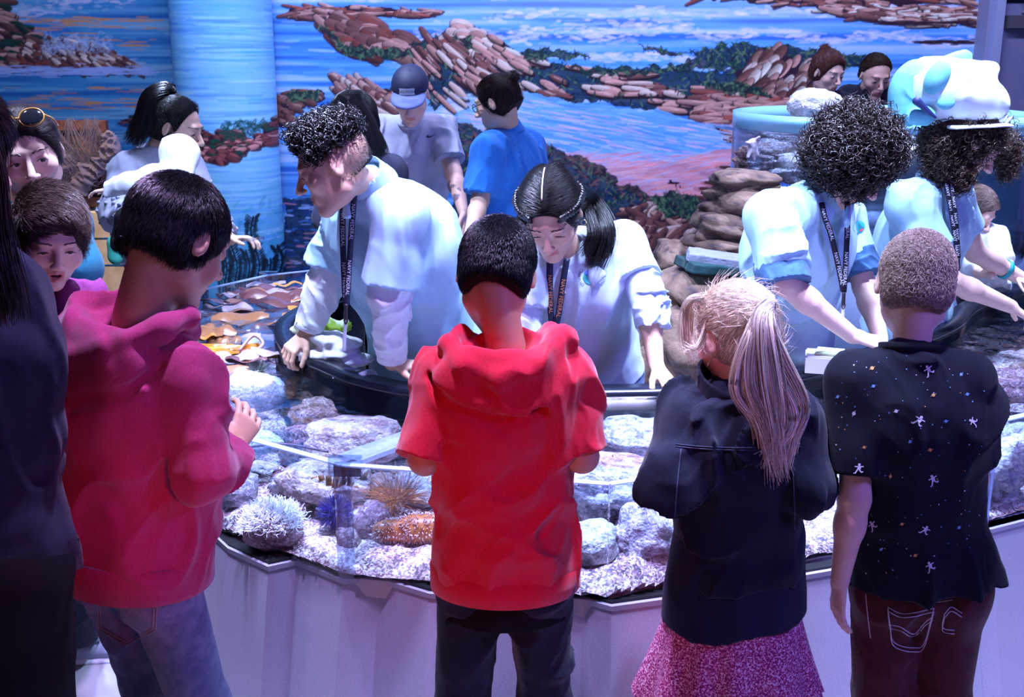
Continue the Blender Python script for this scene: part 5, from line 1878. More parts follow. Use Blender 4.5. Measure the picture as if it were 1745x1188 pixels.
uu_, vv_ = (GX - fx0) / (fx1 - fx0), (GZ - fz0) / (fz1 - fz0)
g = fbm(np.stack([GX.ravel() * 9, GZ.ravel() * 9, GX.ravel() * 0], 1), 77, 4).reshape(GX.shape)
pc = np.zeros(GX.shape + (3,)) + np.array((.03, .012, .02))
blob = np.exp(-(((uu_ - .70) / .13) ** 2 + ((vv_ - .62) / .20) ** 2)) * (1 + .6 * g)
pc += blob[..., None] * np.array((.75, .35, .12))
blob = np.exp(-(((uu_ - .34) / .20) ** 2 + ((vv_ - .30) / .18) ** 2)) * (.6 + .6 * g)
pc += np.clip(blob, 0, 1)[..., None] * np.array((.35, .24, .26))
part('painting', (np.stack([GX.ravel(), np.full(GX.size, 7.0), GZ.ravel()], 1), grid_faces(90, 100)), mat('painting', (.1, .1, .1), .4, vcol=True), fr, col=np.clip(pc, 0, 1).reshape(-1, 3))
rg = np.random.RandomState(12); pts = []
ends_ = [(60, 215), (85, 205), (118, 206), (150, 204), (163, 206), (196, 246), (198, 270)]
for i in range(420):                       # loose threads sagging from the top corners into the bunched cloth
    a = np.array(ends_[rg.randint(len(ends_))]) + rg.normal(0, 3, 2); t_ = rg.rand()
    b_ = np.array([95 + 85 * t_, 335 - 70 * t_]) + rg.normal(0, 9, 2); m_ = (a + b_) / 2 + np.array([rg.normal(0, 10), 14 + rg.normal(0, 8)])
    pts.append(spline([P(*a, 6.93), P(*m_, 6.91 + rg.uniform(-.02, .02)), P(*b_, 6.92)], 9))
gz_ = thing('gauze', P(130, 300, 6.92), 'torn pale gauze bunched and strung across the dark framed painting', 'gauze')
gm_ = mat('gauze', (.24, .20, .25), .9, alpha=.62)
part('threads', tubes(np.array(pts), .0011, 3), gm_, gz_)['kind'] = 'stuff'
F = Field()
path_ = [(92, 340), (96, 300), (118, 270), (140, 290), (128, 330), (150, 300), (172, 278), (194, 252), (186, 236)]
for p0_, p1_ in zip(path_[:-1], path_[1:]):
    F.u(eseg(P(*p0_, 6.92), P(*p1_, 6.92), V3(0, 1, 0), (.022, .045), (.018, .035)), .03)
F.post = folds(.022, (22, 22, 22), 5)
part('bunched_cloth', F.mesh(.007), gm_, gz_)
cx0, cx1 = P(135, 400, 6.9)[0], P(215, 400, 6.9)[0]
cz1 = P(170, 362, 6.9)[2]
cr_ = thing('crate', ((cx0 + cx1) / 2, 6.9, 0), 'pale slatted wooden crate lit warm yellow under the framed painting', 'crate')
pw = mat('pale_wood', (.80, .62, .36), .6, mottle=((.62, .44, .22), 12, .35, .65))
z = cz1; k = 0
while z > .12:
    part('slat', box((cx0, 6.88, z - .155), (cx1, 6.91, z)), pw, cr_, smooth=False); z -= .17; k += 1
part('crate_side', join(box((cx0, 6.91, 0), (cx0 + .03, 7.2, cz1)), box((cx1 - .03, 6.91, 0), (cx1, 7.2, cz1)), box((cx0, 6.91, cz1 - .02), (cx1, 7.2, cz1))), pw, cr_, smooth=False)
solo('cabinet_dark', box((P(-60, 300, 6.95)[0], 6.93, 0), (cx0 - .01, 7.3, cz1 + .10)), mat('cab_dark', (.03, .012, .02), .5), 'dark low cabinet standing under the framed painting', 'cabinet', smooth=False)

# ------------------------------------------------------------------ garment helpers
def stand(J, hip, u, b, feet, hw=.088):
    """hip joints, knees and ankles; feet = two plan points L, R"""
    J['hip'] = np.asarray(hip, float); u = nrm(u); J['hipu'] = u
    for sd, sg, ft in (('L', -1, feet[0]), ('R', 1, feet[1])):
        h = J['hip'] + u * sg * hw * b - V3(0, 0, .03 * b)
        an = V3(ft[0], ft[1], .085 * b)
        J['hp' + sd] = h; J['an' + sd] = an
        J['kn' + sd] = h * .5 + an * .5 + nrm(np.cross(V3(0, 0, 1), u)) * .02 * b
    return J


def top(root, J, b, m, g=.014, sl=(.7, .7), hem=.04, wx=1.0, wd=1.0, belly=0, flare=.02, fold=.007, seed=1, h=.005,
        name='shirt', fq=(12, 12, 6), extra=None, ag=None, cuts=(), trunk=True, neck=None):
    hip, sh, up, u, hu = basis(J)
    F = Field()
    if trunk:
        torso_ops(F, J, b, g, wx, wd, belly, flare=flare, drop=hem + .03)
        F.cut(hip - up * hem, -up)
    ag = g if ag is None else ag
    for sd, to in zip('LR', sl):
        if to:
            arm_ops(F, J, sd, b, ag, .025, to)
    if neck:
        F.sub(cone(J['neck'] - up * .02, J['neck'] + up * .12, neck * b, neck * b * 1.2), .01)
    if extra: extra(F)
    for pt, n in cuts: F.cut(pt, n)
    F.post = folds(fold, fq, seed)
    vf = F.mesh(h)
    return part(name, vf, m, root), vf


def hood_ops(J, b, fw, lower=1.0, side=0.0):
    N = J['neck']; hip, sh, up, u, hu = basis(J)
    L = lambda x, y, z: N + u * x * b + fw * y * b + up * z * b

    def ex(F):
        s = side
        F.u(ell(L(s, -.075, -.075 * lower), np.array((.145, .062, .105 * lower)) * b, np.stack([u, fw, up], 1)), .03)
        F.u(ell(L(s * 1.3, -.095, -.15 * lower), np.array((.095, .045, .080 * lower)) * b, np.stack([u, fw, up], 1)), .03)
        loop = [(-.052, .072, -.03), (-.098, .035, .015), (-.118 + s * .4, -.035, .010), (-.075 + s, -.098, -.022), (0 + s, -.118, -.048), (.075 + s, -.098, -.022), (.118 + s * .4, -.035, .010), (.098, .035, .015), (.052, .072, -.03)]
        for p, q in zip(loop[:-1], loop[1:]):
            F.u(cone(L(*p), L(*q), .024 * b), .012)
        F.sub(ell(L(s * .6, -.040, .030), np.array((.070, .050, .050)) * b, np.stack([u, fw, up], 1)), .02)
        loop2 = [(-.145 + s, -.03, -.05), (-.12 + s, -.11, -.10), (s, -.145, -.135), (.12 + s, -.11, -.10), (.145 + s, -.03, -.05)]
        for p, q in zip(loop2[:-1], loop2[1:]):
            F.sub(cone(L(*p), L(*q), .007 * b), .018)
    return ex


def hem_band(root, J, b, m, g, hem, wd_=.045, wx=1.0, wd=1.0, flare=0.0, name='hem_band'):
    hip, sh, up, u, hu = basis(J)
    c = hip - up * (hem - wd_ * .4)
    part(name, band(c, up, hu, .158 * b * wx + g + flare, .112 * b * wd + g + flare, wd_, .006), m, root)


def collar(root, J, b, m, fw, r=.066, hgt=.038, open_=True, name='collar', k=.008):
    N = J['neck']; hip, sh, up, u, hu = basis(J)
    F = Field()
    ax = nrm(up * .9 + fw * .25)
    F.u(cone(N - ax * .01 * b, N + ax * hgt * b, (r + .018) * b, r * b), .01)
    F.sub(cone(N - ax * .02 * b, N + ax * .09 * b, r * b, (r - .004) * b), .004)
    F.cut(N - ax * .022 * b, -ax); F.cut(N + ax * hgt * b, ax)
    F.u(xf(ell((-.045, .080, -.005), (.030, .010, .032)), N, np.stack([u, fw, up], 1), b), .01)
    F.u(xf(ell((.045, .080, -.005), (.030, .010, .032)), N, np.stack([u, fw, up], 1), b), .01)
    if open_:
        F.sub(xf(ell((0, .09, .02), (.022, .04, .06)), N, np.stack([u, fw, up], 1), b), .006)
    return part(name, F.mesh(.0035), m, root)


def drape(bvh, pts, d, lift=.004):
    """drop a polyline on a surface along direction d"""
    out = []
    for p in pts:
        h = bvh.ray_cast(Vector(np.asarray(p) - nrm(d) * .5), Vector(nrm(d)), 1.2)
        out.append(np.array(h[0]) - nrm(d) * lift if h[0] is not None else np.asarray(p, float))
    return np.array(out)


def lanyard(root, paths, side, tail, word, tm, lm, wd=.018, tail_mat=None, text_side=None, tsize=.015):
    """strap runs (list of world polylines), a clip and a tail; lettering repeated down the straps"""
    for i, p in enumerate(paths):
        q = spline(p, 26)
        st = part('lanyard', ribbon(q, side, wd, .002), lm, root)
        if word:
            tv, tf = text_mesh(word, tsize)
            seg = np.linalg.norm(np.diff(q, axis=0), axis=1); cum = np.concatenate([[0], np.cumsum(seg)])
            L = cum[-1]; wl = (tv[:, 0].max() - tv[:, 0].min()) * 1.25
            n = int(L / wl)
            vs = []
            T = np.gradient(q, axis=0); T /= np.linalg.norm(T, axis=1, keepdims=True)
            sv = np.broadcast_to(np.asarray(side, float), q.shape); sv = sv - (sv * T).sum(1, keepdims=True) * T; sv /= np.linalg.norm(sv, axis=1, keepdims=True)
            nv = np.cross(T, sv)
            if nv[:, 1].mean() > 0: nv = -nv
            for k in range(n):
                s0 = (k + .5) * L / n
                out = []
                for x, y in tv:
                    s = np.clip(s0 + x, 0, L)
                    a = [np.interp(s, cum, q[:, j]) for j in range(3)]
                    si = [np.interp(s, cum, sv[:, j]) for j in range(3)]
                    ni = [np.interp(s, cum, nv[:, j]) for j in range(3)]
                    out.append(np.array(a) + np.array(si) * y + np.array(ni) * .0018)
                vs.append((np.array(out), tf))
            if vs: part('lettering', join(*vs), tm, st, smooth=False)
    if tail is not None:
        a, b_, c = tail
        part('clip', join(pipe([a, (a + b_) / 2, b_], .006, 8, 8), pipe([b_ + V3(-.006, 0, 0), b_ + V3(0, 0, -.014), b_ + V3(.006, 0, 0), b_ + V3(0, 0, .006)], .0018, 14, 6)), mat('lanyard_clip', (.05, .05, .06), .3, metal=.6), root)
        if c is not None:
            part('key_strap', ribbon(spline([b_, (b_ + c) / 2, c], 8), side, .010, .002), tail_mat or mat('strap_pale', (.75, .78, .85), .4), root)


DENIM_L = cloth('denim_light', (.20, .24, .38), (.12, .15, .27), sc=40)
DENIM = cloth('denim', (.045, .075, .16), (.03, .05, .11), sc=40)
DENIM_D = cloth('denim_dark', (.012, .016, .035), (.008, .01, .022), sc=40)
BLACK = cloth('black_cloth', (.006, .006, .009), sheen=.0)
HBLK = (.010, .008, .009)
HBRN = (.045, .022, .012)
HBLD = (.92, .80, .64)


# ------------------------------------------------------------------ boy in the red hoodie
def red_boy():
    b = .80
    r = thing('person', P(858, 1000, 2.12) * V3(1, 1, 0), 'boy seen from behind in a bright red hoodie over a black shirt and dark jeans', 'person')
    R = rot(-4, 34, 4)
    C = P(846, 468, 2.17)
    J = dict(neck=P(862, 585, 2.10), shL=P(762, 640, 2.10), shR=P(957, 634, 2.10), elL=P(724, 782, 2.05), elR=P(992, 778, 2.05),
             wrL=P(785, 738, 2.25), wrR=P(938, 744, 2.25), head=(C, R, .93, dict(kid=1, neck=.86)))
    J['handL'] = dict(d=V3(.35, .9, .1), n=V3(.2, 0, -1), s=.8, curl=30); J['handR'] = dict(d=V3(-.35, .9, .1), n=V3(-.2, 0, -1), s=.8, curl=30)
    stand(J, P(860, 948, 2.10), V3(1, 0, 0), b, (P(790, 1188, 2.10)[:2] * V3(1, 1, 0)[:2] + np.array((-.03, 0)), P(930, 1188, 2.10)[:2] + np.array((.02, 0))))
    build_body(r, J, b, SKIN['tan'], wx=.95)
    m = cloth('hoodie_red', (.74, .010, .040), (.62, .008, .032), sc=220, sheen=.35)
    fw = V3(0, 1, 0)
    o, vf = top(r, J, b, m, .020, (.99, .99), .062, wx=1.02, flare=.004, fold=.013, seed=3, h=.0042, name='hoodie', fq=(9, 9, 6), extra=hood_ops(J, b * 1.12, fw, 1.0, -.012), ag=.022)
    hem_band(r, J, b, m, .017, .060, .055, wx=1.02, flare=.002)
    hip, sh, up, u, hu = basis(J)
    # black undershirt below the hem
    F = Field()
    F.u(eseg(hip - V3(0, 0, .14), hip - V3(0, 0, .0), hu, (.158 * b + .012, .116 * b + .012), (.13 * b, .09 * b)), .02)
    F.cut(hip - V3(0, 0, .125), V3(0, 0, -1)); F.post = folds(.005, (12, 12, 4), 5)
    part('undershirt', F.mesh(.006), BLACK, r)
    trousers(r, J, b, DENIM_D, 'jeans', .010, fold=.008, top=-.02)
    for sd in 'LR': shoe(r, J['an' + sd], 0, b, BLACK)
    cap = hair_cap(C, R, .93, [((0, .05, .045), (0, 1, -.5)), ((0, -.06, -.048), (0, -.25, -1))], .007)
    hm = hair_mat((.008, .008, .012), .28)
    hr = part('hair', cap, hm, r)
    cr = C + R @ (V3(.0, -.055, .105) * .93)
    part('strands', short_hair(cap, 16000, .013, lambda p: p - cr, 3, .0006, .28, .012), hm, hr)


red_boy()


# ------------------------------------------------------------------ boy in the purple-red hoodie
def purple_boy():
    b = .92
    r = thing('person', P(235, 1000, 2.08) * V3(1, 1, 0), 'black-haired boy in a dusky maroon hoodie and light blue jeans at the tank corner', 'person')
    R = rot(-37, 32, -2)
    C = P(301, 410, 2.10)
    f = nrm(V3(.60, .80, 0)); u = V3(f[1], -f[0], 0)
    J = dict(neck=P(238, 545, 2.06), shL=P(150, 592, 2.18), shR=P(316, 640, 2.00), elL=P(120, 790, 2.22), elR=P(352, 806, 1.96),
             wrL=P(300, 760, 2.40), wrR=P(398, 765, 2.16), head=(C, R, 1.02, dict(kid=1)))
    J['handR'] = dict(d=nrm(V3(.25, .75, .55)), n=nrm(V3(-.6, .3, -.4)), s=.85, curl=28)
    J['handL'] = dict(d=nrm(V3(.6, .7, .3)), n=V3(.3, -.3, -1), s=.85, curl=28)
    stand(J, P(228, 930, 2.08), u, b, ((-.78, 2.20), (-.63, 2.08)))
    J['hip'] = P(228, 930, 2.08)
    build_body(r, J, b, SKIN['tan'], wx=1.0, wd=1.05)
    m = cloth('hoodie_maroon', (.46, .040, .155), (.38, .032, .125), sc=220, sheen=.35)
    o, vf = top(r, J, b, m, .020, (1.75, 1.75), .05, wx=1.02, wd=1.22, belly=.6, flare=.0, fold=.013, seed=8, h=.0045, name='hoodie', fq=(8, 8, 6), extra=hood_ops(J, b * 1.10, f, 1.0, -.02), ag=.017)
    hem_band(r, J, b, m, .017, .052, .075, wx=1.02, wd=1.22, flare=.002)
    o, vt_ = trousers(r, J, b, DENIM_L, 'jeans', .011, fold=.008, seed=4, wd=1.0, top=.0)
    # back pocket outline
    bv = bvh_of(vt_)
    c0 = P(215, 1050, 2.0)
    pk = [(-.055, .055), (.055, .055), (.052, -.03), (0, -.06), (-.052, -.03), (-.055, .055)]
    for inset in (1.0, .90):
        pts = [P(215 + 950 * a * inset, 1045 - 950 * c * inset, 2.0) for a, c in pk]
        pts = np.concatenate([np.linspace(pts[i], pts[i + 1], 9)[:-1] for i in range(5)] + [[pts[5]]])
        part('pocket_seam', pipe(drape(bv, pts, nrm(c0 - V3(0, 0, CAM_H)), .0015), .0012, None, 5), mat('thread', (.35, .28, .30), .7), r)
    for sd in 'LR': shoe(r, J['an' + sd], -40, b, BLACK)
    cap = hair_cap(C, R, 1.02, [((0, .070, .045), (0, 1, -.30)), ((0, -.06, -.052), (0, -.15, -1))], .009)
    hm = hair_mat(HBLK, .3)
    hr = part('hair', cap, hm, r)
    cr = C + R @ (V3(.0, -.03, .125))
    part('strands', short_hair(cap, 16000, .022, lambda p: p - cr, 5, .0007, .12, .012), hm, hr)


purple_boy()


# ------------------------------------------------------------------ girl with the blonde ponytail
def blonde_girl():
    b = .75
    r = thing('person', P(1255, 1100, 2.18) * V3(1, 1, 0), 'girl with a long blonde ponytail in a black denim jacket and pink speckled skirt', 'person')
    R = rot(30, 14, -4)
    C = P(1256, 572, 2.20); s = .93
    J = dict(neck=P(1252, 668, 2.17), shL=P(1168, 712, 2.16), shR=P(1352, 716, 2.14), elL=P(1136, 822, 2.08), elR=P(1376, 828, 2.08),
             wrL=P(1165, 800, 2.26), wrR=P(1345, 800, 2.26), head=(C, R, s, dict(kid=1, neck=.8)))
    J['handL'] = dict(d=V3(.3, .9, .1), n=V3(.2, 0, -1), s=.72, curl=30); J['handR'] = dict(d=V3(-.3, .9, .1), n=V3(-.2, 0, -1), s=.72, curl=30)
    stand(J, P(1254, 985, 2.16), V3(1, 0, 0), b, ((P(1215, 1100, 2.16)[0], 2.16), (P(1300, 1100, 2.16)[0], 2.16)))
    build_body(r, J, b, SKIN['fair'], wx=.95)
    m = cloth('jacket_black', (.007, .010, .026), (.005, .007, .018), sc=160, sheen=.1)
    o, vf = top(r, J, b, m, .026, (1.7, 1.7), -.02, wx=1.0, flare=.0, fold=.018, seed=14, h=.0045, name='jacket', fq=(10, 10, 7), ag=.024)
    # yoke seam, side seams, collar
    bv = bvh_of(vf); d = nrm(P(1255, 760, 2.1) - V3(0, 0, CAM_H))
    sm = mat('seam_dark', (.03, .04, .08), .7)
    for pts in ([(1150, 757), (1210, 762), (1290, 763), (1365, 757)], [(1160, 765), (1155, 830), (1150, 900)], [(1350, 765), (1352, 830), (1356, 900)]):
        for o_ in (0, 4):
            part('seam', pipe(drape(bv, spline([P(x, y + o_, 2.05) for x, y in pts], 24), d, .001), .0013, None, 5), sm, o)
    F = Field(); N = J['neck']
    F.u(cone(N - V3(0, 0, .012), N + V3(-.01, .0, .040), .083, .070), .01)
    F.sub(cone(N - V3(0, 0, .03), N + V3(-.01, 0, .08), .070, .060), .004)
    F.cut(N + V3(0, 0, .036), V3(.2, -.35, 1)); F.cut(N - V3(0, 0, .02), V3(0, 0, -1))
    F.post = folds(.004, (14, 14, 10), 3)
    part('collar', F.mesh(.004), m, r)
    F = Field(); hip = J['hip']
    F.u(eseg(hip - V3(0, 0, .11), hip + V3(0, 0, .10), V3(1, 0, 0), (.158 * b + .040, .118 * b + .036), (.15 * b + .022, .11 * b + .020)), .02)
    F.cut(hip - V3(0, 0, .082), V3(.10, 0, -1)); F.post = folds(.005, (10, 10, 4), 15)
    part('long_shirt', F.mesh(.005), cloth('navy_cloth', (.010, .012, .038), sheen=.05), r)
    # flared speckled skirt
    K, M = 26, 160
    v = []
    for k in range(K):
        t = k / (K - 1); z = hip[2] - .05 - t * .235
        for i in range(M):
            a = i * 2 * math.pi / M
            rip = 1 + (.015 + .09 * t) * math.sin(a * 11 + 1.3 * math.sin(a * 3)) * t ** .5
            rx, ry = (.135 + .060 * t) * rip, (.105 + .060 * t) * rip
            v.append((hip[0] + rx * math.cos(a), hip[1] + ry * math.sin(a), z + .010 * math.sin(a * 11 + 2) * t))
    v = np.array(v)
    f = np.array([[k * M + i, (k + 1) * M + i, (k + 1) * M + (i + 1) % M, k * M + (i + 1) % M] for k in range(K - 1) for i in range(M)])
    inn = v.copy(); inn[:, :2] = (inn[:, :2] - hip[:2]) * .97 + hip[:2]
    sk = bpy.data.materials.new('skirt_speckle'); sk.use_nodes = True
    nt = sk.node_tree; bs = nt.nodes['Principled BSDF']; bs.inputs['Roughness'].default_value = .85
    tc = nt.nodes.new('ShaderNodeTexCoord'); vo = nt.nodes.new('ShaderNodeTexNoise'); vo.inputs['Scale'].default_value = 260; vo.inputs['Detail'].default_value = 3
    rp = nt.nodes.new('ShaderNodeValToRGB'); e = rp.color_ramp.elements
    e[0].position = .38; e[0].color = (.16, .01, .10, 1); e[1].position = .64; e[1].color = (.85, .62, .78, 1)
    x = rp.color_ramp.elements.new(.50); x.color = (.50, .04, .20, 1)
    nt.links.new(tc.outputs['Object'], vo.inputs['Vector']); nt.links.new(vo.outputs['Fac'], rp.inputs[0]); nt.links.new(rp.outputs[0], bs.inputs['Base Color'])
    part('skirt', join((v, f), (inn, f[:, ::-1])), sk, r)
    for sd in 'LR': shoe(r, J['an' + sd], 0, b, BLACK)
    # hair: pulled back to a high ponytail, silver-white where it faces the lamps
    hm = hair_mat(HBLD, .32)
    tie = C + R @ (V3(.0, -.100, .055) * s)
    cap = hair_cap(C, R, s, [((0, .058, .045), (0, 1, -.35)), ((0, -.03, -.060), (0, .15, -1))], .006)
    hr = part('hair', cap, hm, r)
    part('strands', short_hair(cap, 14000, .026, lambda p: tie - p, 7, .0005, .05, .004), hm, hr)
    part('flyaways', short_hair(cap, 380, .05, lambda p: (tie - p) * .8, 9, .0004, .35, .03), hm, hr)
    rg = np.random.RandomState(4)
    part('hair_tie', pipe([tie + V3(.012 * math.cos(a) * 1.4, .012 * math.sin(a), .014 * math.sin(a + 1)) for a in np.linspace(0, 6.3, 14)], .006, 30, 8), mat('tie_pink', (.75, .12, .28), .6), r)
    base = tie
    ends = [((1298, 545), (1300, 640), (1312, 730), (1322, 830)), ((1288, 560), (1276, 650), (1304, 730), (1336, 825)), ((1306, 550), (1322, 640), (1345, 700), (1330, 745), (1262, 790)),
            ((1310, 545), (1336, 610), (1370, 690), (1352, 745), (1345, 800)), ((1286, 560), (1262, 620), (1256, 670), (1288, 720), (1304, 800)), ((1306, 545), (1318, 640), (1322, 720), (1306, 800))]
    wid = (.030, .024, .018, .010, .016, .026)
    for i, e_ in enumerate(ends):
        pts = [base, base + V3(.006, -.02, .012)] + [P(x, y, 2.055 - .012 * (k > 0) - .0 * k) for k, (x, y) in enumerate(e_)]
        part('ponytail', lock(pts, 420 if i in (0, 1, 5) else 170, .013, wid[i], .004, 20 + i, .0008, 26, .6, .004), hm, hr)
    # wispy forelock in front of the ear
    pts = [C + R @ (V3(-.05, .02, .09) * s), P(1178, 520, 2.28), P(1172, 580, 2.28), P(1190, 620, 2.26)]
    part('forelock', lock(pts, 110, .02, .010, .004, 31, .0006, 16, .6, .008), hm, hr)
    part('forelock', lock([C + R @ (V3(-.07, .0, .05) * s), P(1190, 590, 2.16), P(1160, 588, 2.16)], 26, .01, .006, .003, 32, .0005, 12, .6, .008), hm, hr)


blonde_girl()


# ------------------------------------------------------------------ boy in the astronaut shirt
def astro_shapes():
    """small printed motifs as 2D shapes: figure of an astronaut, ringed planet, dot"""
    def disc(x, y, rx, ry=None, n=14):
        ry = ry or rx
        return [(x + rx * math.cos(a), y + ry * math.sin(a)) for a in np.linspace(0, 2 * math.pi, n, endpoint=False)]
    def bar(x0, y0, x1, y1, w_):
        d = np.array((x1 - x0, y1 - y0)); d = d / np.linalg.norm(d); n = np.array((-d[1], d[0])) * w_ / 2
        a = np.array((x0, y0)); c = np.array((x1, y1))
        return [tuple(a + n), tuple(a - n), tuple(c - n), tuple(c + n)]
    man = [disc(-.1, .9, .26), bar(0, .7, 0, 0, .45), bar(.1, .6, .8, .9, .2), bar(-.1, .5, -.8, .25, .2), bar(.05, .1, .8, -.3, .24), bar(-.05, .1, -.3, -.9, .24), bar(-.3, -.9, -.6, -1.0, .2), bar(.8, -.3, 1.0, .0, .2), bar(.3, .6, .35, .1, .16)]
    planet = [disc(0, 0, .6), bar(-1.1, -.25, 1.1, .25, .14)]
    dot = [disc(0, 0, 1, n=10)]
    return man, planet, dot


def astro_boy():
    b = .80
    r = thing('person', P(1565, 1050, 2.2) * V3(1, 1, 0), 'boy with buzzed fair hair in a black shirt printed with astronauts and maroon jeans', 'person')
    R = rot(-12, 20, 3); s = .93
    C = P(1560, 486, 2.22)
    J = dict(neck=P(1552, 600, 2.17), shL=P(1466, 652, 2.16), shR=P(1640, 652, 2.16), elL=P(1456, 850, 2.10), elR=P(1656, 815, 2.16),
             wrL=P(1432, 985, 2.10), wrR=P(1625, 870, 2.34), head=(C, R, s, dict(kid=1, neck=.84)))
    J['handL'] = dict(d=nrm(V3(.02, .10, -1)), n=nrm(V3(.9, .1, 0)), s=.82, curl=16, spread=1.1)
    J['handR'] = dict(d=nrm(V3(-.5, .7, .3)), n=V3(-.3, -.3, -1), s=.8, curl=30)
    stand(J, P(1568, 975, 2.18), nrm(V3(1, -.12, 0)), b, ((P(1530, 1100, 2.18)[0], 2.18), (P(1620, 1100, 2.18)[0], 2.16)))
    build_body(r, J, b, SKIN['fair'], wx=.98)
    m = cloth('shirt_space', (.006, .007, .018), (.004, .005, .012), sheen=.05)
    o, vf = top(r, J, b, m, .018, (.80, .80), .000, wx=1.04, wd=1.08, flare=.022, fold=.012, seed=21, h=.0045, fq=(8, 8, 4), ag=.030)
    bv = bvh_of(vf)
    man, planet, dot = astro_shapes()
    fw = nrm(P(1560, 800, 2.2) - V3(0, 0, CAM_H)); ru = V3(1, 0, 0); uu = nrm(np.cross(ru, fw))
    def print_at(shape, px, py, size, ang, m_, nm):
        c0 = P(px, py, 2.05); ca, sa = math.cos(ang), math.sin(ang)
        vs = []
        for pl in shape:
            v2 = [((x * ca - y * sa) * size, (x * sa + y * ca) * size) for x, y in pl]
            w3, f = wrap((v2, [list(range(len(v2)))]), bv, c0, ru, uu, fw, .0012)
            if np.ptp(w3[:, 1]) < .05: vs.append((w3, f))
        if vs: return (join(*vs), m_)
    items = []
    wm = mat('print_white', (.70, .66, .78), .8); om = mat('print_orange', (.75, .38, .12), .8); bm = mat('print_blue', (.20, .38, .75), .8)
    for (x, y, sz, a) in ((1583, 630, .0105, .2), (1564, 718, .0115, -.9), (1590, 820, .0105, .1), (1462, 800, .0105, -.4), (1575, 905, .010, -.8), (1485, 900, .010, .3), (1585, 968, .0105, .1), (1660, 720, .009, .9)):
        items.append(print_at(man, x, y, sz, a, wm, 'astronaut'))
    for (x, y, sz, a, m_) in ((1484, 622, .006, .3, om), (1591, 672, .0055, .2, om), (1527, 700, .0055, .1, wm), (1453, 703, .006, .8, wm), (1517, 812, .005, 1.2, om), (1560, 948, .0055, .3, om), (1537, 894, .005, .2, om), (1472, 762, .005, 0, om), (1585, 767, .0055, 0, om), (1640, 634, .005, .6, bm), (1470, 850, .005, .2, bm), (1487, 655, .005, .2, bm), (1423, 672, .005, .2, bm), (1612, 718, .005, 0, bm), (1650, 670, .005, 0, bm), (1551, 753, .005, .4, bm), (1500, 940, .005, .3, bm), (1635, 900, .005, .3, bm)):
        items.append(print_at(planet, x, y, sz, a, m_, 'planet'))
    rg = np.random.RandomState(3)
    for i in range(110):
        items.append(print_at(dot, rg.uniform(1420, 1680), rg.uniform(600, 1000), rg.uniform(.0007, .0016), 0, [wm, bm, bm, om][rg.randint(4)], 'star'))
    for m_ in (wm, om, bm):
        vs = [i[0] for i in items if i and i[1] is m_]
        if vs:
            q = part('print', join(*vs), m_, o, smooth=False); q['kind'] = 'stuff'
    # neckband
    up = V3(0, 0, 1)
    part('neckband', band(J['neck'] + V3(0, 0, .012), nrm(V3(0, .25, 1)), V3(1, 0, 0), .060, .058, .018, .004), m, r)
    mj = cloth('jeans_maroon', (.085, .012, .018), (.055, .008, .012), sc=60)
    o, vt_ = trousers(r, J, b, mj, 'jeans', .014, fold=.006, seed=14, top=.03)
    bv2 = bvh_of(vt_); th_ = mat('stitch_pale', (.62, .50, .58), .7)
    def st(pts, n=26):
        for o_ in (0, 7):
            part('stitching', pipe(drape(bv2, spline([P(x, y + o_, 2.05) for x, y in pts], n), fw, .0012), .0011, None, 4), th_, o)
    st([(1512, 1040), (1535, 1050), (1560, 1048), (1592, 1040)]); st([(1512, 1072), (1535, 1076), (1558, 1090), (1578, 1066), (1590, 1056)])
    st([(1512, 1040), (1516, 1075), (1522, 1105), (1558, 1117), (1576, 1108), (1592, 1040)], 40)
    st([(1500, 1000), (1530, 1018), (1580, 1024), (1624, 1018)]); st([(1624, 1012), (1650, 1006), (1668, 985)])
    st([(1610, 1050), (1622, 1038), (1640, 1048)], 14); st([(1610, 1050), (1608, 1076), (1628, 1080)], 14)
    part('stitching', pipe(drape(bv2, spline([P(x, y, 2.05) for x, y in ((1472, 1020), (1476, 1060), (1480, 1100))], 16), fw, .0012), .0011, None, 4), th_, o)
    for sd in 'LR': shoe(r, J['an' + sd], 0, b, BLACK)
    cap = hair_cap(C, R, s, [((0, .055, .050), (0, 1, -.4)), ((0, -.06, -.056), (0, -.1, -1))], .0032)
    hm = hair_mat((.50, .36, .30), .38)
    hr = part('hair', cap, hm, r)
    cr = C + R @ (V3(-.012, -.035, .112) * s)
    part('strands', short_hair(cap, 16000, .009, lambda p: (p - cr) + .5 * np.cross(p - cr, V3(0, 0, 1)), 13, .0005, .6, .12), hm, hr)


astro_boy()

LBLUE = cloth('helper_shirt', (.42, .66, .82), (.38, .61, .78), sc=30, sheen=.1)
LLAV = cloth('helper_shirt_grey', (.55, .64, .82), (.50, .59, .77), sc=30, sheen=.1)
WHITE = cloth('white_cloth', (.80, .82, .88), (.74, .77, .84), sc=30)
NAVY_L = mat('lanyard_navy', (.012, .015, .05), .5)
TXT_O = mat('letter_orange', (.75, .28, .10), .6)
TXT_W = mat('letter_white', (.65, .65, .75), .6)
NAVY_J = cloth('jeans_navy', (.02, .05, .16), (.012, .03, .10), sc=40)


def straight_hair(r, C, R, s, col, toward, n=9000, L=.06, grow=.010, line=None, seed=3, extra=(), m=None, up=.06, jit=.02):
    cap = hair_cap(C, R, s, line or [((0, .060, .045), (0, 1, -.35)), ((0, -.03, -.060), (0, .15, -1))], grow, extra=extra)
    hm = m or hair_mat(col, .26)
    hr = part('hair', cap, hm, r)
    part('strands', short_hair(cap, n, L, lambda p: toward - p, seed, .0007, up, jit), hm, hr)
    return hr, hm, cap


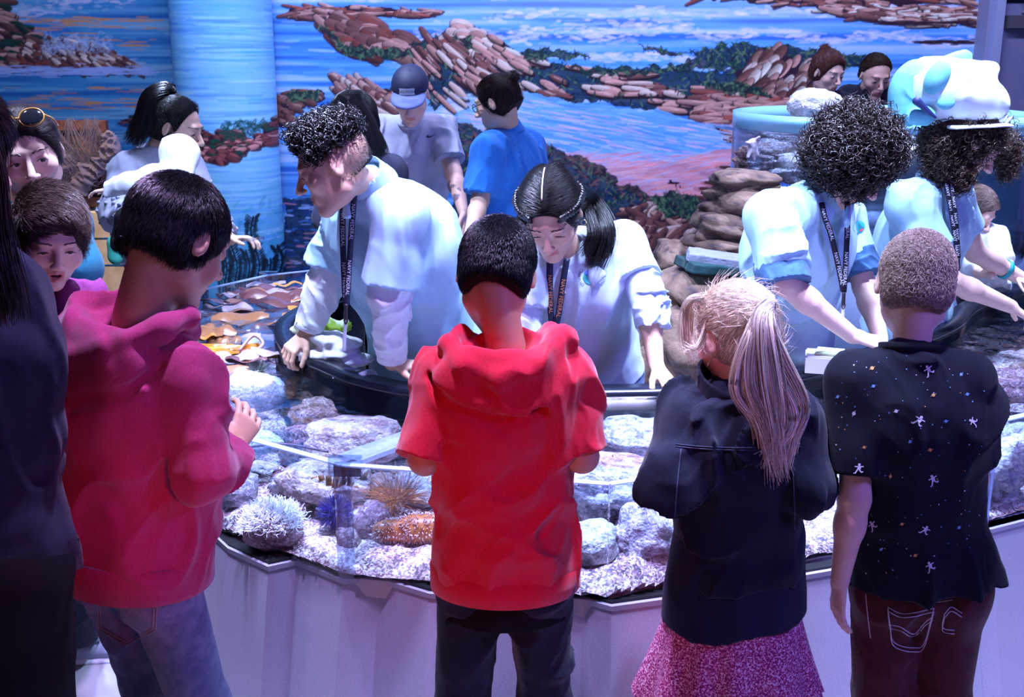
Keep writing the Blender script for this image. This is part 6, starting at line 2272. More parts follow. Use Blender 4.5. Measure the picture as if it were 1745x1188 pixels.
# ------------------------------------------------------------------ helper with the curly crop, leaning left
def curly_crop():
    b = 1.0; s = 1.04
    r = thing('person', (-.25, 3.72, 0), 'helper with a black curly crop leaning on the rim in an oversized pale blue shirt', 'person')
    C = P(570, 283, 3.12); R = rot(99, 24, 4)
    J = dict(neck=P(630, 316, 3.22), shL=P(686, 372, 3.16), shR=P(600, 352, 3.50), elL=P(664, 500, 3.16), elR=P(556, 478, 3.52),
             wrL=P(668, 618, 3.22), wrR=P(524, 566, 3.50), head=(C, R, s, dict(eye=.25, nose=.95, neck=.78)))
    J['handL'] = dict(d=nrm(V3(.95, -.05, -.12)), n=nrm(V3(-.1, .1, -1)), s=.95, curl=12)
    J['handR'] = dict(d=nrm(P(484, 606, 3.46) - J['wrR']), n=nrm(V3(.2, .4, -.9)), s=.95, curl=42)
    stand(J, P(722, 575, 3.66), nrm(V3(-.35, .9, 0)) * 1.0, b, ((-.22, 3.62), (-.30, 3.95)))
    ob, vf = build_body(r, J, b, SKIN['olive'], h=.0036)
    eyes(r, *vf, C, R, s, dict(eye=.25)); bv = bvh_of(vf); brows(r, bv, C, R, s, HBLK, 1.3)
    f = nrm(V3(-.9, -.35, 0))
    # white long sleeves under the wide short-sleeved shirt
    for sd in 'LR':
        F = Field(); arm_ops(F, J, sd, b, .020, .02, 1.88); F.post = folds(.009, (16, 16, 14), 31)
        part('sleeve', F.mesh(.005), WHITE, r)
    for sd in 'LR':
        e, w_ = J['el' + sd], J['wr' + sd]
        part('cuff', band(e + (w_ - e) * .88, w_ - e, V3(1, .2, 0), .040, .040, .035, .005), WHITE, r)
    def ex(F):
        a, q = J['shL'], J['elL']
        F.u(tube(a, a + (q - a) * .88, .075, .092), .03)
        a, q = J['shR'], J['elR']
        F.u(tube(a, a + (q - a) * .80, .075, .085), .03)
        F.u(ell(P(705, 430, 3.36), (.16, .17, .20)), .06)
        F.u(ell(P(715, 520, 3.50), (.155, .17, .19)), .06)
    o, vs = top(r, J, b, LBLUE, .030, (0, 0), .055, wx=1.05, wd=1.22, flare=.035, fold=.013, seed=33, h=.0055, fq=(7, 7, 5), extra=ex, ag=.03)
    collar(r, J, b * 1.05, LBLUE, f, .062, .055)
    part('undershirt', band(J['neck'] + V3(0, 0, .012), V3(-.1, 0, 1), V3(1, 0, 0), .052, .052, .02, .004), WHITE, r)
    trousers(r, J, b, NAVY_J, 'jeans', .012, fold=.008, seed=2, h=.007)
    for sd in 'LR': shoe(r, J['an' + sd], 80, b, BLACK)
    bs = bvh_of(vs)
    sd_ = nrm(V3(.8, -.6, 0))
    A = [(604, 330), (600, 380), (596, 440), (592, 500), (590, 520)]; Bq = [(584, 345), (584, 400), (586, 460), (589, 520)]
    dd = nrm(P(596, 430, 3.2) - V3(0, 0, CAM_H))
    def fly(ps, Y): return [P(x, y, Y) for x, y in ps]
    pa, pb = fly(A, 3.14), fly(Bq, 3.16)
    lanyard(r, [pa, pb], V3(1, 0, 0), (P(590, 518, 3.14), P(589, 545, 3.14), P(586, 598, 3.16)), 'NAVY FEDERAL', TXT_W, NAVY_L, .017)
    # loose curls piled on top
    cap = hair_cap(C, R, s, [((0, .048, .060), (0, 1, -.30)), ((0, .0, .046), (0, -.25, -1))], .014, extra=(ell((0, .066, .092), (.064, .045, .038)), ell((0, -.01, .085), (.078, .080, .040))))
    hm = hair_mat(HBLK, .22)
    hr = part('hair', cap, hm, r)
    part('curls', curls(cap, 2300, .036, .0110, 1.3, 3, .0023, .05, .8), hm, hr)
    fade = hair_cap(C, R, s, [((0, .030, .03), (0, 1, .1)), ((0, -.05, -.040), (0, -.35, -1)), ((0, 0, .050), (0, 0, 1))], .0005)
    part('side_fade', short_hair(fade, 5000, .008, lambda p: np.tile(R @ V3(0, -.4, -1), (len(p), 1)), 6, .0004, .3, .2), hair_mat((.012, .009, .010), .5), hr)


curly_crop()


# ------------------------------------------------------------------ helper with braids, looking down
def braid_girl():
    b = .95; s = 1.08
    r = thing('person', (.18, 3.62, 0), 'helper with dark braided hair in a pale grey-blue polo, looking down', 'person')
    C = P(938, 362, 3.22); R = rot(172, 42, 4)
    J = dict(neck=P(972, 442, 3.36), shL=P(1062, 414, 3.42), shR=P(898, 452, 3.34), elL=P(1104, 515, 3.30), elR=P(892, 570, 3.26),
             wrL=P(1118, 622, 3.20), wrR=P(900, 655, 3.18), head=(C, R, s, dict(eye=.0, nose=.95, neck=.86)))
    J['handL'] = dict(d=nrm(P(1148, 664, 3.14) - J['wrL']), n=nrm(V3(-.3, .2, -1)), s=.90, curl=26)
    J['handR'] = dict(d=nrm(V3(-.1, -.8, -.3)), n=nrm(V3(0, .2, -1)), s=.9, curl=30)
    stand(J, P(1008, 625, 3.62), nrm(V3(-1, .12, 0)), b, ((.33, 3.68), (.15, 3.66)))
    ob, vf = build_body(r, J, b, SKIN['olive'], h=.0036, wx=.95)
    eyes(r, *vf, C, R, s, dict(eye=0)); bv = bvh_of(vf); brows(r, bv, C, R, s, HBLK, 1.0)
    f = nrm(V3(-.1, -1, 0))
    def ex(F):
        F.u(ell(P(1000, 560, 3.50), (.125, .12, .15)), .05)
        F.u(ell(P(985, 500, 3.38), (.12, .10, .11)), .05)
    for sd in 'LR':
        F = Field(); arm_ops(F, J, sd, b, .016, .02, 1.40); F.post = folds(.012, (22, 22, 24), 41)
        part('sleeve', F.mesh(.0045), LLAV, r)
    o, vs = top(r, J, b, LLAV, .020, (.6, .6), .02, wx=.98, wd=1.05, flare=.01, fold=.010, seed=43, h=.005, fq=(9, 9, 5), extra=ex, ag=.030)
    collar(r, J, b, LLAV, f, .058, .03)
    trousers(r, J, b, cloth('jeans_mid', (.10, .17, .36), (.07, .12, .28), sc=40), 'jeans', .014, fold=.008, seed=2, h=.007)
    for sd in 'LR': shoe(r, J['an' + sd], 180, b, BLACK)
    bs = bvh_of(vs); dd = nrm(P(960, 520, 3.3) - V3(0, 0, CAM_H))
    pts1 = drape(bs, spline([P(x, y, 3.3) for x, y in ((938, 428), (937, 470), (938, 520), (940, 560))], 16), dd, .006)
    pts2 = drape(bs, spline([P(x, y, 3.3) for x, y in ((966, 440), (958, 490), (952, 530), (942, 562))], 16), dd, .006)
    def calm(p):
        q = p.copy(); q[:, 1] = np.minimum.accumulate(np.maximum(q[:, 1], q[:, 1].min() - .0)); q[:, 1] = np.convolve(np.pad(q[:, 1], 3, 'edge'), np.ones(7) / 7, 'valid') - .004
        return q
    e = P(940, 563, 3.28); e[1] = min(pts1[-1][1], pts2[-1][1]) - .01
    lanyard(r, [calm(pts1), calm(pts2)], V3(1, 0, 0), (e, e + V3(0, 0, -.035), None), 'NAVY FEDERAL', TXT_O, NAVY_L, .019, tsize=.017)
    btn = mat('button', (.30, .26, .28), .4)
    for x, y in ((961, 468), (962, 500)):
        q = drape(bs, [P(x, y, 3.3)], dd, .002)[0]
        part('button', pipe([q, q - dd * .003], .006, None, 10), btn, r)
    # round chest badge and pen
    q = P(1008, 472, 3.3); ru = V3(1, 0, 0); uu = V3(0, 0, 1)
    def disc(rx, ry, x=0, y=0, n=24): return ([(x + rx * math.cos(a), y + ry * math.sin(a)) for a in np.linspace(0, 6.2832, n, endpoint=False)], [list(range(n))])
    part('chest_emblem', wrap(disc(.026, .024), bs, q, ru, uu, dd, .002), mat('emblem_teal', (.02, .28, .30), .6), o, smooth=False)
    part('chest_emblem', wrap(disc(.010, .012, .014, .010), bs, q, ru, uu, dd, .003), mat('emblem_red', (.55, .06, .08), .6), o, smooth=False)
    part('chest_emblem', wrap(disc(.010, .008, -.010, .012), bs, q, ru, uu, dd, .003), mat('emblem_blue', (.05, .10, .55), .6), o, smooth=False)
    for word, a0, a1 in (('CABRILLO', 2.55, 3.9), ('MARINE', .55, -.75)):
        vs_ = []
        for i, ch in enumerate(word):
            v2, f2 = text_mesh(ch, .013)
            a = a0 + (a1 - a0) * i / (len(word) - 1); ca, sa = math.cos(a - math.pi / 2 * (1 if a1 < a0 else -1)), math.sin(a - math.pi / 2 * (1 if a1 < a0 else -1))
            w2 = [(x * ca - y * sa + .038 * math.cos(a), x * sa + y * ca + .036 * math.sin(a)) for x, y in v2]
            vs_.append(wrap((w2, f2), bs, q, ru, uu, dd, .002))
        part('lettering', join(*vs_), mat('letter_dark', (.02, .03, .10), .6), o, smooth=False)
    pq = drape(bs, [P(1009, 462, 3.3), P(1010, 492, 3.3)], dd, .006)
    part('pen', pipe([pq[0], pq[1]], .006, None, 8), mat('pen', (.45, .45, .60), .4), r)
    # hair: centre parting, braids round the crown, ponytail over her shoulder
    tie = C + R @ (V3(-.055, -.085, .00) * s)
    cap = hair_cap(C, R, s, [((0, .066, .050), (0, 1, -.30)), ((0, -.03, -.060), (0, .15, -1))], .009)
    hm = hair_mat(HBLK, .20)
    hr = part('hair', cap, hm, r)
    def lie(p):
        q = (p - C) @ R / s
        d = np.stack([np.sign(q[:, 0]) * .8, -np.ones(len(q)) * .8, -np.ones(len(q)) * .2], 1)
        return d @ R.T
    part('strands', short_hair(cap, 10000, .030, lie, 15, .0005, .04, .02), hm, hr)
    # the pale parting line
    cb = bvh_of(cap)
    pts = [C + R @ (np.array([.004, y, .30]) * s) for y in np.linspace(.050, -.055, 16)]
    q = drape(cb, pts, R @ V3(0, 0, -1), .0015)
    part('parting', ribbon(q, R @ V3(1, 0, 0), .0035, .001), mat('scalp', (.75, .55, .48), .5), hr)
    for sx in (-1, 1):
        pth = [C + R @ (np.array(p) * s) for p in ((sx * .035, .078, .060), (sx * .062, .052, .056), (sx * .082, .015, .052), (sx * .086, -.030, .042), (sx * .060, -.085, .025))]
        c = spline(pth, 60)
        for ph in (0, 2.09, 4.19):
            t = np.linspace(0, 1, 60)
            n1 = R @ V3(0, 0, 1); n2 = R @ V3(sx, 0, 0)
            q = c + n1[None] * (np.cos(t * 40 + ph) * .0095)[:, None] + n2[None] * (np.sin(t * 68 + 2 * ph) * .004 + .004)[:, None]
            part('braid', pipe(q, .0048, None, 6), hm, hr)
    pth = [tie, P(1012, 345, 3.36), P(1032, 395, 3.30), P(1012, 462, 3.28)]
    part('ponytail', lock(pth, 900, .022, .030, .004, 5, .0008, 22, .7, .008), hm, hr)
    part('ponytail', lock([tie, P(1000, 352, 3.33), P(1010, 400, 3.28), P(990, 440, 3.27)], 300, .016, .016, .004, 6, .0008, 20, .7, .006), hm, hr)
    part('loose_lock', lock([C + R @ (V3(.07, -.05, .0) * s), P(882, 382, 3.34), P(850, 398, 3.36)], 200, .012, .012, .003, 8, .0007, 16, .6, .006), hm, hr)
    eq = C + R @ (V3(-.085, .0, -.045) * s)
    part('earring', pipe([eq + V3(.008 * math.cos(a), 0, .008 * math.sin(a)) for a in np.linspace(0, 6.28, 14)], .0014, None, 5), mat('gold', (.8, .6, .3), .25, metal=1), r)


braid_girl()


# ------------------------------------------------------------------ helper with the big round curls
def big_curls():
    b = 1.0; s = 1.05
    r = thing('person', (.82, 3.75, 0), 'helper with a big round mop of dark curls and rolled denim cuffs', 'person')
    C = P(1453, 276, 3.42); R = rot(-112, 46, 0)
    J = dict(neck=P(1402, 340, 3.48), shR=P(1316, 372, 3.34), shL=P(1436, 368, 3.78), elR=P(1338, 482, 3.24), elL=P(1474, 490, 3.66),
             wrR=P(1452, 572, 3.26), wrL=P(1500, 575, 3.50), head=(C, R, s, dict(eye=.1)))
    J['handR'] = dict(d=nrm(V3(.92, .0, -.25)), n=nrm(V3(0, .3, -1)), s=.98, curl=30)
    J['handL'] = dict(d=nrm(V3(.25, -.6, -.75)), n=nrm(V3(-.8, .1, -.4)), s=.95, curl=30)
    stand(J, P(1332, 600, 3.72), nrm(V3(-.55, -.85, 0)) * -1 if False else nrm(V3(.30, -.95, 0)), b, ((.98, 3.95), (.88, 3.62)))
    ob, vf = build_body(r, J, b, SKIN['fair'], h=.0038)
    f = nrm(V3(.92, -.35, 0))
    def ex(F):
        F.u(tube(J['shR'], J['shR'] + (J['elR'] - J['shR']) * .80, .080, .080), .03)
        F.u(tube(J['shL'], J['shL'] + (J['elL'] - J['shL']) * .62, .075, .075), .03)
        F.u(ell(P(1350, 430, 3.55), (.15, .17, .19)), .06)
        F.u(ell(P(1330, 530, 3.66), (.155, .16, .20)), .06)
    o, vs = top(r, J, b, LBLUE, .026, (0, 0), .12, wx=1.05, wd=1.15, flare=.02, fold=.014, seed=53, h=.0055, fq=(9, 9, 8), extra=ex, ag=.03)
    collar(r, J, b * 1.05, LBLUE, f, .062, .055)
    cuffm = cloth('denim_cuff', (.07, .17, .34), (.05, .12, .26), sc=40)
    for sd, t, rr in (('R', .84, .076), ('L', .70, .070)):
        a, q = J['sh' + sd], J['el' + sd]
        F = Field(); c = a + (q - a) * t; d = nrm(q - a)
        F.u(cutp(cutp(cone(c - d * .05, c + d * .05, rr, rr + .004), c + d * .038, d), c - d * .038, -d), .01)
        F.post = folds(.007, (20, 20, 26), 7)
        part('rolled_cuff', F.mesh(.004), cuffm, r)
    part('undershirt', band(J['neck'] + V3(0, 0, .004), V3(0, 0, 1), V3(1, 0, 0), .053, .053, .03, .004), cloth('tee_navy', (.01, .014, .04)), r)
    trousers(r, J, b, NAVY_J, 'jeans', .012, fold=.008, seed=2, h=.007)
    for sd in 'LR': shoe(r, J['an' + sd], -100, b, BLACK)
    pa = [P(x, y, Y) for x, y, Y in ((1400, 345, 3.38), (1406, 372, 3.36), (1416, 400, 3.36), (1428, 450, 3.37), (1437, 496, 3.36))]
    pb = [P(x, y, Y) for x, y, Y in ((1444, 338, 3.40), (1444, 390, 3.38), (1441, 450, 3.37), (1438, 498, 3.36))]
    lanyard(r, [pa, pb], V3(1, 0, 0), (P(1438, 498, 3.36), P(1437, 520, 3.36), P(1436, 545, 3.36)), 'NAVY FEDERAL', TXT_W, mat('lanyard_black', (.008, .008, .02), .5), .017)
    bs = bvh_of(vs); dd = nrm(P(1462, 395, 3.4) - V3(0, 0, CAM_H))
    qe = P(1464, 386, 3.36)
    for k_, (x, z, rx, m_) in enumerate(((0, 0, .020, mat('emblem_teal', (.02, .28, .30), .6)), (.006, -.006, .009, mat('emblem_red', (.55, .06, .08), .6)))):
        part('chest_emblem', wrap(([(x + rx * math.cos(a), z + rx * math.sin(a)) for a in np.linspace(0, 6.2832, 20, endpoint=False)], [list(range(20))]), bs, qe, V3(1, 0, 0), V3(0, 0, 1), dd, .003 + .001 * k_), m_, o, smooth=False)
    cap = hair_cap(C, R, s, [((0, .075, .02), (0, 1, -.1)), ((0, 0, -.075), (0, .3, -1))], .030, extra=(ell((0, -.03, .02), (.118, .110, .112)),), h=.006)
    hm = hair_mat((.030, .018, .018), .28)
    hr = part('hair', cap, hm, r)
    part('curls', curls(cap, 3000, .052, .0120, 1.5, 5, .0022, .2, .8), hm, hr)


big_curls()


# ------------------------------------------------------------------ helper in the shark hat
def shark_helper():
    b = 1.0; s = 1.08
    r = thing('person', P(1560, 560, 4.1) * V3(1, 1, 0), 'helper wearing a white shark hat over long brown curls, reaching into the right tank', 'person')
    C = P(1652, 242, 3.95); R = rot(-88, 40, 0)
    J = dict(neck=P(1600, 305, 4.0), shR=P(1548, 350, 3.86), shL=P(1625, 335, 4.22), elR=P(1618, 478, 3.78), elL=P(1662, 430, 4.30),
             wrR=P(1722, 522, 3.88), wrL=P(1750, 480, 4.35), head=(C, R, s, dict(eye=.1, nose=1.1)))
    J['handR'] = dict(d=nrm(V3(.8, .1, -.5)), n=nrm(V3(-.3, .1, -1)), s=.95, curl=25)
    J['handL'] = dict(d=nrm(V3(.8, .0, -.4)), n=nrm(V3(0, .1, -1)), s=.95, curl=25)
    stand(J, P(1545, 545, 4.12), nrm(V3(.15, -1, 0)), b, ((1.50, 4.35), (1.42, 4.02)))
    def wr(v, c):
        return c
    ob, vf = build_body(r, J, b, SKIN['fair'], h=.004)
    eyes(r, *vf, C, R, s, dict(eye=0)); brows(r, bvh_of(vf), C, R, s, HBRN, .9)
    f = nrm(V3(1, -.1, 0))
    def ex(F):
        F.u(tube(J['shR'], J['shR'] + (J['elR'] - J['shR']) * .62, .078, .080), .03)
        F.u(tube(J['shL'], J['shL'] + (J['elL'] - J['shL']) * .60, .070, .074), .03)
        F.u(ell(P(1550, 430, 4.0), (.13, .15, .19)), .06)
    o, vs = top(r, J, b, LBLUE, .024, (0, 0), .05, wx=1.0, wd=1.12, flare=.02, fold=.011, seed=63, h=.006, extra=ex, ag=.03)
    collar(r, J, b, LBLUE, f, .062, .05)
    trousers(r, J, b, NAVY_J, 'jeans', .012, h=.007)
    for sd in 'LR': shoe(r, J['an' + sd], -90, b, BLACK)
    pa = [P(x, y, Y) for x, y, Y in ((1620, 305, 3.88), (1626, 350, 3.84), (1631, 400, 3.84), (1633, 440, 3.84))]
    pb = [P(x, y, Y) for x, y, Y in ((1612, 312, 3.86), (1622, 370, 3.84), (1632, 440, 3.83))]
    lanyard(r, [pa, pb], V3(1, 0, 0), (P(1633, 440, 3.83), P(1633, 456, 3.83), None), 'NAVY', TXT_W, mat('lanyard_black', (.008, .008, .02), .5), .016)
    w_ = J['wrL'] + (J['elL'] - J['wrL']) * .42
    part('wristband', band(w_, J['wrL'] - J['elL'], V3(0, 0, 1), .036, .036, .02, .003), mat('band_teal', (.02, .32, .34), .5), r)
    # long curls hanging both sides of the face
    cap = hair_cap(C, R, s, [((0, .035, .030), (0, 1, -.2)), ((0, -.02, -.070), (0, .2, -1))], .014, extra=(ell((.0, -.08, -.03), (.095, .06, .085)),), h=.006)
    hm = hair_mat((.060, .030, .020), .32)
    hr = part('hair', cap, hm, r)
    part('curls', curls(cap, 1500, .070, .011, 1.8, 7, .0020, .9, .4), hm, hr)
    for (px, py, Y, rr, n_) in ((1606, 258, 3.90, (.058, .05, .095), 800), (1640, 296, 3.88, (.035, .03, .050), 260), (1718, 262, 4.04, (.032, .05, .080), 420)):
        F = Field(); F.u(ell(P(px, py, Y), rr), .01); F.post = folds(.008, (20, 20, 20), 3)
        mass = F.mesh(.005)
        part('side_curls', mass, hm, hr)
        part('curls', curls(mass, n_, .050, .010, 1.7, px, .0018, .8, .45), hm, hr)
    # the hat is worn on the head: a thing of its own
    h = thing('shark_hat', C + V3(0, 0, .10), 'puffy white and pale teal shark hat worn by the helper at the right', 'hat')
    wm = cloth('hat_white', (.86, .90, .95), (.80, .88, .94), sc=14)
    tm = cloth('hat_teal', (.22, .62, .68), (.18, .55, .62), sc=14)
    Y = 3.95
    F = Field()
    F.u(ell(P(1640, 165, Y), (.145, .14, .100), rot(0, 0, 8)), .03); F.u(cone(P(1580, 120, Y), P(1690, 118, Y), .045, .030), .04)
    F.u(ell(P(1600, 150, Y), (.135, .14, .10)), .04)
    F.u(ell(P(1680, 180, Y), (.075, .10, .060)), .03)
    F.u(cone(P(1690, 196, Y - .02), P(1606, 200, Y - .02), .035, .040), .03)
    F.cut(P(1650, 214, Y), nrm(V3(.02, 0, -1)))
    F.post = folds(.012, (9, 9, 9), 71)
    hb = F.mesh(.006)
    part('hat_body', hb, wm, h)
    F = Field()
    F.u(eseg(P(1625, 125, Y), P(1648, 92, Y), V3(1, 0, .15), (.090, .028), (.022, .012)), .02)
    F.u(cone(P(1588, 128, Y), P(1632, 98, Y), .020, .016), .02)
    part('dorsal_fin', F.mesh(.006), tm, h)
    F = Field()
    F.u(ell(P(1552, 150, Y - .02), (.075, .06, .10), rot(0, 0, 20)), .02)
    F.u(ell(P(1545, 190, Y - .02), (.060, .05, .055)), .03)
    F.u(ell(P(1568, 198, Y - .10), (.055, .03, .035)), .02)
    F.post = folds(.008, (10, 10, 10), 73)
    part('tail_flap', F.mesh(.006), tm, h)
    F = Field(); F.u(ell(P(1597, 132, Y - .11), (.038, .04, .060), rot(0, 0, 25)), .01); F.u(ell(P(1612, 176, Y - .13), (.03, .02, .022)), .01)
    part('teal_patch', F.mesh(.005), tm, h)
    F = Field(); F.u(cone(P(1562, 172, Y - .14), P(1594, 200, Y - .13), .014, .005), .01)
    part('mouth_slit', F.mesh(.004), mat('slit_dark', (.03, .04, .16), .6), h)
    for (x, y) in ((1691, 172),):
        F = Field(); F.u(ell(P(x, y, Y - .085), (.014, .016, .016)), .01)
        part('hat_eye', F.mesh(.003), mat('hat_eye', (.15, .45, .50), .3), h)
    for i, (x, y) in enumerate(((1706, 208), (1714, 204), (1722, 206))):
        part('tooth', pipe([P(x - 8, y + 2, Y - .06), P(x, y - 4, Y - .07), P(x + 3, y - 8, Y - .07)], np.array([.010, .006, .001]), None, 6), wm, h)
    F = Field()
    F.u(eseg(P(1612, 216, Y - .06), P(1712, 212, Y - .06), V3(0, 1, 0), (.09, .007), (.075, .006)), .01)
    part('brim', F.mesh(.004), wm, h)


shark_helper()

# ------------------------------------------------------------------ far side and left edge
GREY_T = cloth('tee_grey', (.42, .42, .52), (.38, .38, .48), sc=30)


def cap_man():
    b = 1.02; s = 1.02
    r = thing('person', P(705, 560, 5.25) * V3(1, 1, 0), 'man in a dark blue baseball cap and pale grey tee leaning over the far side', 'person')
    C = P(700, 162, 5.15); R = rot(178, 34, 0)
    J = dict(neck=P(702, 205, 5.25), shL=P(752, 222, 5.28), shR=P(655, 222, 5.28), elL=P(773, 296, 5.15), elR=P(660, 300, 5.15),
             wrL=P(789, 358, 5.0), wrR=P(668, 360, 5.0), head=(C, R, s, dict(eye=0)))
    J['handL'] = dict(d=V3(.05, -.3, -1), n=V3(-1, 0, 0), s=1, curl=20); J['handR'] = dict(d=V3(0, -.3, -1), n=V3(1, 0, 0), s=1, curl=20)
    stand(J, P(702, 400, 5.45), V3(-1, 0, 0), b, ((-.40, 5.45), (-.62, 5.45)))
    def tat(v, c):
        e, w_ = J['elL'], J['wrL']; d = nrm(w_ - e); t = (v - e) @ d
        rad = np.linalg.norm(v - e - t[:, None] * d, axis=1)
        m = (t > .06) & (t < .17) & (rad < .07) & (fbm(v * 45, 5, 2) > .12) & (v[:, 0] < e[0] + d[0] * t + .01)
        c[m] *= np.array((.35, .38, .55)); return c
    ob, vf = build_body(r, J, b, SKIN['pink'], h=.005, colf=tat)
    o, vs = top(r, J, b, GREY_T, .016, (.72, .72), .0, fold=.012, seed=81, h=.006, fq=(9, 9, 4), ag=.030)
    part('neckband', band(J['neck'] + V3(0, -.02, -.005), V3(0, -.4, 1), V3(1, 0, 0), .064, .062, .02, .004), GREY_T, r)
    trousers(r, J, b, DENIM_D, 'jeans', .012, h=.009)
    for sd in 'LR': shoe(r, J['an' + sd], 180, b, BLACK)
    # cap: crown, visor and name patch
    h = thing('baseball_cap', C + V3(0, 0, .05), 'dark navy baseball cap with a white lettered patch on the leaning man', 'hat')
    F = Field()
    F.u(xf(ell((0, -.010, .045), (.083, .104, .086)), C, R, s), .01)
    F.cut(C + R @ V3(0, 0, .045), R @ V3(0, 0, -1))
    cm = mat('cap_navy', (.018, .022, .06), .6, bump=(400, .3, .002)); F.u(xf(ell((0, 0, .130), (.008, .008, .004)), C, R, s), .002)
    part('crown', F.mesh(.005), cm, h)
    F = Field()
    F.u(xf(both(ell((0, .085, .046), (.078, .080, .016)), plane((0, .0, .042), (0, 0, -1))), C, R, s), .004)
    part('visor', F.mesh(.004), mat('cap_visor', (.12, .15, .34), .6), h)
    pc = C + R @ V3(0, .101, .092); 
    bvc = bvh_of(F.mesh(.006))
    pu = R @ V3(-1, 0, 0); pv = nrm(R @ V3(0, -.42, 1)); pn = np.cross(pu, pv)
    def pq(pts, lift): return np.array([pc + pu * x + pv * y - pn * 0 + nrm(R @ V3(0, 1, .35)) * (lift - 4.2 * x * x) for x, y in pts])
    grid = [(x, y) for x in np.linspace(-.034, .034, 9) for y in (-.014, .014)]
    v = pq(grid, .006); f = [[2 * i, 2 * i + 2, 2 * i + 3, 2 * i + 1] for i in range(8)]
    v2 = pq(grid, .003); 
    part('patch', join((v, f), (v2, [q[::-1] for q in f])), mat('patch_white', (.80, .80, .85), .6), h, smooth=False)
    tv, tf = text_mesh('SALMON', .018)
    part('lettering', (pq(tv, .0075), tf), mat('patch_ink', (.02, .02, .05), .6), h, smooth=False)
    # small tick-shaped mark on the chest
    bs = bvh_of(vs); q = P(735, 232, 5.1); dd = nrm(q - V3(0, 0, CAM_H))
    sw = [(-.024, .000), (-.022, -.006), (-.014, -.009), (-.004, -.006), (.026, .012), (-.004, -.001), (-.012, -.002), (-.013, .006)]
    part('chest_mark', wrap((sw, [list(range(8))]), bs, q, V3(1, 0, 0), V3(0, 0, 1), dd, .003), mat('ink', (.03, .03, .06), .6), o, smooth=False)


cap_man()


def polo_person():
    b = .98; s = .98
    r = thing('person', P(870, 560, 5.0) * V3(1, 1, 0), 'person with glasses and a dark hair bun in a bright blue polo shirt', 'person')
    C = P(848, 176, 4.92); R = rot(68, 18, 0)
    J = dict(neck=P(864, 222, 4.97), shL=P(832, 256, 4.84), shR=P(900, 250, 5.12), elL=P(818, 342, 4.80), elR=P(905, 330, 5.1),
             wrL=P(800, 400, 4.62), wrR=P(850, 380, 4.9), head=(C, R, s, dict(eye=.3, nose=.9)))
    J['handL'] = dict(d=V3(-.3, -.6, -.6), n=V3(.4, .4, -.8), s=.9, curl=20)
    stand(J, P(872, 405, 5.05), nrm(V3(.55, .82, 0)), b, ((.0, 5.0), (.10, 5.2)))
    ob, vf = build_body(r, J, b, SKIN['olive'], h=.005)
    eyes(r, *vf, C, R, s, dict(eye=.3)); brows(r, bvh_of(vf), C, R, s, HBRN)
    pm = cloth('polo_blue', (.03, .20, .62), (.025, .17, .55), sc=30)
    def ex(F): F.u(tube(J['shL'], J['shL'] + (J['elL'] - J['shL']) * .84, .070, .075), .03)
    top(r, J, b, pm, .020, (0, .8), .06, wx=1.05, wd=1.08, flare=.01, fold=.010, seed=91, h=.006, extra=ex, ag=.03)
    collar(r, J, b, pm, nrm(V3(-.9, .4, 0)), .060, .045)
    trousers(r, J, b, DENIM_D, 'trousers', .012, h=.009)
    for sd in 'LR': shoe(r, J['an' + sd], 60, b, BLACK)
    bun = C + R @ (V3(0, -.105, .085) * s)
    hr, hm, cap = straight_hair(r, C, R, s, (.035, .014, .012), bun, 6000, .03, .008, [((0, .062, .045), (0, 1, -.35)), ((0, -.06, -.050), (0, -.6, -1))])
    part('bun', curls((uvs(14, 9)[0] * .026 + bun, uvs(14, 9)[1]), 300, .012, .008, 1.2, 4, .0012, 0, .5), hm, hr)
    F = Field(); F.u(ell(bun, (.026, .024, .024)), .01); part('bun', F.mesh(.004), hm, hr)
    # glasses
    gm = mat('glasses', (.01, .01, .015), .25); L_ = lambda x, y, z: C + R @ (V3(x, y, z) * s)
    g = thing('glasses', L_(0, .1, 0), 'thin dark glasses worn by the person in the blue polo', 'glasses')
    for sx in (-1, 1):
        part('lens_frame', pipe([L_(sx * .032 + .022 * math.cos(a), .098, .008 + .017 * math.sin(a)) for a in np.linspace(0, 6.28, 20)], .0018, None, 5), gm, g)
        part('temple_arm', pipe([L_(sx * .054, .096, .012), L_(sx * .074, .05, .012), L_(sx * .082, .0, .012)], .0018, 8, 5), gm, g)
    part('bridge', pipe([L_(-.010, .100, .010), L_(.010, .100, .010)], .0018, None, 5), gm, g)


polo_person()


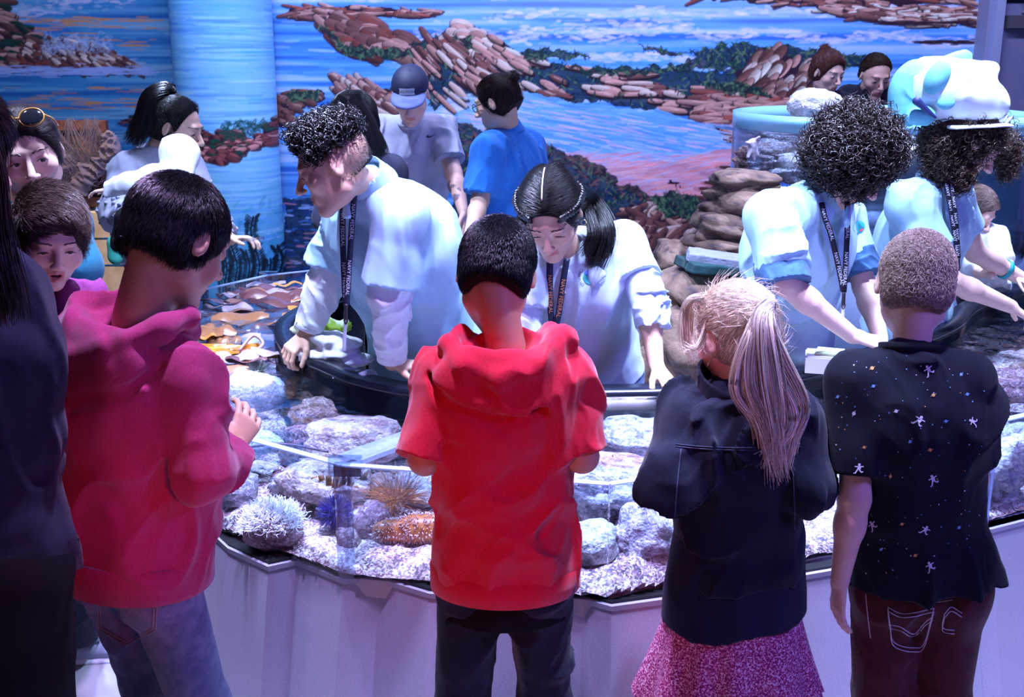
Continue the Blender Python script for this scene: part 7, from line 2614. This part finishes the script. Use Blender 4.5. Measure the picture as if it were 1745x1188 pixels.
def long_hair_back():
    b = .95; s = 1.0
    r = thing('person', P(620, 560, 4.5) * V3(1, 1, 0), 'person with long straight dark hair half hidden behind the leaning curly helper', 'person')
    C = P(602, 212, 4.40); R = rot(150, 24, 0)
    J = dict(neck=P(612, 262, 4.5), shL=P(668, 290, 4.5), shR=P(560, 290, 4.45), elL=P(675, 370, 4.5), elR=P(560, 370, 4.4), wrL=P(660, 430, 4.4), wrR=P(575, 430, 4.3), head=(C, R, s, dict(eye=0)))
    stand(J, P(625, 440, 4.58), V3(-1, 0, 0), b, ((-.50, 4.6), (-.70, 4.6)))
    build_body(r, J, b, SKIN['olive'], h=.006)
    top(r, J, b, cloth('sweat_dark', (.03, .03, .06)), .016, (1.8, 1.8), .04, h=.007, fold=.008)
    trousers(r, J, b, DENIM_D, 'trousers', .012, h=.009)
    for sd in 'LR': shoe(r, J['an' + sd], 180, b, BLACK)
    hr, hm, cap = straight_hair(r, C, R, s, HBLK, C + V3(0, 0, -.4), 8000, .03, .012, [((0, .070, .045), (0, 1, -.30)), ((0, -.03, -.08), (0, .15, -1))])
    for pts, n in ((((600, 165), (625, 200), (640, 240), (648, 268)), 700), (((585, 165), (566, 200), (556, 250)), 300), (((605, 160), (612, 200), (622, 262)), 500)):
        part('long_lock', lock([P(x, y, 4.30) for x, y in pts], n, .02, .03, .004, n, .0012, 18, .7, .008), hm, hr)


long_hair_back()


def mother():
    b = .98; s = 1.02
    r = thing('person', P(262, 560, 4.5) * V3(1, 1, 0), 'woman with a high dark ponytail in a bobbled grey sweater holding a baby', 'person')
    C = P(300, 218, 4.50); R = rot(-98, 20, 0)
    J = dict(neck=P(268, 262, 4.52), shR=P(222, 290, 4.44), shL=P(318, 286, 4.68), elR=P(202, 362, 4.30), elL=P(345, 360, 4.55), wrR=P(262, 392, 4.08), wrL=P(392, 408, 4.40),
             head=(C, R, s, dict(eye=.3, nose=1.0)))
    J['handL'] = dict(d=nrm(V3(.9, -.2, .1)), n=nrm(V3(0, -.2, -1)), s=.9, curl=30); J['handR'] = dict(d=nrm(V3(.9, .2, .1)), n=nrm(V3(0, .2, 1)), s=.9, curl=30)
    stand(J, P(262, 425, 4.55), nrm(V3(.5, -.85, 0)), b, ((-1.50, 4.50), (-1.45, 4.72)))
    J['anL'] = V3(-1.45, 4.85, .08); J['anR'] = V3(-1.60, 4.55, .08)
    ob, vf = build_body(r, J, b, SKIN['olive'], h=.0045)
    eyes(r, *vf, C, R, s, dict(eye=.3)); brows(r, bvh_of(vf), C, R, s, HBLK)
    gm = cloth('sweater_grey', (.36, .36, .48), (.31, .31, .42), sc=30)
    o, vs = top(r, J, b, gm, .024, (1.85, 1.85), .04, wx=1.1, wd=1.1, fold=.012, seed=95, h=.006, ag=.032)
    p_, n_ = surf_points(vs, 500, 3); kk = p_[:, 2] < J['shR'][2] - .06; p_, n_ = p_[kk], n_[kk]
    part('bobbles', tubes(np.stack([p_ - n_ * .003, p_ + n_ * .004, p_ + n_ * .010], 1), np.array([.008, .0085, .002]), 4), gm, o)['kind'] = 'stuff'
    trousers(r, J, b, cloth('trousers_blue', (.03, .05, .16)), 'trousers', .012, h=.009)
    for sd in 'LR': shoe(r, J['an' + sd], -60, b, BLACK)
    tie = P(277, 172, 4.50)
    hr, hm, cap = straight_hair(r, C, R, s, HBLK, tie, 9000, .03, .007, [((0, .048, .055), (0, 1, -.25)), ((0, -.05, -.060), (0, .05, -1))])
    part('ponytail', lock([tie, P(287, 154, 4.50), P(258, 166, 4.46), P(244, 205, 4.44), P(222, 250, 4.42)], 1100, .034, .040, .003, 6, .0011, 22, .7, .006), hm, hr)
    # the baby on her arm
    t = thing('person', P(280, 380, 4.2), 'baby in a white hooded jacket and dark trousers carried on the woman\'s arm', 'person')
    bb = .48; Cb = P(306, 268, 4.22); Rb = rot(-50, 20, 0)
    Jb = dict(neck=P(290, 298, 4.20), shL=P(262, 302, 4.12), shR=P(302, 306, 4.22), elL=P(222, 312, 4.10), elR=P(320, 330, 4.1), wrL=P(182, 324, 4.12), wrR=P(300, 345, 4.0), head=(Cb, Rb, .62, dict(kid=1)))
    Jb['handL'] = dict(d=V3(-.9, 0, -.1), n=V3(0, 0, -1), s=.5, curl=25)
    Jb['hip'] = P(272, 362, 4.14); Jb['hipu'] = V3(.9, -.3, 0)
    Jb['hpL'] = P(262, 364, 4.12); Jb['hpR'] = P(285, 366, 4.12); Jb['knL'] = P(215, 372, 4.02); Jb['knR'] = P(300, 385, 4.0); Jb['anL'] = P(196, 428, 4.05); Jb['anR'] = P(300, 440, 4.0)
    build_body(t, Jb, bb, SKIN['fair'], h=.005)
    F = Field(); torso_ops(F, Jb, bb, .022, 1.0, 1.1); arm_ops(F, Jb, 'L', bb, .020, .02, 1.95); arm_ops(F, Jb, 'R', bb, .020, .02, 1.9)
    F.u(ell(Cb + V3(0, 0, .01), (.078, .078, .080)), .02); F.u(cone(P(318, 262, 4.20), P(312, 300, 4.14), .045, .04), .03)
    F.sub(xf(ell((0, .10, -.01), (.055, .06, .065)), Cb, Rb, .62), .01)
    F.post = folds(.008, (14, 14, 12), 97)
    part('hooded_jacket', F.mesh(.005), cloth('baby_white', (.88, .90, .95), sheen=.1), t)
    F = Field()
    for sd in 'LR':
        F.u(cone(Jb['hp' + sd], Jb['kn' + sd], .045, .036), .02); F.u(cone(Jb['kn' + sd], Jb['an' + sd] * .8 + Jb['kn' + sd] * .2, .036, .028), .02)
    part('trousers', F.mesh(.005), BLACK, t)
    for sd in 'LR':
        F = Field(); a = Jb['an' + sd]
        F.u(cone(a + V3(0, 0, .03), a + V3(0, 0, -.02), .027, .026), .01); F.u(cone(a + V3(0, 0, -.020), a + V3(.008, -.015, -.030), .024, .020), .015)
        part('sock', F.mesh(.004), cloth('sock_green', (.03, .26, .20)), t)
    # clear cup in her hand
    q = P(430, 407, 4.34)
    solo('clear_dish', tubes(np.array([[q + V3(-.045, 0, -.004), q + V3(.045, 0, .002)]]), np.array([.012, .012]), 4, .5), clear_mat('dish_clear', (.8, .9, 1.0), 1.5, .05, base=.2), 'small clear dish held out by the woman with the ponytail', 'dish', smooth=False)


mother()


def sunglasses_woman():
    b = 1.0; s = 1.02
    r = thing('person', P(80, 560, 3.05) * V3(1, 1, 0), 'smiling-eyed woman in a teal top with sunglasses pushed up on her dark hair', 'person')
    C = P(50, 262, 3.0); R = rot(-158, 14, 10)
    J = dict(neck=P(50, 345, 3.05), shL=P(104, 395, 3.05), shR=P(-20, 395, 3.1), elL=P(128, 455, 2.98), elR=P(-40, 500, 3.0), wrL=P(80, 500, 2.95), wrR=P(10, 560, 2.95), head=(C, R, s, dict(eye=.75, smile=.003)))
    J['handL'] = dict(d=V3(-.9, -.2, 0), n=V3(0, .8, -.2), s=.9, curl=30)
    stand(J, P(55, 620, 3.15), nrm(V3(-.95, -.2, 0)), b, ((-1.20, 3.12), (-1.42, 3.15)))
    ob, vf = build_body(r, J, b, SKIN['fair'], h=.0035)
    eyes(r, *vf, C, R, s, dict(eye=.75, gaze=14), (.08, .05, .03)); brows(r, bvh_of(vf), C, R, s, HBRN, 1.1)
    top(r, J, b, cloth('top_teal', (.02, .17, .25), (.016, .14, .21), sc=30), .020, (1.3, 1.3), .04, fold=.012, seed=101, h=.006, ag=.034)
    trousers(r, J, b, DENIM_D, 'trousers', .012, h=.009)
    for sd in 'LR': shoe(r, J['an' + sd], -150, b, mat('shoe_dark', (.02, .02, .04), .5))
    hr, hm, cap = straight_hair(r, C, R, s, (.022, .012, .012), C + R @ V3(0, -.14, .0), 12000, .03, .007, [((0, .064, .050), (0, 1, -.35)), ((0, -.03, -.06), (0, .15, -1))])
    g = thing('sunglasses', C + R @ V3(0, .05, .12), 'dark sunglasses with amber arms pushed up on the woman\'s hair', 'sunglasses')
    L_ = lambda x, y, z: C + R @ (V3(x, y, z) * s)
    lm = mat('sun_lens', (.01, .01, .015), .08, spec=.9); am = mat('sun_arm', (.45, .22, .05), .25)
    for sx in (-1, 1):
        F = Field(); F.u(xf(ell((0, 0, 0), (.030, .006, .023), rot(0, -48)), L_(sx * .036, .062, .112), R, s), .002); part('lens', F.mesh(.003), lm, g)
        part('rim', pipe([L_(sx * .036 + .030 * math.cos(a), .062 + .016 * math.sin(a), .112 - .018 * math.sin(a)) for a in np.linspace(0, 6.28, 20)], .0022, None, 5), am, g)
        part('arm', pipe([L_(sx * .066, .060, .112), L_(sx * .082, .02, .085), L_(sx * .086, -.03, .050)], .0028, 10, 6), am, g)
    part('bridge', pipe([L_(-.008, .064, .116), L_(.008, .064, .116)], .0025, None, 5), am, g)


sunglasses_woman()


def smiling_boy():
    b = .80; s = .93
    r = thing('person', P(95, 620, 2.62) * V3(1, 1, 0), 'smiling boy with tousled brown hair in a plum hoodie, facing the tank', 'person')
    C = P(86, 402, 2.60); R = rot(-150, 24, -4)
    f = nrm(V3(.5, -.87, 0))
    J = dict(neck=P(78, 498, 2.66), shL=P(122, 540, 2.62), shR=P(30, 540, 2.72), elL=P(150, 650, 2.58), elR=P(10, 660, 2.66), wrL=P(160, 640, 2.48), wrR=P(80, 690, 2.45), head=(C, R, s, dict(kid=1, smile=.004, open=.7, eye=.35, nose=.55, fw=1.08)))
    J['handL'] = dict(d=V3(.5, -.6, .1), n=V3(0, 0, -1), s=.75, curl=25); J['handR'] = dict(d=V3(.5, -.6, .1), n=V3(0, 0, -1), s=.75, curl=25)
    stand(J, P(80, 800, 2.72), nrm(V3(-.87, -.5, 0)), b, ((-1.285, 2.97), (-1.36, 3.12)))
    ob, vf = build_body(r, J, b, SKIN['fair'], h=.003)
    eyes(r, *vf, C, R, s, dict(eye=.35)); brows(r, bvh_of(vf), C, R, s, HBRN, .8)
    part('teeth', pipe([C + R @ (V3(x, .078 - x * x * 40, -.0585) * s) for x in np.linspace(-.011, .011, 8)], .0028, None, 6), mat('teeth', (.85, .82, .78), .25), r)
    m = cloth('hoodie_plum', (.20, .03, .15), (.16, .02, .12), sc=200)
    top(r, J, b, m, .018, (1.7, 1.7), .05, fold=.010, seed=103, h=.005, extra=hood_ops(J, b, f), ag=.018, name='hoodie')
    trousers(r, J, b, DENIM_D, 'trousers', .012, h=.008)
    hm = hair_mat((.075, .045, .038), .3)
    cap = hair_cap(C, R, s, [((0, .074, .052), (0, 1, -.30)), ((0, -.05, -.045), (0, -.10, -1))], .014, extra=(ell((.02, .055, .085), (.062, .05, .035)),))
    hr = part('hair', cap, hm, r)
    def lie(p):
        q = (p - C) @ R / s
        return np.stack([-np.ones(len(q)) * .8, .7 - q[:, 0] * 2, -.2 - .6 * (q[:, 2] < .05)], 1) @ R.T
    part('strands', short_hair(cap, 9000, .032, lie, 17, .0008, .22, .14), hm, hr)
    # pale clogs with round holes
    cm = mat('clog_blue', (.26, .30, .42), .5)
    for sd, yaw in (('L', -78), ('R', -70)):
        an = J['an' + sd]; Rr = rot(yaw); c = V3(an[0], an[1], 0); b2 = .92
        F = Field()
        F.u(eseg(c + Rr @ V3(0, -.05, .040) * b2, c + Rr @ V3(0, .12, .032) * b2, Rr @ V3(1, 0, 0), (.038, .038), (.052, .030)), .012)
        F.sub(cone(c + Rr @ V3(0, -.02, .07), c + Rr @ V3(0, -.02, .12), .036), .01)
        F.cut(c + V3(0, 0, .014), V3(0, 0, -1)); F.cut(c + V3(0, 0, .075), V3(0, 0, 1))
        for hx, hy in ((0, .06), (.018, .072), (-.018, .072), (0, .088), (.022, .094), (-.022, .094), (.010, .108), (-.010, .108), (.026, .055), (-.026, .055)):
            q = c + Rr @ V3(hx, hy, .05); F.sub(cone(q, q + V3(0, 0, .05), .0055), .001)
        cl = part('clog', F.mesh(.003), cm, r)
        G = Field(); G.u(cutp(eseg(c + Rr @ V3(0, -.055, .0) * b2, c + Rr @ V3(0, .125, .0) * b2, Rr @ V3(1, 0, 0), (.042, .034), (.055, .032)), c + V3(0, 0, .020), V3(0, 0, 1)), .002); G.cut(c, V3(0, 0, -1))
        part('sole', G.mesh(.004), mat('clog_sole', (.70, .72, .85), .5), cl)


smiling_boy()


def dark_woman():
    b = 1.0; s = 1.0
    r = thing('person', P(-60, 900, 1.78) * V3(1, 1, 0), 'adult in black seen from behind with long dark hair at the left edge', 'person')
    C = P(-92, 262, 1.80); R = rot(-30, 20, 0)
    J = dict(neck=P(-70, 400, 1.78), shR=P(8, 500, 1.80), shL=P(-230, 500, 1.72), elR=P(44, 740, 1.78), elL=P(-290, 760, 1.7), wrR=P(52, 850, 2.0), wrL=P(-200, 860, 1.95), head=(C, R, s, {}))
    J['handR'] = dict(d=nrm(V3(-.1, .9, .1)), n=V3(0, 0, -1), s=.9, curl=30)
    stand(J, P(-72, 930, 1.76), nrm(V3(.95, -.1, 0)), b, ((-1.12, 1.74), (-.90, 1.74)))
    build_body(r, J, b, SKIN['olive'], h=.006)
    navy = cloth('sweat_navy', (.014, .018, .045), (.010, .013, .034))
    top(r, J, b, navy, .022, (1.85, 1.85), .05, fold=.012, seed=111, h=.007, name='sweatshirt')
    o, _ = trousers(r, J, b, BLACK, 'trousers', .030, h=.009, flare=.03, top=.04)
    for sd in 'LR': shoe(r, J['an' + sd], -20, b, BLACK)
    hm = hair_mat((.020, .010, .012), .3)
    cap = hair_cap(C, R, s, [((0, .066, .045), (0, 1, -.3)), ((0, -.03, -.08), (0, .15, -1))], .014)
    hr = part('hair', cap, hm, r)
    part('strands', short_hair(cap, 5000, .04, lambda p: np.tile(V3(0, 0, -1), (len(p), 1)), 19, .0008, .05, .03), hm, hr)
    for x0, n in ((-8, 900), (-50, 700), (-100, 600)):
        part('long_lock', lock([P(x0 - 42, 200, 1.74), P(x0 - 14, 300, 1.70), P(x0 - 10, 420, 1.66), P(x0 + 12, 560, 1.64)], n, .025, .040, .006, n, .0009, 24, .7, .010), hm, hr)


dark_woman()


def tank_man():
    b = 1.05; s = 1.05
    r = thing('person', P(1480, 560, 6.75) * V3(1, 1, 0), 'man with short dark hair in a black polo looking down behind the round tank', 'person')
    C = P(1491, 130, 6.62); R = rot(186, 24, 0)
    J = dict(neck=P(1482, 154, 6.68), shL=P(1518, 168, 6.7), shR=P(1444, 168, 6.7), elL=P(1532, 260, 6.6), elR=P(1432, 260, 6.6), wrL=P(1515, 290, 6.4), wrR=P(1450, 290, 6.4), head=(C, R, s, dict(eye=.1)))
    stand(J, P(1480, 320, 6.75), V3(-1, 0, 0), b, ((2.30, 6.75), (2.08, 6.75)))
    ob, vf = build_body(r, J, b, (.62, .36, .27), h=.0055)
    eyes(r, *vf, C, R, s, dict(eye=.1)); brows(r, bvh_of(vf), C, R, s, HBRN, 1.3)
    m = cloth('polo_black', (.010, .011, .022)); top(r, J, b, m, .018, (.8, .8), .05, h=.008, ag=.028)
    collar(r, J, b, m, V3(0, -1, 0), .060, .035)
    trousers(r, J, b, DENIM_D, 'trousers', .012, h=.01)
    for sd in 'LR': shoe(r, J['an' + sd], 180, b, BLACK)
    straight_hair(r, C, R, s, HBRN, C + R @ V3(0, .05, .3), 4000, .018, .006, [((0, .048, .078), (0, 1, -.8)), ((0, -.05, -.040), (0, -.2, -1))], up=.3, jit=.05)


def tank_woman():
    b = .95; s = .98
    r = thing('person', P(1405, 560, 6.6) * V3(1, 1, 0), 'woman with pinned-up auburn hair behind the pale rock on the round tank', 'person')
    C = P(1410, 124, 6.45); R = rot(-152, 20, 0)
    J = dict(neck=P(1402, 158, 6.52), shL=P(1436, 176, 6.5), shR=P(1368, 176, 6.55), elL=P(1440, 260, 6.45), elR=P(1355, 260, 6.5), wrL=P(1425, 290, 6.3), wrR=P(1370, 290, 6.35), head=(C, R, s, dict(eye=.2)))
    stand(J, P(1400, 320, 6.55), V3(-1, -.3, 0), b, ((1.92, 6.5), (1.74, 6.6)))
    ob, vf = build_body(r, J, b, (.62, .38, .30), h=.0055)
    eyes(r, *vf, C, R, s, dict(eye=.2)); brows(r, bvh_of(vf), C, R, s, HBRN, .9)
    top(r, J, b, cloth('top_dark', (.015, .012, .03)), .016, (1.8, 1.8), .05, h=.008)
    trousers(r, J, b, DENIM_D, 'trousers', .012, h=.01)
    for sd in 'LR': shoe(r, J['an' + sd], 180, b, BLACK)
    k = C + R @ V3(0, -.07, .10)
    hr, hm, cap = straight_hair(r, C, R, s, (.10, .030, .022), k, 4000, .03, .012, up=.1, jit=.03)
    part('bun', curls((uvs(14, 9)[0] * .030 + k, uvs(14, 9)[1]), 300, .02, .012, 1.2, 4, .0016, 0, .5), hm, hr)


tank_man()
tank_woman()


def far_child():
    b = .60; s = .80
    r = thing('person', P(1672, 560, 4.56) * V3(1, 1, 0), 'small child in white bending over the far part of the right tank', 'person')
    C = P(1662, 358, 4.48); R = rot(-140, 40, 0)
    J = dict(neck=P(1668, 386, 4.50), shL=P(1696, 404, 4.46), shR=P(1652, 406, 4.54), elL=P(1710, 440, 4.40), elR=P(1660, 460, 4.44), wrL=P(1728, 468, 4.34), wrR=P(1690, 470, 4.3), head=(C, R, s, dict(kid=1)))
    J['handL'] = dict(d=nrm(V3(.6, -.4, -.4)), n=V3(0, 0, -1), s=.7, curl=20)
    stand(J, P(1672, 488, 4.56), V3(-.8, -.5, 0), b, ((1.92, 4.56), (2.02, 4.62)))
    build_body(r, J, b, SKIN['fair'], h=.005)
    top(r, J, b, cloth('child_white', (.75, .78, .85)), .016, (1.2, 1.2), .05, h=.006, fold=.008)
    trousers(r, J, b, DENIM_D, 'trousers', .012, h=.008)
    for sd in 'LR': shoe(r, J['an' + sd], -120, b, BLACK)
    straight_hair(r, C, R, s, (.22, .14, .12), C + R @ V3(0, .1, .3), 4000, .02, .007, [((0, .060, .050), (0, 1, -.4)), ((0, -.05, -.045), (0, -.2, -1))], up=.2, jit=.05)


far_child()
